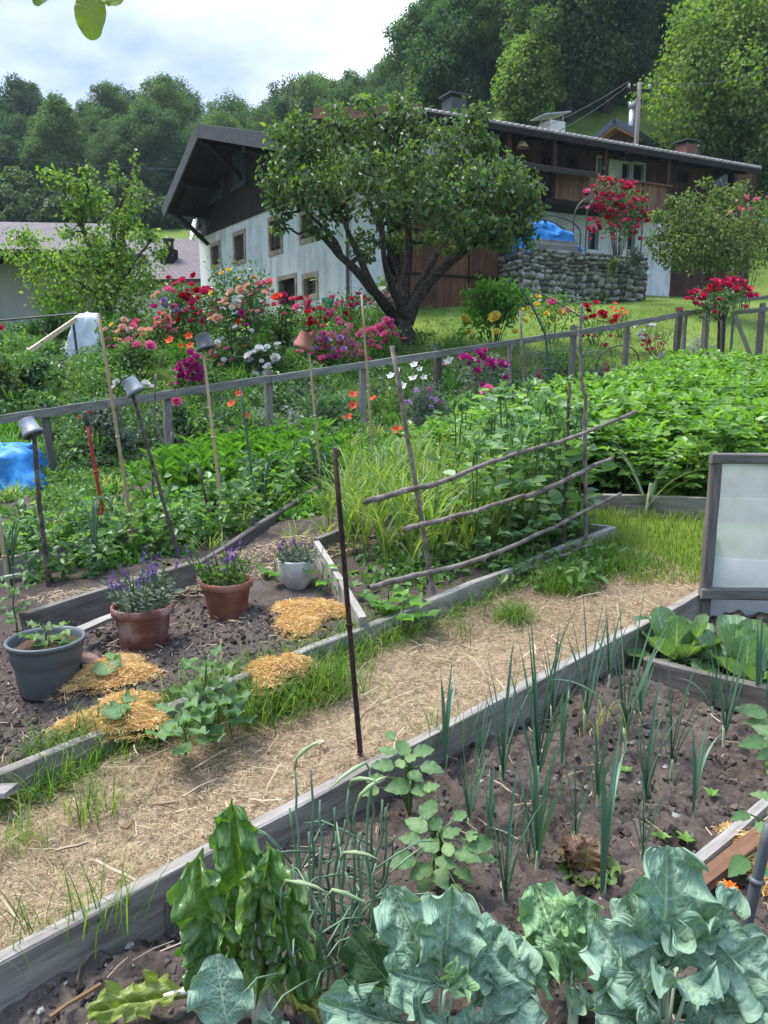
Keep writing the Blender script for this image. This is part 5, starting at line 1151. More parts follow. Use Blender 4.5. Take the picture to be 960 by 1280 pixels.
# trellis rails tied to the uprights
U0, U1 = G(543, 748, .08), G(731, 690, .08); tn = norm([-(U1-U0)[1], (U1-U0)[0], 0])
cane((490, 432), (543, 748), .015, STICK, 'tall bark stick at the garlic end of the bean trellis', dz=.08)
for (pts, lab) in ((((456, 628), (490, 618), (520, 610), (545, 606), (600, 582), (660, 563), (720, 546), (796, 514)), 'topmost horizontal branch of the bean trellis'),
                   (((504, 662), (545, 652), (590, 640), (655, 619)), 'short middle branch of the bean trellis'),
                   (((655, 622), (700, 604), (745, 580), (766, 573)), 'crooked branch crossing the right uprights of the bean trellis'),
                   (((464, 734), (500, 724), (545, 714), (600, 700), (655, 676), (700, 655), (740, 634), (776, 617)), 'lowest horizontal branch of the bean trellis'),
                   (((520, 760), (565, 748), (620, 728), (690, 700), (740, 680)), 'thin branch lying on the soil under the bean trellis')):
    P = np.array([on_plane(x, y, U0-tn*.022, tn) for x, y in pts]); tt = np.linspace(0, len(P)-1, 26); P = np.stack([np.interp(tt, range(len(P)), P[:, i]) for i in range(3)], 1); P[1:-1] = (P[:-2]+P[1:-1]+P[2:])/3 + rng.normal(0, .002, (24, 3))
    b = M(); tube(b, P, np.linspace(.017, .011, 26), 8, knob=.2)
    for i in (5, 11, 18): d = rdir(1)[0]; tube(b, [P[i], P[i]+d*.03], [.009, .005], 6)
    solo('trellis_branch', b, STICK, lab, 'branch', 'bark branches tied as a bean trellis', smooth=True)
# wire hoops and a lance on the lawn behind the fence
for (px, py, rx, ry, lab) in ((772, 455, 28, 22, 'dark wire hoop plant support on the lawn behind the fence nearer the gate'), (680, 482, 27, 20, 'dark wire hoop plant support behind the green rod')):
    c = G(px, py+ry, 0.05); Y = c[1]; b = M(); cc = at(px, py, Y); th = np.linspace(0, 2*math.pi, 33); k = Y/FPX
    tube(b, [cc+[rx*k*math.cos(a_), .12*math.cos(a_), ry*k*math.sin(a_)+.12*rx*k*math.cos(a_)] for a_ in th], .014, 6)
    for a_ in (.3, 1.9, 3.2, 4.4): tube(b, [cc+[rx*k*math.cos(a_), .1, ry*k*math.sin(a_)], cc+[rx*k*.2*math.cos(a_), .0, -ry*k]], .007, 5)
    solo('wire_hoop', b, METALD, lab, 'plant support')

DKLOG = plain('log_bark', [(.018, .014, .012), (.05, .04, .034), (.11, .095, .08)], 14, .95, .1, .6, .02); PALECREAM = plain('pale_cream', [(.42, .38, .31), (.6, .56, .48)], 9, .9)
# small things on the bank and lawn
b = M(); tube(b, wob(G(385, 545, .05), G(442, 540, .06), 8, .006), [.075, .08, .082, .08, .08, .078, .078, .074], 10, knob=.12); solo('edging_log', b, DKLOG, 'old dark log edging the flower bank below the scarlet poppies', 'log')
b = M(); clods(b, np.array([G(291, 548, .05)]), .13, .14); solo('rock', b, PEB, 'grey rock beside the thin grey green stake below the poppies', 'rock')
b = M(); clods(b, np.array([G(573, 377, .05)]), .16, .17); solo('rock', b, PALECREAM, 'unidentified pale cream rounded shape on the grass left of the tree peony', 'rock')  # cream shape of unknown kind, with a stone lump standing in for it
for i, (x, y, h, lab) in enumerate(((833, 362, 20, 'short dark stake on the lawn, leftmost of the three by the stone wall'), (842, 360, 12, 'shortest dark stake on the lawn between two taller ones'), (849, 363, 22, 'short dark stake on the lawn nearer the wide shrub'))):
    p = G(x, y); b = M(); tube(b, [p-[0, 0, .1], at(x+1, y-h, p[1])], [.045, .04], 8, knob=.1); solo('lawn_stake', b, FENCED, lab, 'stake')
p = G(606, 376); b = M(); tube(b, np.array([at(x, y, p[1]-.1) for x, y in ((602, 378), (604, 360), (609, 342), (606, 326), (596, 312), (580, 300))]), [.10, .08, .075, .07, .06, .05], 8, knob=.2); tube(b, np.array([at(x, y, p[1]-.1) for x, y in ((609, 342), (598, 334), (588, 322))]), [.06, .05, .04], 7); solo('vine_trunk', b, STICK, 'grey crooked vine trunk in front of the brown barn door', 'vine')
p = vdepth(411, 21.3); p[2] = at(411, 386, 21.3)[2]; b = M(); lathe(b, [(.01, 0), (.13, 0), (.17, .26), (.18, .28), (.155, .28), (.12, .05)], p, 20); solo('bucket', b, plain('turquoise_plastic', [(.02, .22, .20), (.04, .30, .27)], 5, .4), 'turquoise plastic bucket at the foot of the white house wall', 'bucket', smooth=True)
# ------------------------------------------------------------------ planting: materials
POTATO = leafmat('potato_leaves', [(0.052, 0.124, 0.0234), (0.0975, 0.202, 0.0364), (0.163, 0.286, 0.0546), (0.26, 0.39, 0.091)], .38, .45, .4, objvar=.12)
BEAN = leafmat('bean_leaves', [(0.065, 0.13, 0.0585), (0.111, 0.208, 0.0845), (0.182, 0.293, 0.124), (0.286, 0.39, 0.195)], .35, .45, .4, objvar=.12)
GARLIC = leafmat('garlic_leaves', [(0.091, 0.156, 0.039), (0.156, 0.24, 0.0585), (0.26, 0.325, 0.078), (0.468, 0.429, 0.117)], .35, .5, .3, objvar=.2)
LEEK = leafmat('leek_leaves', [(0.0605, 0.127, 0.0905), (0.0907, 0.178, 0.125), (0.151, 0.246, 0.164)], .2, .45, .4, (1.2, 1.5, .7), objvar=.2)
LEEKS = plain('leek_shaft', [(.16, .24, .10), (.36, .42, .24), (.5, .53, .38)], 14, .6)
GRASS = leafmat('grass_blades', [(.035, .085, .012), (.07, .15, .02), (.12, .22, .03), (.22, .27, .06)], .4, .5, .3, objvar=0)
LAWN = leafmat('lawn_blades', [(.07, .12, .018), (.13, .20, .03), (.20, .26, .045), (.28, .29, .08)], .4, .6, .2, objvar=0)
MIDG = leafmat('mid_green_leaves', [(0.0408, 0.0946, 0.0262), (0.0801, 0.16, 0.0437), (0.139, 0.241, 0.0655), (0.218, 0.32, 0.102)], .3, .5, .3, objvar=.2)
BRIG = leafmat('bright_green_leaves', [(0.0585, 0.143, 0.0234), (0.104, 0.234, 0.0364), (0.169, 0.325, 0.052)], .38, .5, .3, objvar=.2)
DKG = leafmat('dark_green_leaves', [(0.0304, 0.0761, 0.0237), (0.0592, 0.127, 0.0372), (0.101, 0.195, 0.0592), (0.169, 0.27, 0.0845)], .28, .42, .4, objvar=.2)
GREYG = leafmat('grey_green_leaves', [(.10, .14, .10), (.18, .22, .165), (.30, .34, .27)], .25, .7, .2, (1.1, 1.2, .8), objvar=.2)
SILVER = leafmat('silver_leaves', [(.24, .27, .24), (.38, .41, .37), (.5, .52, .48)], .2, .8, .1, (1, 1, .9), objvar=.1)
OLIVE = leafmat('yellow_olive_leaves', [(.06, .095, .03), (.10, .15, .045), (.17, .21, .065), (.25, .28, .10)], .35, .55, .3, objvar=.1)
STEMG = plain('green_stem', [(.05, .09, .025), (.10, .16, .05)], 10, .6)
STEMW = plain('woody_stem', [(.03, .022, .016), (.07, .055, .04)], 15, .9)
def petal(name, c, tr=.3):
    c = np.array(c); return leafmat('petal_'+name, [tuple(c*.55), tuple(c), tuple(np.minimum(c*1.15+.04, .9))], tr, .6, .2, (1.1, 1.0, 1.0), objvar=.35)
PCOL = dict(r=(.50, .010, .028), c=(.60, .03, .12), m=(.50, .035, .24), p=(.74, .16, .32), k=(.66, .10, .16), h=(.80, .50, .34), w=(.80, .80, .74), o=(.78, .10, .03), y=(.78, .62, .10), u=(.10, .035, .24), v=(.50, .16, .22), l=(.42, .24, .50), s=(.74, .28, .24))
PM = {k: petal(k, v) for k, v in PCOL.items()}
def bloom_mesh(kind, mat):
    b = M()
    if kind == 'rose':
        rings = [(.50, 6, 1.15), (.42, 6, .80), (.33, 5, .45), (.22, 4, .15)]
        for R_, n, op in rings:
            for i in range(n):
                a = (i+.5*rng.random())*6.283/n; d = np.array([math.cos(a), math.sin(a), 0]); T = d*math.sin(op)+np.array([0, 0, 1])*math.cos(op); N_ = -d*math.cos(op)+np.array([0, 0, 1])*math.sin(op)
                s = np.cross(T, N_); V = []
                for v in (0, .5, 1):
                    for u in (-1, 0, 1): V.append(T*v*R_ + s*u*R_*(.35, .62, .42)[int(v*2)] + N_*(abs(u)*.18-.12*math.sin(v*3.1))*R_)
                f = [(j*3+i2, j*3+i2+1, (j+1)*3+i2+1, (j+1)*3+i2) for j in range(2) for i2 in range(2)]; b.add(np.array(V)+[0, 0, -.05], f, rng.random())
    elif kind == 'poppy':
        for i in range(5):
            a = i*6.283/5; d = np.array([math.cos(a), math.sin(a), 0]); T = d*.85+np.array([0, 0, .5]); s = np.array([-math.sin(a), math.cos(a), 0]); V = [T*v*.5+s*u*.36*(.4+v*.8)*1.0+np.array([0, 0, .1*abs(u)]) for v in (0, .5, 1) for u in (-1, 0, 1)]
            b.add(np.array(V), [(j*3+q_, j*3+q_+1, (j+1)*3+q_+1, (j+1)*3+q_) for j in range(2) for q_ in range(2)], rng.random())
    else:   # head of many small florets
        P = rdir(46)*np.array([.45, .45, .5])*(.5+.5*rng.random((46, 1))); leaves(b, P, norm(P), rdir(46), .2, .18)
    me = b.mesh('bloom_'+kind, mat); return me
BM_ = {}
def bloom(parent, kind, col, p, size, up=None):
    if (kind, col) not in BM_: BM_[(kind, col)] = bloom_mesh(kind, PM[col])
    o = bpy.data.objects.new({'rose': 'bloom', 'poppy': 'bloom', 'head': 'flower_head'}[kind], BM_[(kind, col)]); C.objects.link(o); o.parent = parent
    o.location = tuple(np.asarray(p)-np.array(parent.location)); o.scale = (size,)*3
    d = Vector(up if up is not None else (rng.normal(-.1, .3), -.75+rng.normal(0, .3), .75)).normalized(); o.rotation_euler = d.to_track_quat('Z', 'Y').to_euler()
    return o
def bush(name, label, cat, px, pyb, wpx, hpx, mat, blooms=(), nl=700, L=.05, W=.032, kind='rose', n=7, dep=None, group=None, stem=STEMW, top_bias=.3, Y=None, zoff=0, shell=.3, stems=True, bsize=1.0):
    """plant of leaf lumps over a footprint: base picture point, width and height in picture pixels; blooms (colour, px, py, px size)"""
    p0 = G(px, pyb) if Y is None else vdepth(px, Y); Y = p0[1]; k = Y/FPX; rx = wpx*k/2
    h = max(at(px, pyb-hpx, Y)[2]-p0[2], .15) if zoff == 0 else hpx*k
    if zoff: p0 = at(px, pyb, Y)
    ry = (dep or wpx*.8)*k/2; t = thing(name, label, cat, p0, group); LL = []
    for i in range(n):
        a = i*2.4+rng.random(); q_ = .62*math.sqrt((i+.3)/n); s = .40+.22*rng.random(); z = h*(.22+.60*rng.random())
        LL.append((p0[0]+rx*q_*math.cos(a)*1.05, p0[1]+ry*q_*math.sin(a), p0[2]+z, rx*s, ry*s, min(h*.30, max(rx, .1)*.8)*(.8+.4*rng.random())))
    b = M()
    if stems:
        for l in LL: tube(b, wob(p0+[(l[0]-p0[0])*.25, (l[1]-p0[1])*.25, -.03], l[:3], 5, .012), np.linspace(.012, .004, 5), 5)
        for _ in range(n): 
            l = LL[rng.integers(n)]; tube(b, wob(l[:3], np.array(l[:3])+rdir(1)[0]*[l[3], l[4], l[5]]*1.1+[0, 0, l[5]*.4], 4, .008), np.linspace(.006, .002, 4), 4)
    part('stem', b, stem, t) if stems else None
    b = M(); lump_leaves(b, LL, nl, L, W, up=.5, droop=.3, shell=shell, jit=.55, top_bias=top_bias); part('foliage', b, mat, t)
    bs = M(); has = False; blooms = list(blooms)
    if kind == 'rose' and len(blooms) > 3: blooms += [(q_[0], px+(q_[1]-px)*.9+rs.gauss(0, wpx*.12), min(q_[2]+rs.uniform(-4, hpx*.35), pyb-hpx*.2), q_[3]*rs.uniform(.5, .85)) for q_ in blooms*2 if rs.random() < .7]
    for q_ in blooms:
        c, bx, by, s = q_[:4]; f = -(.55+.45*rng.random())*ry*max(.15, 1-((bx-px)/(wpx*.62))**2 if wpx else 1); p = at(bx, by, max(Y+f, .5)); sz = s*p[1]/FPX*1.08*bsize
        bloom(t, q_[4] if len(q_) > 4 else kind, c, p, sz); l = min(LL, key=lambda l: np.linalg.norm(np.array(l[:3])-p)); tube(bs, wob(l[:3], p-[0, 0, .01], 4, .006), [.005, .004, .003, .0025], 4); has = True
    if has: part('flower_stalk', bs, STEMG, t)
    return t
Bl = lambda s: [(q_[0], *[float(x) for x in q_[1:].split(',')]) for q_ in s.split()]
# ---- flower bank behind the fence
bush('rose_bush', 'crimson and mauve rose bush beside the young fruit tree', 'rose bush', 226, 440, 78, 92, DKG, Bl('k219,356,12 c228,351,11 r242,345,9 c240,356,9 r246,364,10 c256,365,15 r229,371,12 r235,370,11 c241,379,13 p219,385,12 p210,362,11 m193,384,11 l206,383,10 l205,376,9 h197,367,8 p221,393,9'), 950, .07, .045)
bush('rose_bush', 'small salmon coloured rose bush below the crimson one', 'rose bush', 200, 445, 52, 50, MIDG, Bl('s205,393,9 s210,397,8 s199,405,9 k170,404,12 h186,413,9 s203,402,8 s211,401,8 s216,405,8 s208,408,8 p196,398,7'), 500, .06, .035)
bush('peony_plant', 'low plant with three bright pink blooms left of the magenta roses', 'peony', 175, 470, 62, 44, MIDG, Bl('p161,428,14 p171,433,14 p188,433,14'), 520, .075, .035)
bush('poppy_plant', 'orange red poppies growing around the dark capping pot', 'poppy', 232, 470, 60, 44, BRIG, Bl('o213,427,10 o226,433,7 o238,433,9 o236,421,9 k259,437,12'), 420, .09, .016, 'poppy')
bush('rose_bush', 'magenta rose bush with a dense cluster of blooms beside the capped bamboo cane', 'rose bush', 240, 505, 60, 66, MIDG, Bl('m238,441,11 m246,447,11 m224,461,12 m232,456,12 m238,451,11 m245,457,12 m240,459,12 m225,470,11 m230,471,11 m242,475,12 m250,473,10 m248,464,11 m236,466,10'), 600, .06, .036)
bush('rose_bush', 'tall peach and cream rose bush in front of the white house wall', 'rose bush', 300, 468, 92, 136, DKG, Bl('h288,366,11 h301,363,13 w306,367,11 h282,375,9 h283,381,9 w292,385,11 w295,377,11 h272,399,14 h317,348,9 s323,356,11 s337,352,11 y277,342,8 y286,338,8 m302,391,9 o299,403,10 h310,357,9 w300,372,9'), 1500, .065, .042, n=11)
bush('rose_bush', 'coral red rose bush by the dark house door', 'rose bush', 352, 445, 50, 80, DKG, Bl('o346,373,15 c355,370,10 k365,374,9 k343,381,8'), 700, .06, .04)
bush('white_peony', 'white flowered peony clump behind the third fence post', 'peony', 328, 480, 68, 58, DKG, Bl('w311,445,12 w311,452,11 w324,436,11 w334,434,8 w347,431,9 w344,448,13 w334,461,13 w333,467,11 w316,441,8'), 800, .085, .035)
bush('fern_clump', 'feathery bright green clump behind the white peonies', 'perennial', 345, 440, 60, 40, BRIG, (), 900, .09, .012, stems=False)
bush('rose_bush', 'pink rose bush around the terracotta capped cane', 'rose bush', 386, 462, 48, 76, MIDG, Bl('p374,425,11 p391,418,9 r385,391,12 r388,399,9 k398,430,9 p380,438,8'), 560, .055, .035)
bush('valerian_plant', 'dusky pink valerian clump left of the pink rose cluster', 'perennial', 428, 462, 62, 60, MIDG, [('v', float(x), float(y), 12., 'head') for x, y in ((408, 425), (416, 418), (424, 428), (432, 416), (438, 426), (446, 432), (414, 436), (430, 440), (442, 442), (420, 446), (405, 440), (436, 408))] + Bl('u427,446,10'), 520, .055, .03)
bush('rose_bush', 'bright pink rose bush with a rounded head left of the fruit tree trunk', 'rose bush', 476, 462, 58, 60, BRIG, Bl('p460,414,10 p466,413,11 p478,415,12 p483,401,11 p487,404,11 p479,409,11 p481,418,11 p449,418,9 p451,446,11 p490,410,10 p473,408,9 p403,409,12 p392,418,10'), 620, .055, .035)
bush('rose_bush', 'dark red leaved rose bush at the corner of the white house', 'rose bush', 436, 420, 70, 56, DKG, Bl('c448,368,9 k428,378,8 k440,374,8 v455,372,8 k420,384,7 r432,392,7'), 620, .055, .035)
bush('rose_bush', 'pale pink and white rose bush behind the fruit tree trunk', 'rose bush', 482, 414, 52, 66, MIDG, Bl('p488,369,11 w478,362,10 w470,368,9 p490,377,9 w486,357,8 y525,369,10 y519,373,7'), 560, .055, .035)
bush('yellow_peony', 'broad dark green tree peony with large yellow blooms right of the fruit tree', 'peony', 618, 432, 92, 84, BRIG, Bl('y619,397,16 y645,376,12 y581,400,13 y656,402,11 y672,372,9'), 1500, .13, .05, n=10)
bush('rose_bush', 'magenta rose bush behind the fence between the grey post and the beans', 'rose bush', 605, 520, 74, 84, GREYG, Bl('m580,447,13 m587,449,11 m603,447,13 m599,441,11 m614,454,13 m626,455,13 m597,464,11 m632,457,10'), 720, .055, .035)
bush('standard_rose', 'single bright pink rose bloom on a thin stake among the beans', 'rose', 610, 540, 26, 52, MIDG, Bl('p610,487,14 p606,491,10'), 110, .05, .03)
bush('white_flower_clump', 'clump of small white starry flowers behind the fence left of the grey post', 'perennial', 510, 520, 62, 66, MIDG, Bl('w489,471,9 w517,474,10 w518,457,9 w530,473,8 w504,484,10 w497,463,7 w562,453,12 p556,457,8 w525,462,7'), 620, .06, .02, 'poppy')
for i, (x, y, s, lab) in enumerate(((441, 495, 11, 'scarlet poppy behind the fence, uppermost beside the bamboo cane'), (441, 508, 11, 'scarlet poppy just below the uppermost one beside the bamboo cane'), (434, 523, 12, 'scarlet poppy above the old log edging'), (467, 500, 10, 'scarlet poppy right of the bamboo cane by the fence post'), (497, 540, 14, 'large scarlet poppy low beside the tall trellis stick'), (308, 521, 9, 'pale red poppy beside the grey green stake'), (290, 506, 10, 'red poppy between the capped bamboo cane and the thin stake'), (299, 482, 9, 'red poppy just above the fence rail at the thin stake'), (298, 493, 9, 'coral poppy just below the fence rail at the thin stake'))):
    bush('poppy', lab, 'poppy', x, y+26, 20, 24, BRIG, [('o', x, y, s)], 70, .08, .012, 'poppy', n=3)
bush('rose', 'single pink rose below the rail beside the second fence post', 'rose', 222, 548, 44, 58, DKG, Bl('p221,502,14 p206,505,7 c154,507,9'), 360, .06, .035)
bush('lavender_bush', 'silvery grey lavender bush behind the dark grey fence post', 'lavender', 532, 566, 62, 80, GREYG, [('l', 520., 488., 8., 'head'), ('l', 545., 500., 8., 'head'), ('m', 536., 487., 7., 'head'), ('l', 512., 503., 8., 'head')], 1500, .07, .009, n=9)
bush('silver_plant', 'low silver leaved cushion plant at the foot of the third fence post', 'perennial', 345, 556, 76, 44, SILVER, (), 900, .045, .014)
bush('iris_clump', 'clump of long blue green strap leaves behind the fence above the log edging', 'iris', 415, 530, 8, 8, MIDG, (), 10, .05, .03, n=2, stems=False)
b = M(); p0 = G(412, 535); P_ = np.array([G(rs.uniform(385, 440), rs.uniform(520, 540)) for _ in range(70)]); blades(b, P_, rng.random(70)*6.28, .45+.3*rng.random(70), .022, .1+.3*rng.random(70), .6+.5*rng.random(70), k=6)
o = [q_ for q_ in C.objects if q_.name.startswith('iris_clump')][0]; part('leaves', b, LEEK, o)
# right of the bean trellis, behind the fence
bush('rose_bush', 'mixed pink and yellow rose bush beside the green metal rod', 'rose bush', 690, 428, 74, 66, BRIG, Bl('p690,379,13 y671,381,9 y700,391,9 h710,388,10 y683,393,8 y661,374,8 w664,374,7 y655,388,8'), 820, .055, .035)
bush('rose_bush', 'bright red rose bush in front of the stone terrace wall', 'rose bush', 745, 432, 62, 58, MIDG, Bl('r733,383,10 r745,379,9 r752,392,10 r756,397,9 r770,397,9 r740,396,7 r765,402,7 c757,432,7 c735,420,7'), 640, .05, .032)
bush('lily_clump', 'small orange red lilies right of the red roses before the lawn', 'lily', 776, 420, 34, 34, OLIVE, [('o', 765., 386., 6.), ('o', 770., 390., 6.), ('o', 777., 387., 6.), ('o', 782., 392., 6.), ('o', 774., 396., 6.), ('o', 768., 380., 5.)], 260, .06, .014, 'poppy')
bush('spotted_bush', 'loose bush dotted with small red and white flowers behind the fence by the hoop', 'perennial', 818, 446, 56, 46, OLIVE, Bl('w797,407,10 w810,407,9 w804,402,8 w842,397,9 c806,420,6 c812,428,6 k820,424,6 k826,430,5 c815,436,6 k803,432,6 w800,418,7'), 560, .05, .014, 'rose')
for (x, y, lab) in ((675, 470, 'dull pink astilbe spike inside the wire hoop behind the green rod'), (757, 463, 'dull pink astilbe spike inside the wire hoop nearer the gate')):
    bush('astilbe', lab, 'astilbe', x, y+22, 24, 26, MIDG, [('v', x, y-9., 7., 'head'), ('v', x-2., y-3., 8., 'head'), ('v', x+1., y+3., 9., 'head'), ('v', x, y+9., 9., 'head')], 160, .06, .03)
bush('silver_plant', 'round silver white cushion plant on the lawn before the gate', 'perennial', 872, 446, 40, 28, SILVER, (), 520, .04, .016)
bush('silver_plant', 'small silver cushion plant beside the hoop on the lawn', 'perennial', 828, 458, 30, 18, SILVER, (), 360, .04, .016)
# standard rose with a big crimson head
t = bush('standard_rose', 'standard rose with a big crimson pink head beside the garden gate', 'rose tree', 900, 398, 76, 40, DKG, Bl('c864,367,9 c870,364,10 c880,369,10 c895,352,10 r892,360,10 c905,354,11 c917,351,11 c927,352,11 c935,362,11 c937,370,10 c920,361,11 c912,356,10 k870,380,9 c859,374,9 c882,371,10 r886,364,10 c900,363,10 c876,374,8 c930,358,10 k865,374,8 c909,349,9 c899,357,9'), 900, .055, .036, Y=15.4, zoff=1, n=8)
b = M(); pb = vdepth(899, 15.4); tube(b, [pb, at(899, 398, 15.4), at(899, 380, 15.4)], [.03, .026, .018], 8); tube(b, [pb+[.1, 0, 0], at(905, 398, 15.4)], [.022, .022], 8); part('trunk', b, STEMW, t)
# climbing rose on its arch on the terrace
cl = [(rs.choice('cckpr'), rs.gauss(772, 17), rs.gauss(248, 20), rs.uniform(6, 9.5)) for _ in range(52)] + [('c', rs.uniform(735, 760), rs.uniform(240, 285), 8.) for _ in range(12)]
cl = [c for c in cl if 728 < c[1] < 812 and 218 < c[2] < 322]
t = bush('climbing_rose', 'crimson climbing rose covering the metal arch on the stone terrace', 'climbing rose', 772, 318, 62, 96, MIDG, cl, 1250, .075, .05, n=12, Y=24.6, zoff=1, dep=30)
bush('wall_plant', 'mossy green cushion growing out of the stone wall face', 'perennial', 765, 352, 15, 26, OLIVE, (), 300, .06, .03, n=4, Y=24.0, zoff=1, dep=10, stems=False)
bush('wall_plant', 'grey grassy plant spilling down the stone wall under the climbing rose', 'perennial', 795, 350, 24, 40, GREYG, (), 420, .12, .014, n=5, Y=24.3, zoff=1, dep=12, stems=False)
bush('wall_plant', 'small green plant at the foot of the stone wall', 'perennial', 752, 378, 22, 16, MIDG, (), 220, .06, .03, n=4)
# large shrub at the right
limb_tree('shrub_rose', 'wide yellowish green shrub with arching branches on the lawn at the end of the farmhouse', [(885, 350, 0), (884, 335, 0), (880, 325, 0)],
    [(.05, (880, 330, 0), (850, 300, -.3), (830, 280, -.3)), (.05, (882, 328, 0), (890, 290, .2), (905, 260, .2)), (.05, (884, 330, 0), (920, 310, -.3), (945, 290, -.2)), (.04, (880, 330, 0), (865, 310, .4), (870, 270, .4))],
    [(835, 290, 22, 18, -.2), (850, 265, 20, 16, 0), (875, 275, 28, 24, -.3), (905, 250, 24, 16, .1), (900, 290, 34, 24, -.5), (940, 290, 26, 26, -.2), (860, 310, 34, 18, -.5), (925, 320, 34, 20, -.4), (885, 325, 30, 14, -.2), (950, 262, 16, 16, 0), (895, 240, 10, 10, .2), (830, 315, 16, 12, 0), (815, 300, 12, 10, 0), (822, 270, 12, 8, 0), (860, 245, 12, 8, .1), (925, 238, 12, 10, .1), (965, 310, 20, 24, 0), (845, 330, 18, 8, -.2), (840, 250, 9, 6, 0), (880, 228, 8, 6, 0)],
    22.0, OLIVE, 5200, .11, .05, STEMW, up=.4, droop=.4, rad=(.07, .02), shell=.25, loose=700)
bush('rose_bush', 'pale pink rambling rose at the end of the farmhouse behind the wide shrub', 'rose bush', 925, 330, 60, 92, GREYG, Bl('p932,247,7 h918,252,8 s905,258,7 h912,266,7 p945,250,7 s925,262,7 h898,270,6 p938,262,6 h890,262,6'), 700, .08, .05, Y=23.4)
# dark ferny plants and shrubs at the left
bush('fern_clump', 'dark fern clump at the foot of the grey barn wall', 'fern', 62, 432, 60, 50, DKG, (), 900, .16, .03, stems=False)
bush('garden_shrub', 'dark leafy shrub beside the pale handrail post', 'shrub', 42, 508, 40, 62, DKG, (), 800, .08, .04)
bush('garden_shrub', 'yellowish shrub at the frame edge left of the handrail', 'shrub', 8, 520, 44, 80, OLIVE, Bl('c1,410,9'), 620, .07, .04)
bush('garden_shrub', 'leafy grey green shrub between the steps and the second fence post', 'shrub', 135, 570, 78, 70, GREYG, Bl('w146,478,9 w182,480,11 w190,484,8 k112,516,6'), 1100, .06, .035)
bush('garden_shrub', 'mid green leafy shrub above the steps beside the white cover', 'shrub', 150, 478, 60, 56, MIDG, (), 700, .065, .035)
bush('rose_bush', 'small mixed pink and white rose bush between the magenta roses and the white peonies', 'rose bush', 275, 470, 46, 48, MIDG, Bl('p262,432,9 w272,428,8 p284,436,9 k268,446,8 w280,450,7 p258,452,8'), 520, .055, .035)
bush('rose_bush', 'pale yellow and pink flowered bush beside the white plastic cover', 'rose bush', 140, 452, 40, 50, MIDG, Bl('h132,412,7 y140,406,7 h148,414,7 s136,424,7 y150,426,6 p144,434,7'), 480, .055, .033)
RB = lambda cols, px, py, w, h, n: [(rs.choice(cols), px+rs.gauss(0, w*.24), py-h*rs.uniform(.35, 1.02), rs.uniform(6.5, 11.)) for _ in range(n)]
bush('rose_bush', 'tall rose bush with many pink and crimson blooms close to the small barred house window', 'rose bush', 392, 428, 50, 56, MIDG, RB('pcckp', 392, 428, 50, 56, 16), 620, .06, .04)
bush('rose_bush', 'tall rose bush with salmon and pink blooms below the shuttered house windows', 'rose bush', 326, 432, 48, 82, MIDG, RB('sphpw', 326, 432, 48, 82, 18), 760, .06, .04)
bush('rose_bush', 'deep pink rose bush under the right part of the young fruit tree', 'rose bush', 262, 430, 46, 70, MIDG, RB('cpmpr', 262, 430, 46, 70, 18), 640, .06, .04)
bush('rose_bush', 'light pink rose bush in front of the trunk of the young fruit tree', 'rose bush', 158, 448, 46, 50, MIDG, RB('pphsw', 158, 448, 46, 50, 14), 520, .06, .04)
bush('rose_bush', 'mauve and pink rose bush between the terracotta capped cane and the valerian', 'rose bush', 408, 470, 44, 52, BRIG, RB('pvmpl', 408, 470, 44, 52, 14), 480, .055, .035)
# ---- ground cover on the bank (nobody could count it)
def cover(name, regions, n, mat, L, W, hmin, hmax, rad, per, strap=False):
    b = M(); rr = [regions[rs.randrange(len(regions))] for _ in range(n)]; PP = Gv([rs.uniform(q_[0], q_[1]) for q_ in rr], [rs.uniform(q_[2], q_[3]) for q_ in rr])
    for i in range(n):
        p = PP[i]; s = rs.uniform(.7, 1.4); h = rs.uniform(hmin, hmax)
        if strap: blades(b, p+rng.normal(0, rad*.5, (per, 3))*[1, 1, 0], rng.random(per)*6.28, h*(.7+.5*rng.random(per)), W, .1+.4*rng.random(per), .5+.7*rng.random(per), k=4)
        else: lump_leaves(b, [(p[0]+rs.gauss(0, rad*.4), p[1]+rs.gauss(0, rad*.4), p[2]+h*rs.uniform(.25, .6), rad*s, rad*s, h*.5) for _ in range(3)], per, L*s, W*s, shell=.2, jit=.6, top_bias=.5)
    solo(name, b, mat, kind='stuff')
bank = [(100, 135, 470, 575), (0, 66, 430, 490), (0, 50, 470, 530), (100, 330, 440, 560), (230, 420, 415, 520), (330, 530, 430, 560), (520, 760, 440, 530), (420, 500, 400, 440), (180, 260, 405, 450)]
cover('bank_foliage', bank, 420, MIDG, .065, .032, .18, .5, .22, 85)
cover('bank_foliage', bank, 230, DKG, .06, .035, .18, .5, .2, 80)
cover('bank_foliage', bank, 190, GREYG, .05, .02, .15, .4, .18, 80)
cover('bank_foliage', [(0, 60, 528, 572)], 30, BRIG, 0, .016, .15, .3, .14, 34, True)
cover('bank_foliage', bank, 220, BRIG, 0, .016, .22, .5, .14, 34, True)
cover('bank_foliage', bank, 90, OLIVE, .05, .02, .2, .45, .16, 60)
cover('lawn_weeds', [(530, 600, 385, 440), (470, 580, 420, 440), (640, 900, 425, 470)], 70, OLIVE, .05, .02, .05, .18, .2, 40)
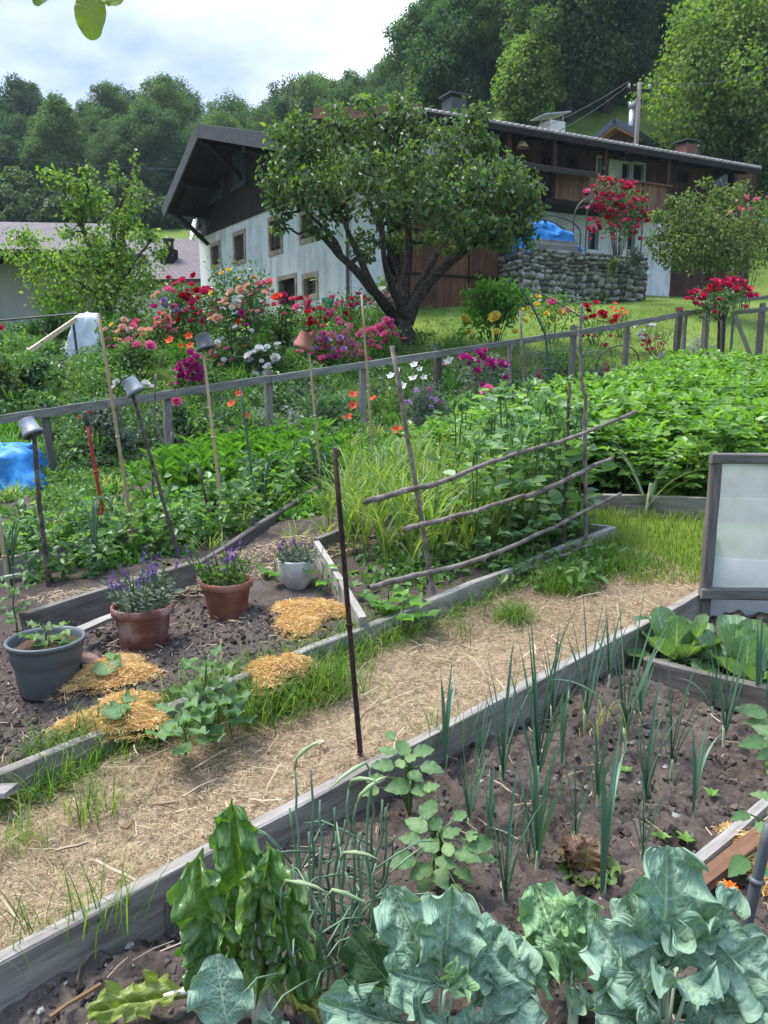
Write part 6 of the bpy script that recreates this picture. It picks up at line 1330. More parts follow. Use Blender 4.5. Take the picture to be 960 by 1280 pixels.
def fall_blades(name, regions, n, mat, L0, L1, W, lean=.5, k=3, dz=.0, dr=.9):
    rg = np.array(regions, float); ar = (rg[:, 1]-rg[:, 0])*(rg[:, 3]-rg[:, 2]); idx = rng.choice(len(rg), n, p=ar/ar.sum())
    r_ = rg[idx]; P_ = Gv(r_[:, 0]+(r_[:, 1]-r_[:, 0])*rng.random(n), r_[:, 2]+(r_[:, 3]-r_[:, 2])*rng.random(n), dz); b = M(); nn = len(P_); blades(b, P_, rng.random(nn)*6.28, L0+(L1-L0)*rng.random(nn), W, lean*rng.random(nn), dr*rng.random(nn), k=k); solo(name, b, mat, kind='stuff')
fall_blades('lawn_grass', [(500, 960, 385, 480), (800, 960, 345, 400)], 9000, LAWN, .05, .14, .012)
fall_blades('lawn_grass', [(700, 880, 640, 735), (640, 760, 610, 660)], 5200, LAWN, .03, .10, .006)
fall_blades('meadow_grass', [(-420, 0, 500, 700), (960, 1340, 400, 740)], 14000, LAWN, .06, .2, .01)
cover('meadow_weeds', [(-420, 0, 480, 640), (980, 1340, 420, 700)], 90, MIDG, .06, .03, .08, .3, .2, 60)
# ------------------------------------------------------------------ vegetables: prototypes copied into their rows
def pz(px, py, z):
    a, b_ = ray(px, py); Y = (z-CAM_H)/b_; return np.array([a*Y, Y, z])
def compound(b, stem_p, d, L, n, lw, lay=.35, droop=.5):
    """leaf stalk with paired leaflets, like potato: start, direction, length"""
    d = norm(d); k = 6; P = [stem_p]; dd = d.copy()
    for i in range(k): dd = norm(dd+np.array([0, 0, -droop/k])); P.append(P[-1]+dd*L/k)
    P = np.array(P); s = norm(np.cross(dd, [0, 0, 1])); pts = []; T = []; Ls = []
    for i in range(n):
        t = .35+.55*i/max(n-1, 1); p = P[0]+(P[-1]-P[0])*t; j = int(t*k); p = P[j]+(P[min(j+1, k)]-P[j])*(t*k-j)
        for sg in (-1, 1): pts.append(p); T.append(s*sg*.9+dd*.5+np.array([0, 0, -.1])); Ls.append(lw*(.75+.45*t))
    pts.append(P[-1]); T.append(dd); Ls.append(lw*1.35)
    pts, T, Ls = np.array(pts), np.array(T), np.array(Ls); N_ = norm(np.array([0, 0, 1.])+rng.normal(0, lay, (len(pts), 3)))
    leaves(b, pts, N_, T, Ls, Ls*.62, rnd=np.clip(rng.normal(.5, .25)+rng.normal(0, .12, len(pts)), 0, 1)); return P
def spread(protos, spots, label, group, smin=.85, smax=1.2, rot=True):
    out = []
    for i, p in enumerate(spots):
        sc = rs.uniform(smin, smax); rz = rs.uniform(0, 6.28) if rot else 0
        if i < len(protos): o = protos[i]; o.location = tuple(p); o['label'] = label; o['group'] = group; o.scale = (sc,)*3
        else: o = dup(protos[i % len(protos)], p, rz, sc, label, group)
        out.append(o)
    return out
def potato_plant(h, nst, lw):
    t = thing('potato_plant', 'potato plant', 'potato plant'); b = M(); f = M()
    for i in range(nst):
        a = i*6.283/nst+rng.normal(0, .3); tip = np.array([math.cos(a)*h*.5, math.sin(a)*h*.5, h*(.75+.3*rng.random())]); P = wob((0, 0, -.03), tip, 6, .012); tube(b, P, np.linspace(.008, .004, 6), 5)
        for j in range(1, 6):
            for q_ in range(2):
                aa = a+q_*2.6+j*1.3+rng.normal(0, .4); compound(f, P[j], [math.cos(aa), math.sin(aa), .55], h*(.34+.16*rng.random()), 3, lw)
        for q_ in range(3):
            aa = rng.random()*6.28; compound(f, P[-1], [math.cos(aa)*.7, math.sin(aa)*.7, 1.1], h*.3, 3, lw*.9)
    part('stem', b, STEMG, t); part('foliage', f, POTATO, t); return t
pot_pr = [potato_plant(.48, 7, .066), potato_plant(.44, 7, .070), potato_plant(.52, 6, .064), potato_plant(.42, 7, .062)]
def region_spots(poly, step, jit, dz=.0):
    """jittered rows inside a picture polygon, stepped on the ground"""
    pts = np.array([G(*p)[:2] for p in poly]); x0, y0 = pts.min(0); x1, y1 = pts.max(0); out = []
    def inside(x, y):
        c = False; n = len(pts)
        for i in range(n):
            (xa, ya), (xb, yb) = pts[i], pts[(i+1) % n]
            if (ya > y) != (yb > y) and x < (xb-xa)*(y-ya)/(yb-ya)+xa: c = not c
        return c
    y = y0
    while y < y1:
        x = x0
        while x < x1:
            xx, yy = x+rs.uniform(-jit, jit), y+rs.uniform(-jit, jit)
            if inside(xx, yy): out.append((xx, yy, float(hgt(xx, yy))+dz))
            x += step
        y += step
    return out
sp_ = region_spots([(745, 630), (980, 640), (1000, 520), (870, 480), (700, 545), (620, 590), (650, 625)], .40, .10)
print('potatoes', len(sp_))
spread(pot_pr, sp_, 'bushy green potato plant in the dense potato patch behind the lawn strip', 'potato plants in the patch', .7, 1.3)
# garlic
def garlic_plant(n, L):
    t = thing('garlic_plant', 'garlic', 'garlic'); b = M(); tube(b, wob((0, 0, -.02), (.01, 0, .14), 4, .003), [.005, .005, .004, .004], 6); part('stem', b, STEMG, t)
    b = M(); P_ = np.stack([np.zeros(n), np.zeros(n), np.linspace(.08, .2, n)], 1); az = np.arange(n)*math.pi+rng.normal(0, .35, n)
    blades(b, P_, az, L*(.7+.5*rng.random(n)), .017, .12+.3*rng.random(n), .5+.9*rng.random(n), k=6, rnd=np.clip(rng.normal(.45, .3, n), 0, 1)); part('leaves', b, GARLIC, t); return t
gp = [garlic_plant(8, .44), garlic_plant(7, .5), garlic_plant(9, .40), garlic_plant(7, .46)]
sp_ = region_spots([(432, 716), (512, 748), (640, 706), (680, 660), (600, 606), (470, 630), (410, 676)], .14, .045, .07)
print('garlic', len(sp_)); spread(gp, sp_, 'yellowing green garlic plant in the box bed behind the trellis branches', 'garlic plants in the box bed', .85, 1.2)
# broad beans
def bean_plant(h):
    t = thing('broad_bean', 'bean', 'bean plant'); b = M(); f = M()
    for s in range(2):
        tip = np.array([rng.normal(0, .06), rng.normal(0, .06), h*(.85+.2*rng.random())]); P = wob((s*.04, 0, -.03), tip, 9, .006); tube(b, P, np.linspace(.008, .005, 9), 5)
        for j in range(1, 9):
            for q_ in range(2): 
                a = j*2.4+q_*.5+rng.normal(0, .3); compound(f, P[j], [math.cos(a), math.sin(a), .7], .11+.05*rng.random(), 1, .075*(.7+.5*rng.random()), .5, .4)
        n = 9; leaves(f, P[-1]+rng.normal(0, .012, (n, 3)), rdir(n), norm(rdir(n)*.6+[0, 0, .9]), .07, .03)
    part('stem', b, STEMG, t); part('foliage', f, BEAN, t); return t
bp = [bean_plant(.78), bean_plant(.7), bean_plant(.85)]
sp_ = [G(x+rs.uniform(-6, 6), y+rs.uniform(-4, 4), .07) for x, y in ((600, 712), (628, 704), (655, 694), (680, 684), (704, 676), (724, 672), (590, 690), (620, 680), (648, 672), (676, 664), (700, 658), (640, 652), (612, 660), (670, 646), (570, 652), (600, 640), (630, 632), (575, 628), (655, 628), (690, 640))]
spread(bp, sp_, 'upright broad bean plant with grey green leaves inside the bean trellis', 'broad bean plants in the trellis', .85, 1.15)
sp_ = [G(x, y, .02) for x, y in ((520, 610), (545, 600), (560, 585), (585, 575), (600, 590), (625, 580), (570, 605), (600, 610), (640, 600), (665, 590), (545, 580), (660, 570), (690, 575), (625, 560))]
for p in sp_: dup(pot_pr[rs.randrange(4)], p, rs.uniform(0, 6), rs.uniform(.8, 1.05), 'leafy green potato plant by the sticks between the bean trellis and the fence', 'potato plants by the fence')
# pea and mixed rows at the left
def pea_plant(h, mat_n):
    t = thing('pea_plant', 'pea', 'pea plant'); b = M(); f = M()
    for s in range(3):
        tip = np.array([rng.normal(0, .14), rng.normal(0, .1), h*(.7+.4*rng.random())]); P = wob((rng.normal(0, .04), 0, -.02), tip, 8, .018); tube(b, P, np.linspace(.004, .002, 8), 4)
        for j in range(1, 8):
            n = 4; leaves(f, np.repeat(P[j:j+1], n, 0)+rng.normal(0, .015, (n, 3)), norm(rdir(n)+[0, 0, .9]), rdir(n)*[1, 1, .4]+[0, 0, .1], .05+.04*rng.random(n), .032+.02*rng.random(n))
    part('stem', b, STEMG, t); part('foliage', f, mat_n, t); return t
pp_ = [pea_plant(.40, BEAN), pea_plant(.34, BRIG), pea_plant(.46, BEAN), pea_plant(.30, MIDG)]
sp_ = region_spots([(-30, 735), (60, 745), (240, 708), (330, 660), (420, 612), (410, 596), (230, 665), (100, 690), (-30, 708)], .225, .1, .04)
print('peas', len(sp_)); spread(pp_, sp_, 'climbing green pea plant in the rows behind the pots', 'pea plants in the rows behind the pots', .8, 1.2)
# lance leaved clumps before the fence
def lance_clump(h, n):
    t = thing('lance_leaf_clump', 'clump', 'perennial'); b = M(); P_ = np.stack([rng.normal(0, .13, n), rng.normal(0, .1, n), np.zeros(n)-.02], 1)
    f = M()
    for p in P_:
        tip = p*1.7+[0, 0, h*(.75+.35*rng.random())]; Q = wob(p, tip, 6, .01); tube(b, Q, np.linspace(.005, .003, 6), 4)
        for j in range(1, 6): 
            m_n = 5; a = rng.random(m_n)*6.28; leaves(f, np.repeat(Q[j:j+1], m_n, 0), norm(np.stack([np.cos(a)*.3, np.sin(a)*.3, np.ones(m_n)], 1)), np.stack([np.cos(a), np.sin(a), .7+.3*rng.random(m_n)], 1), .10+.04*rng.random(m_n), .02)
    part('stem', b, STEMG, t); part('foliage', f, BRIG, t); return t
lp = [lance_clump(.46, 20), lance_clump(.42, 18)]
sp_ = [G(x, y, .0) for x, y in ((236, 640), (262, 634), (290, 630), (318, 624), (346, 620), (374, 612), (398, 604), (250, 618), (280, 612), (310, 608), (340, 604), (366, 598), (300, 590), (335, 588), (270, 598), (380, 585))]
spread(lp, sp_, 'dense clump of bright green lance shaped leaves before the fence', 'lance leaved clumps before the fence', .9, 1.2)
# bent onions among the peas
op = []
for k in range(2):
    t = thing('onion_plant', 'onion', 'onion'); b = M()
    for i in range(6):
        a = rng.random()*6.28; h = .35+.2*rng.random(); d = np.array([math.cos(a), math.sin(a), 0]); P = [(0, 0, 0), d*.03+[0, 0, h*.6], d*.08+[0, 0, h], d*.18+[0, 0, h*.95], d*.26+[0, 0, h*.65]]; P = np.array(P); tt = np.linspace(0, 4, 13); P = np.stack([np.interp(tt, range(5), P[:, j]) for j in range(3)], 1); P[1:-1] = (P[:-2]+2*P[1:-1]+P[2:])/4
        tube(b, P, np.linspace(.007, .002, 13), 6)
    part('leaves', b, leafmat('onion_leaves%d' % k, [(.06, .12, .06), (.12, .19, .10)], .15, .45), t, True); op.append(t)
spread(op, [G(x, y, .08) for x, y in ((35, 700), (150, 690), (205, 676), (260, 640), (330, 640), (400, 622), (15, 735), (120, 715))], 'onion plant with bent over hollow leaves in the rows behind the pots', 'onion plants among the peas')
cover('row_weeds', [(60, 330, 535, 600)], 130, MIDG, .05, .026, .06, .22, .16, 70)
cover('row_weeds', [(66, 330, 560, 630), (330, 470, 545, 600)], 170, MIDG, .045, .025, .06, .24, .15, 70)
cover('row_weeds', [(0, 240, 630, 710), (66, 120, 600, 650), (200, 420, 600, 630), (450, 560, 690, 745), (560, 740, 680, 732), (400, 560, 560, 600)], 270, MIDG, .05, .026, .05, .2, .15, 70)
cover('row_weeds', [(0, 240, 620, 720), (230, 430, 610, 660), (430, 560, 545, 590)], 150, BRIG, .05, .03, .05, .2, .13, 60)
cover('row_weeds', [(0, 420, 610, 700), (430, 640, 540, 580)], 60, GARLIC, 0, .012, .15, .35, .08, 26, True)
bush('valerian_plant', 'small red valerian flower head below the red tool handle', 'perennial', 128, 672, 24, 46, MIDG, [('k', 127., 643., 11., 'head'), ('k', 120., 660., 6., 'head'), ('k', 140., 658., 7., 'head')], 120, .05, .02)

# pots' plants
def spikes(name, label, c, rt, h, n, mat, flower, hs, nl, fl=.1, lw=.012, ll=.05):
    top = c+[0, 0, h*.84]; t = thing(name, label, 'flower plant', top); b = M(); f = M(); fls = []
    for i in range(n):
        r_ = rt*.75*math.sqrt(rng.random()); a = rng.random()*6.28; p = top+[r_*math.cos(a), r_*math.sin(a), -.01]; tip = p+[r_*.9*math.cos(a)+rng.normal(0, .02), r_*.9*math.sin(a)+rng.normal(0, .02), hs*(.65+.5*rng.random())]; P = wob(p, tip, 8, .006); tube(b, P, np.linspace(.003, .002, 8), 4)
        k = nl; j = rng.integers(0, 5, k); q_ = P[j]+(P[j+1]-P[j])*rng.random((k, 1)); leaves(f, q_, norm(rdir(k)+[0, 0, 1.]), rdir(k)*[1, 1, .4]+[0, 0, .35], ll*(.7+.6*rng.random(k)), lw)
        if flower and rng.random() < .36:
            g = M(); m_n = 36; tt = rng.random(m_n); ax = P[-1]-P[-3]; ax = norm(ax)*fl*(.8+.5*rng.random()); Q = P[-1]-ax*.3+ax*tt[:, None]; d = rdir(m_n); leaves(g, Q+d*.003, d, norm(d*[1, 1, .3]+[0, 0, .5]), .011*(1.25-.7*tt), .009*(1.25-.7*tt)); fls.append(g)
    part('stem', b, STEMG, t); part('foliage', f, mat, t)
    for g in fls: part('flower_spike', g, flower, t)
    return t
spikes('salvia_plant', 'purple flowering salvia in the old weathered terracotta pot', *P2, 46, GREYG, PM['u'], .22, 9)
SALV2 = leafmat('petal_salvia', [(.05, .02, .10), (.10, .04, .22), (.16, .07, .3)], .2, .6)
spikes('salvia_plant', 'purple flowering salvia in the clean red terracotta pot', *P3, 40, MIDG, SALV2, .19, 6, .08)
spikes('lavender_plant', 'small lavender with mauve heads in the white pot', *P4, 40, GREYG, petal('mauve', (.26, .13, .28)), .13, 14, .03, .006, .035)
def pepper(name, label, base, h, n, lw, mat=MIDG, cat='pepper plant', sprd=.6):
    t = thing(name, label, cat, base); b = M(); f = M(); P = wob(base-[0, 0, .02], base+[rng.normal(0, .02), 0, h], 8, .006); tube(b, P, np.linspace(.006, .003, 8), 5)
    for i in range(n):
        j = 2+int(5.4*i/n); a = i*2.4; d = np.array([math.cos(a), math.sin(a), .35]); q_ = P[j]+d*.03; tube(b, [P[j], q_], .002, 4); s = 1.1-.45*(j/7)
        bigleaf(f, q_, q_+norm(d*[1, 1, sprd])*lw*s*1.5, lw*s*.42, np.array([-d[0]*.3, -d[1]*.3, 1]), 'ovate', .012, 2, .12, -.14, nu=7, nv=9)
    part('stem', b, STEMG, t); part('foliage', f, mat, t, True); return t
OUT = dict(oval=lambda v: np.sqrt(np.clip(1-((v-.5)/.51)**2, 0, 1))*(1-.12*v), ovate=lambda v: np.sin(np.pi*np.clip(v, 0, 1)**.72)**.85, kale=lambda v: np.where(v < .16, .07+.2*v, (np.clip((v-.16)/.2, 0, 1)**.6)*np.sqrt(np.clip(1-((v-.56)/.455)**2, .0, 1))*1.0+.05*(1-v)),
           chard=lambda v: np.where(v < .12, .10, np.clip((v-.12)/.15, 0, 1)**.7*np.clip(1-np.abs((v-.52)/.485)**3.2, 0, 1)**.42+.05), spoon=lambda v: np.where(v < .32, .20+.12*v, .2+.8*np.sqrt(np.clip(1-((v-.68)/.33)**2, 0, 1))*np.clip((v-.3)/.2, 0, 1)),
           squash=lambda v: np.sqrt(np.clip(1-((v-.52)/.52)**2, 0, 1))*(1+.10*np.cos(v*16)))
def bigleaf(b, base, tip, W, nrm, shape='ovate', ruf=.01, nf=4, cup=.1, bend=.1, nu=13, nv=21, crink=0.0, lobe=0.0, rnd=None, m=0, rolled=0.0, tooth=.10, cf=38):
    """one modelled leaf: outline, cupping, arched midrib, ruffled margin, blistered surface; lu across -1..1, lv along"""
    base, tip = np.asarray(base, float), np.asarray(tip, float); ax = tip-base; L = np.linalg.norm(ax); T = ax/L; s = norm(np.cross(T, nrm)); n = np.cross(s, T)
    v = np.linspace(0, 1, nv)[:, None]; u = np.linspace(-1, 1, nu)[None]; sd = rng.random()*50
    w = W*OUT[shape](v); w = w*(1+lobe*(fbm(v*(4.5 if tooth else 2.7)+sd, np.sign(u)*3+sd, 3, 2 if tooth else 1)+tooth*np.cos(v*44+sd*3+np.sign(u)))*np.abs(u)*1.6); w = np.maximum(w, W*.02)
    au = np.abs(u); ph = sd+np.sign(u)*1.7
    rs_ = np.minimum(1, w/W*1.25)*ruf; ruf = rs_
    z = cup*w*au**2*1.2 + ruf*(au**2.2)*np.sin(2*np.pi*nf*v+ph)*(OUT[shape](v) > .3) + ruf*(.6 if tooth else .22)*au**3*np.sin(2*np.pi*nf*2.3*v+ph*2)
    z = z + bend*L*(np.sin(np.pi*v*.9)) - rolled*L*np.clip(v-.75, 0, 1)**1.5*3
    if crink: z = z + crink*np.minimum(1, w/W*1.3)*fbm(u*W*cf+sd, v*L*cf+sd, 7, 3)*(.3+au*.9) - crink*.8*np.exp(-(u*9)**2)
    x = u*w*(1-.18*cup*au) + ruf*.18*au**2*np.cos(2*np.pi*nf*1.3*v+ph)
    P = base + T*(v*L + ruf*.4*au**2*np.sin(2*np.pi*nf*1.7*v+ph*1.3))[..., None] + s*x[..., None] + n*z[..., None]
    i = np.arange(nv-1)[:, None]*nu + np.arange(nu-1)[None]
    b.add(P.reshape(-1, 3), np.stack([i, i+1, i+1+nu, i+nu], -1).reshape(-1, 4), rng.random() if rnd is None else rnd, np.broadcast_to(u, (nv, nu)).ravel(), np.broadcast_to(v, (nv, nu)).ravel(), m)
PEPL = leafmat('pepper_leaves', [(.035, .085, .02), (.065, .14, .03), (.11, .20, .05)], .35, .4, .4, vein=((.14, .23, .07), 6, .05), objvar=.2)
SQUL = leafmat('squash_leaves', [(.055, .125, .045), (.09, .18, .06), (.14, .24, .09)], .3, .5, .3, vein=((.22, .33, .16), 5, .05), objvar=.2)
pepper('pepper_plant', 'small bushy pepper plant in the grey bucket pot', PB[0]+[.0, -.02, PB[2]*.84], .10, 10, .075, PEPL)
pepper('pepper_plant', 'taller thin pepper plant leaning over the back rim of the grey bucket', G(22, 792, .12), .36, 14, .07, PEPL)
pepper('weed_seedling', 'leafy plant with broad leaves growing at the side of the white pot', G(400, 735, .09)+[0, 0, 0], .16, 6, .09, BRIG, 'seedling')
pepper('weed_seedling', 'leafy seedling in front of the white pot rim', G(345, 728, .09), .14, 4, .1, BRIG, 'seedling')
pepper('weed_seedling', 'seedling with two broad leaves behind the rusty rod by the box', G(438, 750, .09), .17, 6, .07, PEPL, 'seedling')
pepper('dahlia_plant', 'upright leafy dahlia seedling on the dark soil above the grass edge', G(256, 902, LB), .30, 13, .085, PEPL, 'seedling')
for i, (x, y, h, n, lw, lab) in enumerate(((232, 938, .17, 12, .085, 'broad leaved plant hanging over the grassy board'), (276, 912, .16, 12, .09, 'large leaved plant at the board right of the dahlia seedling'), (505, 775, .14, 8, .12, 'bright leafy plant at the front corner of the garlic box'), (490, 765, .12, 6, .12, 'small leafy plant below the lowest trellis branch'))):
    pepper('garden_plant', lab, G(x, y, LB), h, n, lw, SQUL if i < 2 else BRIG, 'plant')
# wood shaving heaps with seedlings
SHAV = flat_leafmat('wood_shavings', [(.46, .26, .085), (.64, .41, .16), (.74, .54, .27), (.80, .65, .41)], .3, .8)
def heap(label, px, py, w, hh):
    c = G(px, py, LB); Y = c[1]; rx = w*Y/FPX/2; ry = hh/w*rx*2.1; n = int(5200*rx/.2); b = M(); r_ = np.sqrt(rng.random(n))*(1+.25*rng.normal(size=n)*.5); a = rng.random(n)*6.283
    wob_ = 1+.28*np.sin(a*3+px)+.15*np.sin(a*5+py); X = c[0]+rx*r_*np.cos(a)*wob_; Yy = c[1]+ry*r_*np.sin(a)*wob_; Z = hgt(X, Yy)+LB+.005+np.maximum(0, .055*(1-r_**2))*(1+.8*fbm(X*14, Yy*14, 3))*rng.random(n)**.4+.02*(r_ < 1)
    az = rng.random(n)*6.283; L = .014+.022*rng.random(n); el = rng.normal(0, .5, n); k = 5; tt = np.linspace(-1, 1, k); cur = rng.normal(0, 1.1, n)
    V = []; 
    for t_ in tt:
        ang = az+cur*t_; V.append(np.stack([X+L*np.cos(ang)*t_, Yy+L*np.sin(ang)*t_, Z+L*.6*np.sin(el)*t_+.010*(1-t_*t_)*np.abs(np.sin(el))*1.5], 1))
    V = np.stack(V, 1); sd_ = np.stack([-np.sin(az)*np.cos(el*2), np.cos(az)*np.cos(el*2), np.sin(el*2)], 1)[:, None, :]*.0017
    VV = np.stack([V-sd_, V+sd_], 2).reshape(n, -1, 3); q_ = np.array([(2*i, 2*i+1, 2*i+3, 2*i+2) for i in range(k-1)]); F = (q_[None]+(np.arange(n)*k*2)[:, None, None]).reshape(-1, 4); b.add(VV.reshape(-1, 3), F, np.repeat(rng.random(n), k*2))
    return solo('shavings_heap', b, SHAV, label, 'wood shavings')
heap('orange heap of wood shavings beside the brick pieces and grey bucket', 141, 850, 100, 44)
heap('largest orange heap of wood shavings at the grassy board', 148, 902, 116, 50)
heap('flat orange heap of wood shavings against the board right of the dahlia', 346, 846, 78, 34)
heap('round orange heap of wood shavings near the white pot', 384, 775, 88, 50)
def squash(label, px, py, leafs, z=.10):
    b0 = G(px, py, LB); t = thing('squash_seedling', label, 'squash seedling', b0); b = M(); f = M()
    for (x, y, s, dx, dy) in leafs:
        p = at(x, y, b0[1]+dy*.04); tube(b, [b0, (b0+p)/2+[0, 0, .03], p], .0035, 5); d = np.array([dx, dy, -.12]); L = s*b0[1]/FPX; bigleaf(f, p-norm(d)*L*.25, p+norm(d)*L*.75, L*.52, np.array([dx*.3, -.35+dy*.2, 1.]), 'squash', .012, 3, .10, .08, nu=9, nv=11, lobe=.25)
    part('stem', b, STEMG, t); part('foliage', f, SQUL, t, True)
squash('squash seedling in the shavings heap beside the brick pieces', 133, 850, [(132, 831, 34, .3, -.6), (118, 838, 24, -.9, -.3), (146, 838, 24, .9, .2), (138, 822, 20, .2, .9)])
squash('squash seedling in the largest shavings heap', 150, 905, [(152, 884, 34, -.2, -.6), (166, 902, 34, .9, -.4), (138, 890, 24, -.9, -.1), (158, 876, 22, .5, .8)])
squash('tiny squash seedling in the flat shavings heap against the board', 346, 842, [(342, 838, 17, -.8, -.3), (352, 840, 14, .8, .1)])
squash('squash seedling in the round shavings heap near the white pot', 388, 768, [(386, 758, 26, -.4, -.4), (400, 765, 22, .9, -.2), (380, 770, 18, -.9, -.1)])
# ---- grass along the boards and on the path edge
def along(name, p0, p1, n, L0, L1, W, spr, mat=GRASS, dens=None, dz=.0, lean=.7):
    s = rng.random(n*3)
    if dens is not None: s = s[rng.random(n*3) < np.interp(s, *dens)]
    s = s[:n]; k = len(s); P_ = np.asarray(p0)+(np.asarray(p1)-np.asarray(p0))*s[:, None]+rng.normal(0, spr, (k, 2)); P3 = np.column_stack([P_, hgt(P_[:, 0], P_[:, 1])+dz]); b = M()
    blades(b, P3, rng.random(k)*6.28, L0+(L1-L0)*rng.random(k)**1.5, W, .1+lean*rng.random(k), .3+1.3*rng.random(k), k=5); solo(name, b, mat, kind='stuff')
along('edge_grass', B0-BD*.3-BN*.07, B1-BN*.06, 4300, .06, .24, .0045, .045, dens=([0, .08, .13, .2, .3, .36, .46, .52, .6, .64, .72, .8, .9, 1], [.3, .5, .8, .35, 1.0, .5, .9, .6, .15, .5, .2, .7, 1, 1]))
along('edge_grass', B0+BD*.1+BN*.06, B0+BD*1.9+BN*.05, 700, .06, .22, .004, .03, dz=LB, dens=([0, .1, .25, .4, .7, 1], [.4, 1, .2, .7, .2, .4]))
def tuft(px, py, n, L0, L1, W, spr, mat=GRASS, lean=.6, dz=0.0, droop=1.2):
    p = G(px, py, dz); P_ = p[:2]+rng.normal(0, spr, (n, 2)); P3 = np.column_stack([P_, hgt(P_[:, 0], P_[:, 1])+dz]); b = M(); blades(b, P3, rng.random(n)*6.28, L0+(L1-L0)*rng.random(n), W, .05+lean*rng.random(n), .2+droop*rng.random(n), k=5); return b
for (px, py, n, L, spr, lab) in ((698, 742, 420, .24, .07, 'lush dark green grass tuft at the bean bed board'), (642, 776, 240, .16, .06, 'small grass tuft on the straw path below the middle of the bean board'), (770, 715, 500, .22, .10, 'broad grass tuft at the corner of the bean bed'), (730, 745, 120, .10, .04, 'low grass tuft on the straw beside the lush one'), (330, 895, 380, .24, .08, 'long grass tuft at the board below the flat shavings heap'), (405, 868, 420, .24, .08, 'long grass tuft at the board left of the rusty rod')):
    solo('grass_tuft', tuft(px, py, n, L*.5, L, .0045, spr), GRASS, lab, 'grass tuft')
for (px, py, n, L, lab) in ((105, 1170, 26, .26, 'thin tall grass blades by the path edging left of the peg'), (155, 1150, 18, .28, 'few upright grass blades by the path edging nearer the peg'), (30, 1180, 22, .2, 'thin grass blades at the edge of the straw path at the frame side'), (548, 925, 20, .26, 'thin dark grass blades at the board behind the leeks'), (20, 1060, 60, .2, 'weedy grass clump with pale seed heads below the pinkish plank'), (120, 1020, 70, .22, 'grass clump hanging over the board right of the seed heads'), (575, 800, 26, .2, 'few long grass blades leaning over the straw behind the leeks'), (752, 905, 16, .22, 'few pale grass blades beside the leek row on the path edge')):
    solo('grass_tuft', tuft(px, py, n, L*.5, L, .004, .05, GARLIC if 'dark' not in lab else GRASS, .5), GARLIC if 'pale' in lab else GRASS, lab, 'grass tuft')
# path weeds and low plants
bush('onion_leaf_plant', 'leek like plant with arching grey leaves at the potato board', 'leek', 808, 642, 8, 8, MIDG, (), 10, .05, .03, n=2, stems=False)
o = [q_ for q_ in C.objects if q_.name.startswith('onion_leaf_plant')][0]; p = G(808, 640, .02); b = M(); blades(b, np.repeat([p], 12, 0)+rng.normal(0, .012, (12, 3))*[1, 1, 0], rng.random(12)*6.28, .5+.25*rng.random(12), .022, .15+.5*rng.random(12), .5+.8*rng.random(12), k=6); part('leaves', b, leafmat('pale_leek', [(.10, .17, .08), (.2, .27, .14)], .3), o)
b = M(); tube(b, wob(p-[0, 0, .02], p+[.02, 0, .22], 5, .004), .011, 7); part('stem', b, plain('straw_stem', [(.45, .38, .2), (.6, .52, .32)], 9), o)
# ------------------------------------------------------------------ near bed: leeks, potatoes, lettuce, pak choi, chard, kale
def leek(n, L, az0):
    t = thing('leek', 'leek', 'leek'); b = M(); sh = wob((0, 0, -.04), (rng.normal(0, .006), rng.normal(0, .006), .09), 6, .001); tube(b, sh, np.linspace(.0075, .0065, 6), 10); part('shaft', b, LEEKS, t, True)
    b = M(); P_ = np.stack([np.zeros(n), np.zeros(n), np.linspace(.02, .09, n)], 1); az = az0+np.arange(n)*math.pi+rng.normal(0, .25, n)
    le = .03+.24*np.linspace(1, .15, n)*rng.uniform(.5, 1.1, n); dr = np.where(rng.random(n) < .10, 1.4, .02+.35*rng.random(n)**2); blades(b, P_, az, L*(.62+.4*np.linspace(.4, 1, n)), .0165, le, dr, k=9, fold=.55, widest=.35, rnd=np.clip(rng.normal(.5, .22, n), 0, 1)); part('leaves', b, LEEK, t, True); return t
LKP = [leek(7, .5, .2), leek(8, .5, 2.6), leek(7, .46, 1.2), leek(6, .52, .0), leek(8, .48, 2.9)]
lk = [(628, 985, 617, 830), (671, 992, 664, 785), (702, 962, 696, 852), (732, 912, 712, 762), (780, 942, 783, 755), (806, 1012, 812, 872), (838, 972, 842, 838), (866, 1022, 858, 905), (905, 932, 906, 790), (890, 898, 893, 812), (945, 890, 950, 785), (746, 1012, 742, 905), (556, 968, 546, 838), (600, 965, 601, 872), (586, 1042, 597, 930), (631, 1140, 628, 985), (671, 1092, 667, 925), (752, 1128, 747, 930), (802, 1082, 812, 975), (660, 1085, 655, 990), (690, 900, 692, 800), (760, 860, 778, 760), (612, 1060, 622, 960), (718, 1060, 722, 950), (800, 905, 795, 820), (960, 930, 958, 830)]
for i, (x, y, tx, ty) in enumerate(lk):
    p = G(x, y, NB); h = at(tx, ty, p[1])[2]-p[2]; src = LKP[i % 5]; sc = h/.50
    lab = 'blue green leek standing in the dark soil of the near bed'
    if i < 5: o = src; o.location = tuple(p); o.scale = (sc,)*3; o['label'] = lab; o['group'] = 'leeks in the near bed'
    else: o = dup(src, p, rs.uniform(-.7, .7), sc, lab, 'leeks in the near bed')
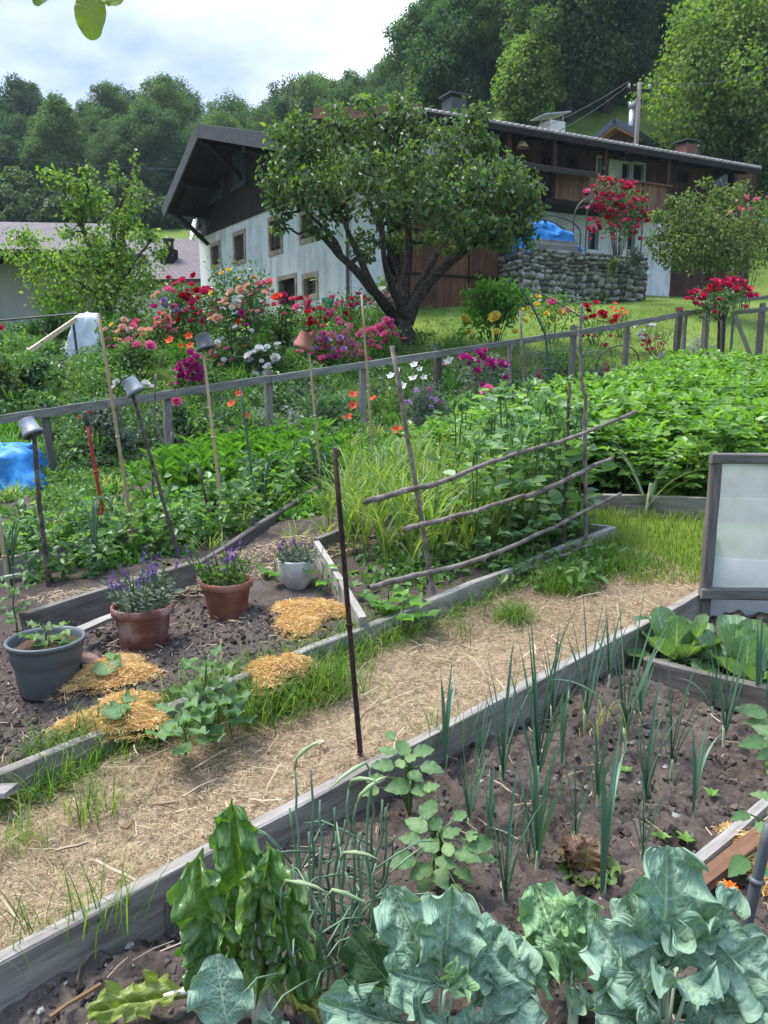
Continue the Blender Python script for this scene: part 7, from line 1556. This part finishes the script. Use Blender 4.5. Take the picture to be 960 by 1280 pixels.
# big potato plants in front
POTN = leafmat('near_potato_leaves', [(.05, .12, .035), (.085, .175, .05), (.14, .24, .08), (.2, .3, .1)], .32, .42, .4, vein=((.19, .29, .12), 7, .05), objvar=.1)
def imleaf(f, px, py, z, ang, L, W, **k):
    """leaf centred at a picture point and height, pointing along a picture angle (degrees, 90 = up), sizes in picture pixels"""
    p = pz(px, py, z); kx = p[1]/FPX*.96; a = R(ang); d = np.array([math.cos(a), math.sin(a)*.95, k.pop('rise', .12)*math.sin(a)+k.pop('tilt', -.05)]); d = norm(d)
    bigleaf(f, p-d*L*kx*.5, p+d*L*kx*.5, W*kx*.5, k.pop('nrm', np.array([rng.normal(0, .25), -.45+rng.normal(0, .2), 1.])), **k)
    return p-d*L*kx*.5
def near_potato(label, base, lf):
    b0 = G(*base, NB); t = thing('potato_plant', label, 'potato plant', b0); b = M(); f = M()
    for (x, y, ang, L, z) in lf:
        q_ = imleaf(f, x, y, z, ang, L, L*.66, shape='ovate', ruf=.004, nf=3, cup=.15, bend=.07, nu=9, nv=13); m_ = (b0+q_)/2+[0, 0, .06]; m_ = m_*.6+np.append(b0[:2], q_[2])*.4; tube(b, [b0, m_, q_], [.005, .004, .002], 5)
    part('stem', b, STEMG, t); part('foliage', f, POTN, t, True)
near_potato('tall potato plant growing at the path edging right of the rusty rod', (512, 1020), [(503, 935, 80, 38, .30), (530, 940, 25, 34, .28), (540, 962, -20, 36, .27), (482, 940, 150, 30, .27), (478, 958, 175, 34, .25), (500, 955, 100, 24, .3), (520, 972, -45, 30, .25), (497, 985, 190, 40, .22), (530, 990, 10, 38, .22), (470, 975, 200, 28, .2), (514, 948, 60, 24, .32), (488, 920, 120, 24, .3), (540, 985, 30, 28, .24), (462, 990, 215, 30, .14)])
near_potato('broad potato plant behind the kale with large pale leaves', (545, 1095), [(537, 1012, 80, 46, .22), (520, 1032, 140, 40, .22), (566, 1042, 40, 34, .24), (600, 1056, 5, 44, .22), (585, 1072, -25, 42, .20), (560, 1062, 100, 30, .25), (500, 1078, 190, 48, .18), (525, 1092, 220, 44, .15), (552, 1100, -70, 42, .14), (580, 1095, -50, 36, .14), (535, 1058, 150, 36, .24), (590, 1045, 50, 26, .24), (570, 1116, -90, 34, .1), (610, 1075, -10, 30, .18), (512, 1050, 165, 34, .22), (545, 1030, 60, 30, .25), (530, 1110, 250, 36, .10), (558, 1080, -20, 34, .22), (575, 1020, 50, 28, .2)])
# red lettuce / young beet
LETR = leafmat('red_lettuce', [(.05, .10, .02), (.12, .19, .04), (.16, .10, .05), (.14, .03, .035)], .3, .4, .4, vein=((.28, .33, .10), 7, .07), objvar=0)
def rosette(name, label, cat, px, py, lf, mat, shape, dz=NB, ruf=.012, crink=.006, W=.6):
    b0 = G(px, py, dz); t = thing(name, label, cat, b0)
    for (dx, dy, L, el, r_) in lf:
        d = norm([dx, dy, el]); f = M(); k = b0[1]/FPX*.95; bigleaf(f, b0+d*.01, b0+d*L*k+[0, 0, .01], L*k*W*.5, np.array([-dx*.7*max(el, .4), -dy*.7*max(el, .4), 1.]), shape, ruf, 4, .22, .10, nu=13, nv=17, crink=crink, lobe=.15, rnd=r_, rolled=.10); part('leaf', f, mat, t, True)
    return t
rosette('lettuce', 'red tinged loose lettuce in front of the leeks', 'lettuce', 733, 1098, [(-.2, 1, 62, .6, .9), (.55, .8, 58, .6, .95), (-.8, .5, 52, .5, .75), (1, .15, 52, .25, .35), (-1, -.2, 46, .2, .2), (.1, -1, 44, .25, .3), (-.5, -.9, 42, .25, .62), (.7, -.7, 46, .2, .3), (.1, .3, 46, 1.2, .85), (-.5, .9, 50, .9, .98)], LETR, 'chard', W=.85)
for (x, y, lab) in ((605, 970+0, 'tiny green seedling between leek rows'), (782, 965, 'small bright seedling left of the bent leek leaf'), (826, 1048, 'tiny weed seedling near the whitish plank'), (858, 1052, 'tiny weed seedling close to the leek at the plank'), (890, 995, 'yellowish curled seedling right of the bent leek'), (858, 862, 'tiny seedling at the foot of the cross board')):
    b0 = G(x, y, NB+.01); f = M()
    for i in range(6): a = i*1.05+rng.random()*.5; d = np.array([math.cos(a), math.sin(a), .5]); bigleaf(f, b0, b0+norm(d)*.035*(.8+.5*rng.random()), .009, np.array([-d[0]*.4, -d[1]*.4, 1]), 'ovate', .001, 2, .1, .1, nu=5, nv=6)
    solo('seedling', f, BRIG, lab, 'seedling', smooth=True)
# pak choi
PAK = leafmat('pak_choi', [(.06, .135, .05), (.10, .19, .075), (.17, .27, .12)], .28, .38, .45, vein=((.50, .56, .38), 6, .12), objvar=.2)
def pakchoi(label, px, py, s):
    b0 = G(px, py, NB); t = thing('pak_choi', label, 'pak choi', b0)
    for ring, (n, el, L) in enumerate(((6, .30, .19), (6, .8, .21), (6, 1.8, .19), (4, 4.0, .15))):
        for i in range(n):
            a = i*6.283/n+ring*.5+rng.normal(0, .12); d = norm([math.cos(a), math.sin(a), el*(1+.2*rng.normal()*.5)]); f = M(); LL_ = L*s*(.9+.25*rng.random())
            bigleaf(f, b0+d*.012, b0+d*LL_, LL_*.27, np.array([-math.cos(a), -math.sin(a), .5+.2/el]), 'spoon', .006, 2, .30, -.10, nu=13, nv=17, rnd=min(1, .2+.25*ring+.2*rng.random()), rolled=.03 if ring > 1 else .16); part('leaf', f, PAK, t, True)
pakchoi('plump pak choi beside the cold frame post', 846, 826, 1.3)
pakchoi('pak choi in front of the whitish board right of the cold frame post', 934, 850, 1.5)
# right edge: leafy plant, calendula, shavings
def edge_plant(label, base, lf, mat, zs=.2):
    b0 = G(*base, NB); t = thing('garden_plant', label, 'plant', b0); b = M(); f = M()
    for (x, y, ang, L, z) in lf: q_ = imleaf(f, x, y, z, ang, L, L*.5, shape='ovate', ruf=.004, nf=4, cup=.12, bend=.08, nu=9, nv=13); tube(b, [b0, (b0+q_)/2+[0, 0, .05], q_], [.005, .004, .0025], 5)
    part('stem', b, STEMG, t); part('foliage', f, mat, t, True)
edge_plant('bright leafy dahlia like plant at the frame edge beside the leeks', (985, 985), [(938, 890, 150, 44, .30), (948, 905, 170, 40, .26), (940, 930, 190, 46, .22), (955, 915, 120, 40, .3), (958, 945, 200, 40, .2), (970, 930, 90, 50, .3), (965, 960, 230, 40, .16)], POTN)
edge_plant('climbing bean leaves at the frame edge above the whitish plank', (985, 1080), [(925, 1022, 200, 36, .28), (952, 996, 160, 34, .34), (922, 1085, 220, 56, .16), (965, 1020, 80, 34, .3), (950, 1035, 240, 28, .22), (970, 1090, 200, 50, .2)], POTN)
b0 = G(908, 1130, NB+.03); t = thing('calendula', 'orange calendula flower beside the grey pipe', 'flower', b0); b = M(); tube(b, [b0-[0, 0, .05], b0+[0, 0, .05]], .003, 5); part('stem', b, STEMG, t)
b = M(); n = 26; a = np.arange(n)*2.4; leaves(b, np.repeat([b0+[0, 0, .05]], n, 0), np.stack([np.cos(a)*-.2, np.sin(a)*-.2-.4, np.ones(n)], 1), np.stack([np.cos(a), np.sin(a), .15+.3*rng.random(n)], 1), .028+.008*rng.random(n), .008); part('petals', b, petal('calendula', (.8, .22, .01)), t)
bs_ = LB; LBs = LB; LB = NB; heap('thin scatter of orange wood shavings behind the grey pipe at the frame edge', 950, 1085, 70, 60); LB = LBs
# onions gone to seed
ONI = leafmat('seeding_onion', [(.08, .15, .085), (.12, .20, .12), (.19, .28, .16)], .12, .45, .4, objvar=.3); ONB = leafmat('onion_bud', [(.22, .30, .14), (.36, .42, .24)], .2, .6, objvar=.3)
for i, (bx, by, tops) in enumerate(((385, 1180, [(368, 960), (388, 962), (362, 1010)]), (405, 1200, [(400, 1000), (418, 1010), (386, 1040), (432, 1025)]), (430, 1210, [(436, 985), (446, 1005), (420, 1040)]), (455, 1190, [(462, 960), (478, 1000), (452, 1040)]), (470, 1150, [(482, 1010), (494, 1045), (466, 975)]), (412, 1255, [(400, 1060), (382, 1090), (425, 1075)]), (440, 1250, [(455, 1065), (432, 1090), (470, 1080)]), (395, 1290, [(366, 1080), (352, 1110), (408, 1120)]))):
    b0 = G(bx, by, NB); t = thing('seeding_onion', 'thin grey green onion stalks with pointed buds between chard and kale', 'onion', b0, 'onions gone to seed'); b = M(); buds = []
    for (x, y) in tops:
        Yt = b0[1]+rng.normal(0, .05); tip = at(x, y, Yt); tip = b0+(tip-b0)*min(1, .62/max(tip[2]-b0[2], .01)); P = wob(b0+[rng.normal(0, .02), rng.normal(0, .02), -.02], tip, 10, .006); tube(b, P, np.linspace(.0055, .003, 10), 7)
        d = norm(P[-1]-P[-3]); sd_ = norm(rdir(1)[0]+[0, 0, .6])
        if rng.random() < .34:
            g = M(); d2 = norm(d*rng.uniform(-.2, .9)+np.array([rng.choice([-1, 1])*.8, rng.normal(0, .6), rng.normal(0, .25)])); Q = [P[-1]-d*.005, P[-1]+d*.02+d2*.012, P[-1]+d*.018+d2*.045, P[-1]+d*.008+d2*.085, P[-1]+d2*.12-[0, 0, .01]]; tube(g, Q, [.003, .0045, .0062, .004, .0010], 8); buds.append(g)
        for _ in range(2):
            j = rng.integers(2, 6); d3 = norm(rdir(1)[0]*[1, 1, .3]+[0, 0, .5]); tube(b, [P[j], P[j]+d3*.08, P[j]+d3*.16-[0, 0, .01], P[j]+d3*.22-[0, 0, .05]], [.003, .003, .0025, .001], 5)
    part('stalks', b, ONI, t, True)
    for g in buds: part('flower_bud', g, ONB, t, True)
# swiss chard
CHARD = leafmat('chard_leaves', [(.035, .095, .018), (.06, .145, .03), (.10, .20, .045), (.17, .27, .06)], .35, .3, .5, vein=((.20, .27, .11), 8, .07), objvar=0, bump=.5)
CHSTALK = plain('chard_stalk', [(.52, .50, .36), (.68, .66, .52)], 12, .45, .4, .15)
CHYEL = leafmat('old_chard_leaf', [(.10, .17, .03), (.22, .26, .05), (.42, .38, .12)], .3, .4, .4, vein=((.50, .50, .25), 6, .07), objvar=0)
def chard():
    b0 = G(335, 1275, NB); t = thing('chard_plant', 'dark glossy crinkled Swiss chard with white stalks at the path edging', 'Swiss chard', b0)
    def lf(bx, by, bz, tx, ty, tz, W, nrm, r_, mat=CHARD, ruf=.022, crink=.060, shape='chard', stalk=True, **k):
        p, q_ = pz(bx, by, bz), pz(tx, ty, tz); f = M(); bigleaf(f, p, q_, W*1.05, np.array(nrm, float), shape, ruf, 5, k.pop('cup', .18), k.pop('bend', .10), nu=29, nv=45, cf=26, crink=crink, lobe=.12, tooth=0, rnd=r_, **k); o = part('leaf', f, mat, t, True)
        if stalk:
            g = M(); m_ = p+(q_-p)*.28; tube(g, [b0+(p-b0)*.1, (b0+p)/2+[0, 0, .02], p, m_], [.017, .015, .012, .005], 8); v_ = g.v[0]; part('stalk', g, CHSTALK, o, True)
    lf(318, 1160, .20, 288, 1010, .52, .060, (.1, -1, .25), .62, rolled=.22, cup=.3)
    lf(300, 1212, .12, 240, 1082, .40, .066, (-.3, -1, .4), .70, rolled=.3, cup=.3)
    lf(325, 1200, .15, 318, 1092, .40, .048, (.25, -1, .35), .95, ruf=.03, cup=.3, rolled=.2)
    lf(342, 1205, .14, 368, 1112, .34, .050, (.5, -.9, .5), .75, ruf=.03, cup=.25, rolled=.25)
    lf(290, 1240, .06, 252, 1150, .28, .058, (-.2, -1, .3), .35, cup=.25, rolled=.25)
    lf(338, 1190, .14, 322, 1246, .15, .048, (.1, -.8, .8), .8, bend=.2, ruf=.028)
    lf(362, 1195, .12, 384, 1250, .12, .046, (.4, -.6, .8), .65, bend=.2)
    lf(310, 1190, .2, 340, 1062, .44, .046, (.5, -1, .3), .5, cup=.25, rolled=.2)
    lf(240, 1236, .05, 110, 1268, .03, .042, (-.1, -.5, 1), .45, CHYEL, ruf=.02, bend=.10)
    lf(360, 1245, .05, 395, 1262, .10, .045, (.3, -.5, 1), .8, CHYEL, bend=.12)
    g = M(); tube(g, [b0+[-.01, -.03, 0], pz(322, 1240, .06), pz(318, 1190, .16)], [.024, .022, .012], 10); part('stalk', g, CHSTALK, t, True)
    g = M(); tube(g, [b0+[.02, .0, 0], pz(340, 1215, .09), pz(334, 1160, .22)], [.022, .02, .010], 10); part('stalk', g, CHSTALK, t, True)
chard()
# kale
KALE = leafmat('kale_leaves', [(.085, .16, .105), (.15, .25, .165), (.235, .345, .24), (.17, .30, .11)], .16, .55, .3, (1.1, 1.5, .55), vein=((.50, .60, .44), 6, .075), objvar=0, bump=.55)
KALED = leafmat('shaded_kale_underside', [(.022, .055, .018), (.035, .08, .026), (.05, .11, .035)], .22, .5, .3, vein=((.12, .2, .09), 7, .05), objvar=0)  # leaf undersides in shadow, with the shade put into the darker green
KSTALK = plain('kale_stalk', [(.30, .38, .24), (.45, .52, .36)], 12, .5, .4, .1)
def kale(label, base, lfs):
    b0 = G(*base, NB); t = thing('kale_plant', label, 'kale', b0)
    g = M(); tube(g, [b0-[0, 0, .05], b0+[0, 0, .05], b0+[0, 0, .09]], [.014, .013, .010], 10); part('stem', g, KSTALK, t, True)
    for (bx, by, bz, tx, ty, tz, W, nrm, r_, *ex) in lfs:
        k = dict(ex[0]) if ex else {}; mat = k.pop('mat', KALE); p, q_ = pz(bx, by, bz), pz(tx, ty, tz); f = M(); wk = np.linalg.norm(q_-p); Wm = W*p[1]/FPX*.5
        bigleaf(f, p, q_, Wm, np.array(nrm, float), 'kale', k.pop('ruf', .024)*1.35, k.pop('nf', 3.1), k.pop('cup', .18), k.pop('bend', .06), nu=37, nv=57, crink=k.pop('crink', .024), lobe=.26, tooth=0, rnd=r_, **k); o = part('leaf', f, mat, t, True)
        g = M(); n_ = norm(np.array(nrm, float)); tube(g, [b0+[0, 0, .06], (b0+[0, 0, .06])*.4+p*.6-[0, 0, .02], p, p+(q_-p)*.16], [.006, .005, .004, .002], 8); part('stalk', g, KSTALK, o, True)
kale('left kale plant with broad blue green leaves beside the onions', (545, 1330), [
    (556, 1240, .20, 487, 1108, .40, 92, (-.25, -1, .55), .55), (552, 1235, .22, 566, 1108, .44, 104, (.15, -1, .5), .62, dict(ruf=.026)), (566, 1240, .2, 628, 1158, .32, 84, (.4, -.8, .8), .5),
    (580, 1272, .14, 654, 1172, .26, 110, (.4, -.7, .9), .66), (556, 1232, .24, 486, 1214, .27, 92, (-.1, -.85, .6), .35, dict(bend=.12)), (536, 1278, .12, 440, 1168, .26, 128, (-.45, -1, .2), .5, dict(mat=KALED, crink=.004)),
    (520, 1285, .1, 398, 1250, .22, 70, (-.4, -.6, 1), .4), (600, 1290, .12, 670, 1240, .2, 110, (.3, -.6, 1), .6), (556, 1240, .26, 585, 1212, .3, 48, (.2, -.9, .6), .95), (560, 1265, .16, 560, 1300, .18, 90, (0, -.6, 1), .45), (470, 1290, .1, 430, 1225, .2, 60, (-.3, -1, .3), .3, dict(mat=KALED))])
kale('lighter green kale plant between the two bigger ones', (715, 1300), [
    (712, 1222, .14, 668, 1105, .30, 92, (-.2, -1, .6), .98, dict(ruf=.026)), (714, 1220, .15, 734, 1122, .30, 80, (.3, -1, .5), .97, dict(ruf=.024)), (708, 1222, .14, 652, 1192, .22, 74, (-.4, -.8, .8), .9), (718, 1230, .12, 700, 1180, .24, 60, (0, -1, .5), 1.0), (722, 1240, .1, 760, 1262, .14, 70, (.3, -.6, 1), .7)])
kale('largest kale plant with a tall upright leaf beside the grey pipe', (830, 1330), [
    (828, 1222, .22, 836, 1058, .50, 132, (.05, -1, .35), .45, dict(ruf=.026, cup=.2)), (822, 1262, .18, 742, 1152, .33, 104, (-.3, -.8, .9), .6), (822, 1235, .2, 784, 1118, .38, 74, (-.3, -1, .5), .5), (830, 1215, .24, 900, 1150, .38, 96, (.5, -.9, .5), .58, dict(ruf=.028)),
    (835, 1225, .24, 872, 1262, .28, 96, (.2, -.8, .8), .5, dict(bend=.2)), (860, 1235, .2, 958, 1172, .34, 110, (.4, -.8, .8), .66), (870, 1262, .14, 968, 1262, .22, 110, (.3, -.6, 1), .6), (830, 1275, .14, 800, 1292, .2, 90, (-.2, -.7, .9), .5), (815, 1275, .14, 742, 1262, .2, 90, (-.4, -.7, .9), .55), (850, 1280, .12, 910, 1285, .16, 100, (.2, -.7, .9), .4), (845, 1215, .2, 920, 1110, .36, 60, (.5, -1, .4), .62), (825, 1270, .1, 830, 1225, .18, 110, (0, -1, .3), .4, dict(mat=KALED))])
kale('single lobed blue green kale leaf in front of the chard', (292, 1335), [(288, 1300, .06, 270, 1192, .24, 92, (-.05, -1, .7), .5, dict(crink=.004, ruf=.012)), (330, 1320, .04, 352, 1272, .10, 60, (.2, -.8, .9), .45)])
# overhanging twig leaves at the top of the picture
OVH = leafmat('overhanging_leaves', [(.13, .19, .025), (.20, .26, .035)], .6, .45, .4, vein=((.22, .26, .06), 7, .04), objvar=0)
Y = 1.5; t = thing('overhanging_branch', 'overhanging twig with yellow green leaves against the sky', 'branch', at(110, -40, Y)); b = M(); tube(b, wob(at(-40, -60, Y), at(150, -30, Y), 7, .004), [.004]*7, 6); part('twig', b, STEMW, t)
b = M()
for (x0, y0, x1, y1, w) in ((112, -14, 117, 51, 38), (128, -18, 152, 5, 30), (58, -20, 46, 8, 22)): bigleaf(b, at(x0, y0, Y), at(x1, y1, Y-.02), w*Y/FPX*.5, np.array([.05, -1, .05]), 'oval', .002, 2, .1, .04, nu=11, nv=19)
part('leaves', b, OVH, t, True)

# ------------------------------------------------------------------ the air: a thin even haze round the scene, ground included
b = M(); X0, X1, Y0, Y1, Z0, Z1 = -345.0, 345.0, -30.0, 432.0, -45.0, 125.0
b.add([(x, y, z) for z in (Z0, Z1) for y in (Y0, Y1) for x in (X0, X1)], [(0, 2, 3, 1), (4, 5, 7, 6), (0, 1, 5, 4), (2, 6, 7, 3), (0, 4, 6, 2), (1, 3, 7, 5)])
hm = bpy.data.materials.new('haze_air'); hm.use_nodes = True; hm.node_tree.nodes.clear(); ho = hm.node_tree.nodes.new('ShaderNodeOutputMaterial'); hv = hm.node_tree.nodes.new('ShaderNodeVolumePrincipled')
hv.inputs['Color'].default_value = (.80, .88, .97, 1); hv.inputs['Density'].default_value = .00032; hm.node_tree.links.new(hv.outputs[0], ho.inputs['Volume'])
solo('haze', b, hm, kind='stuff')
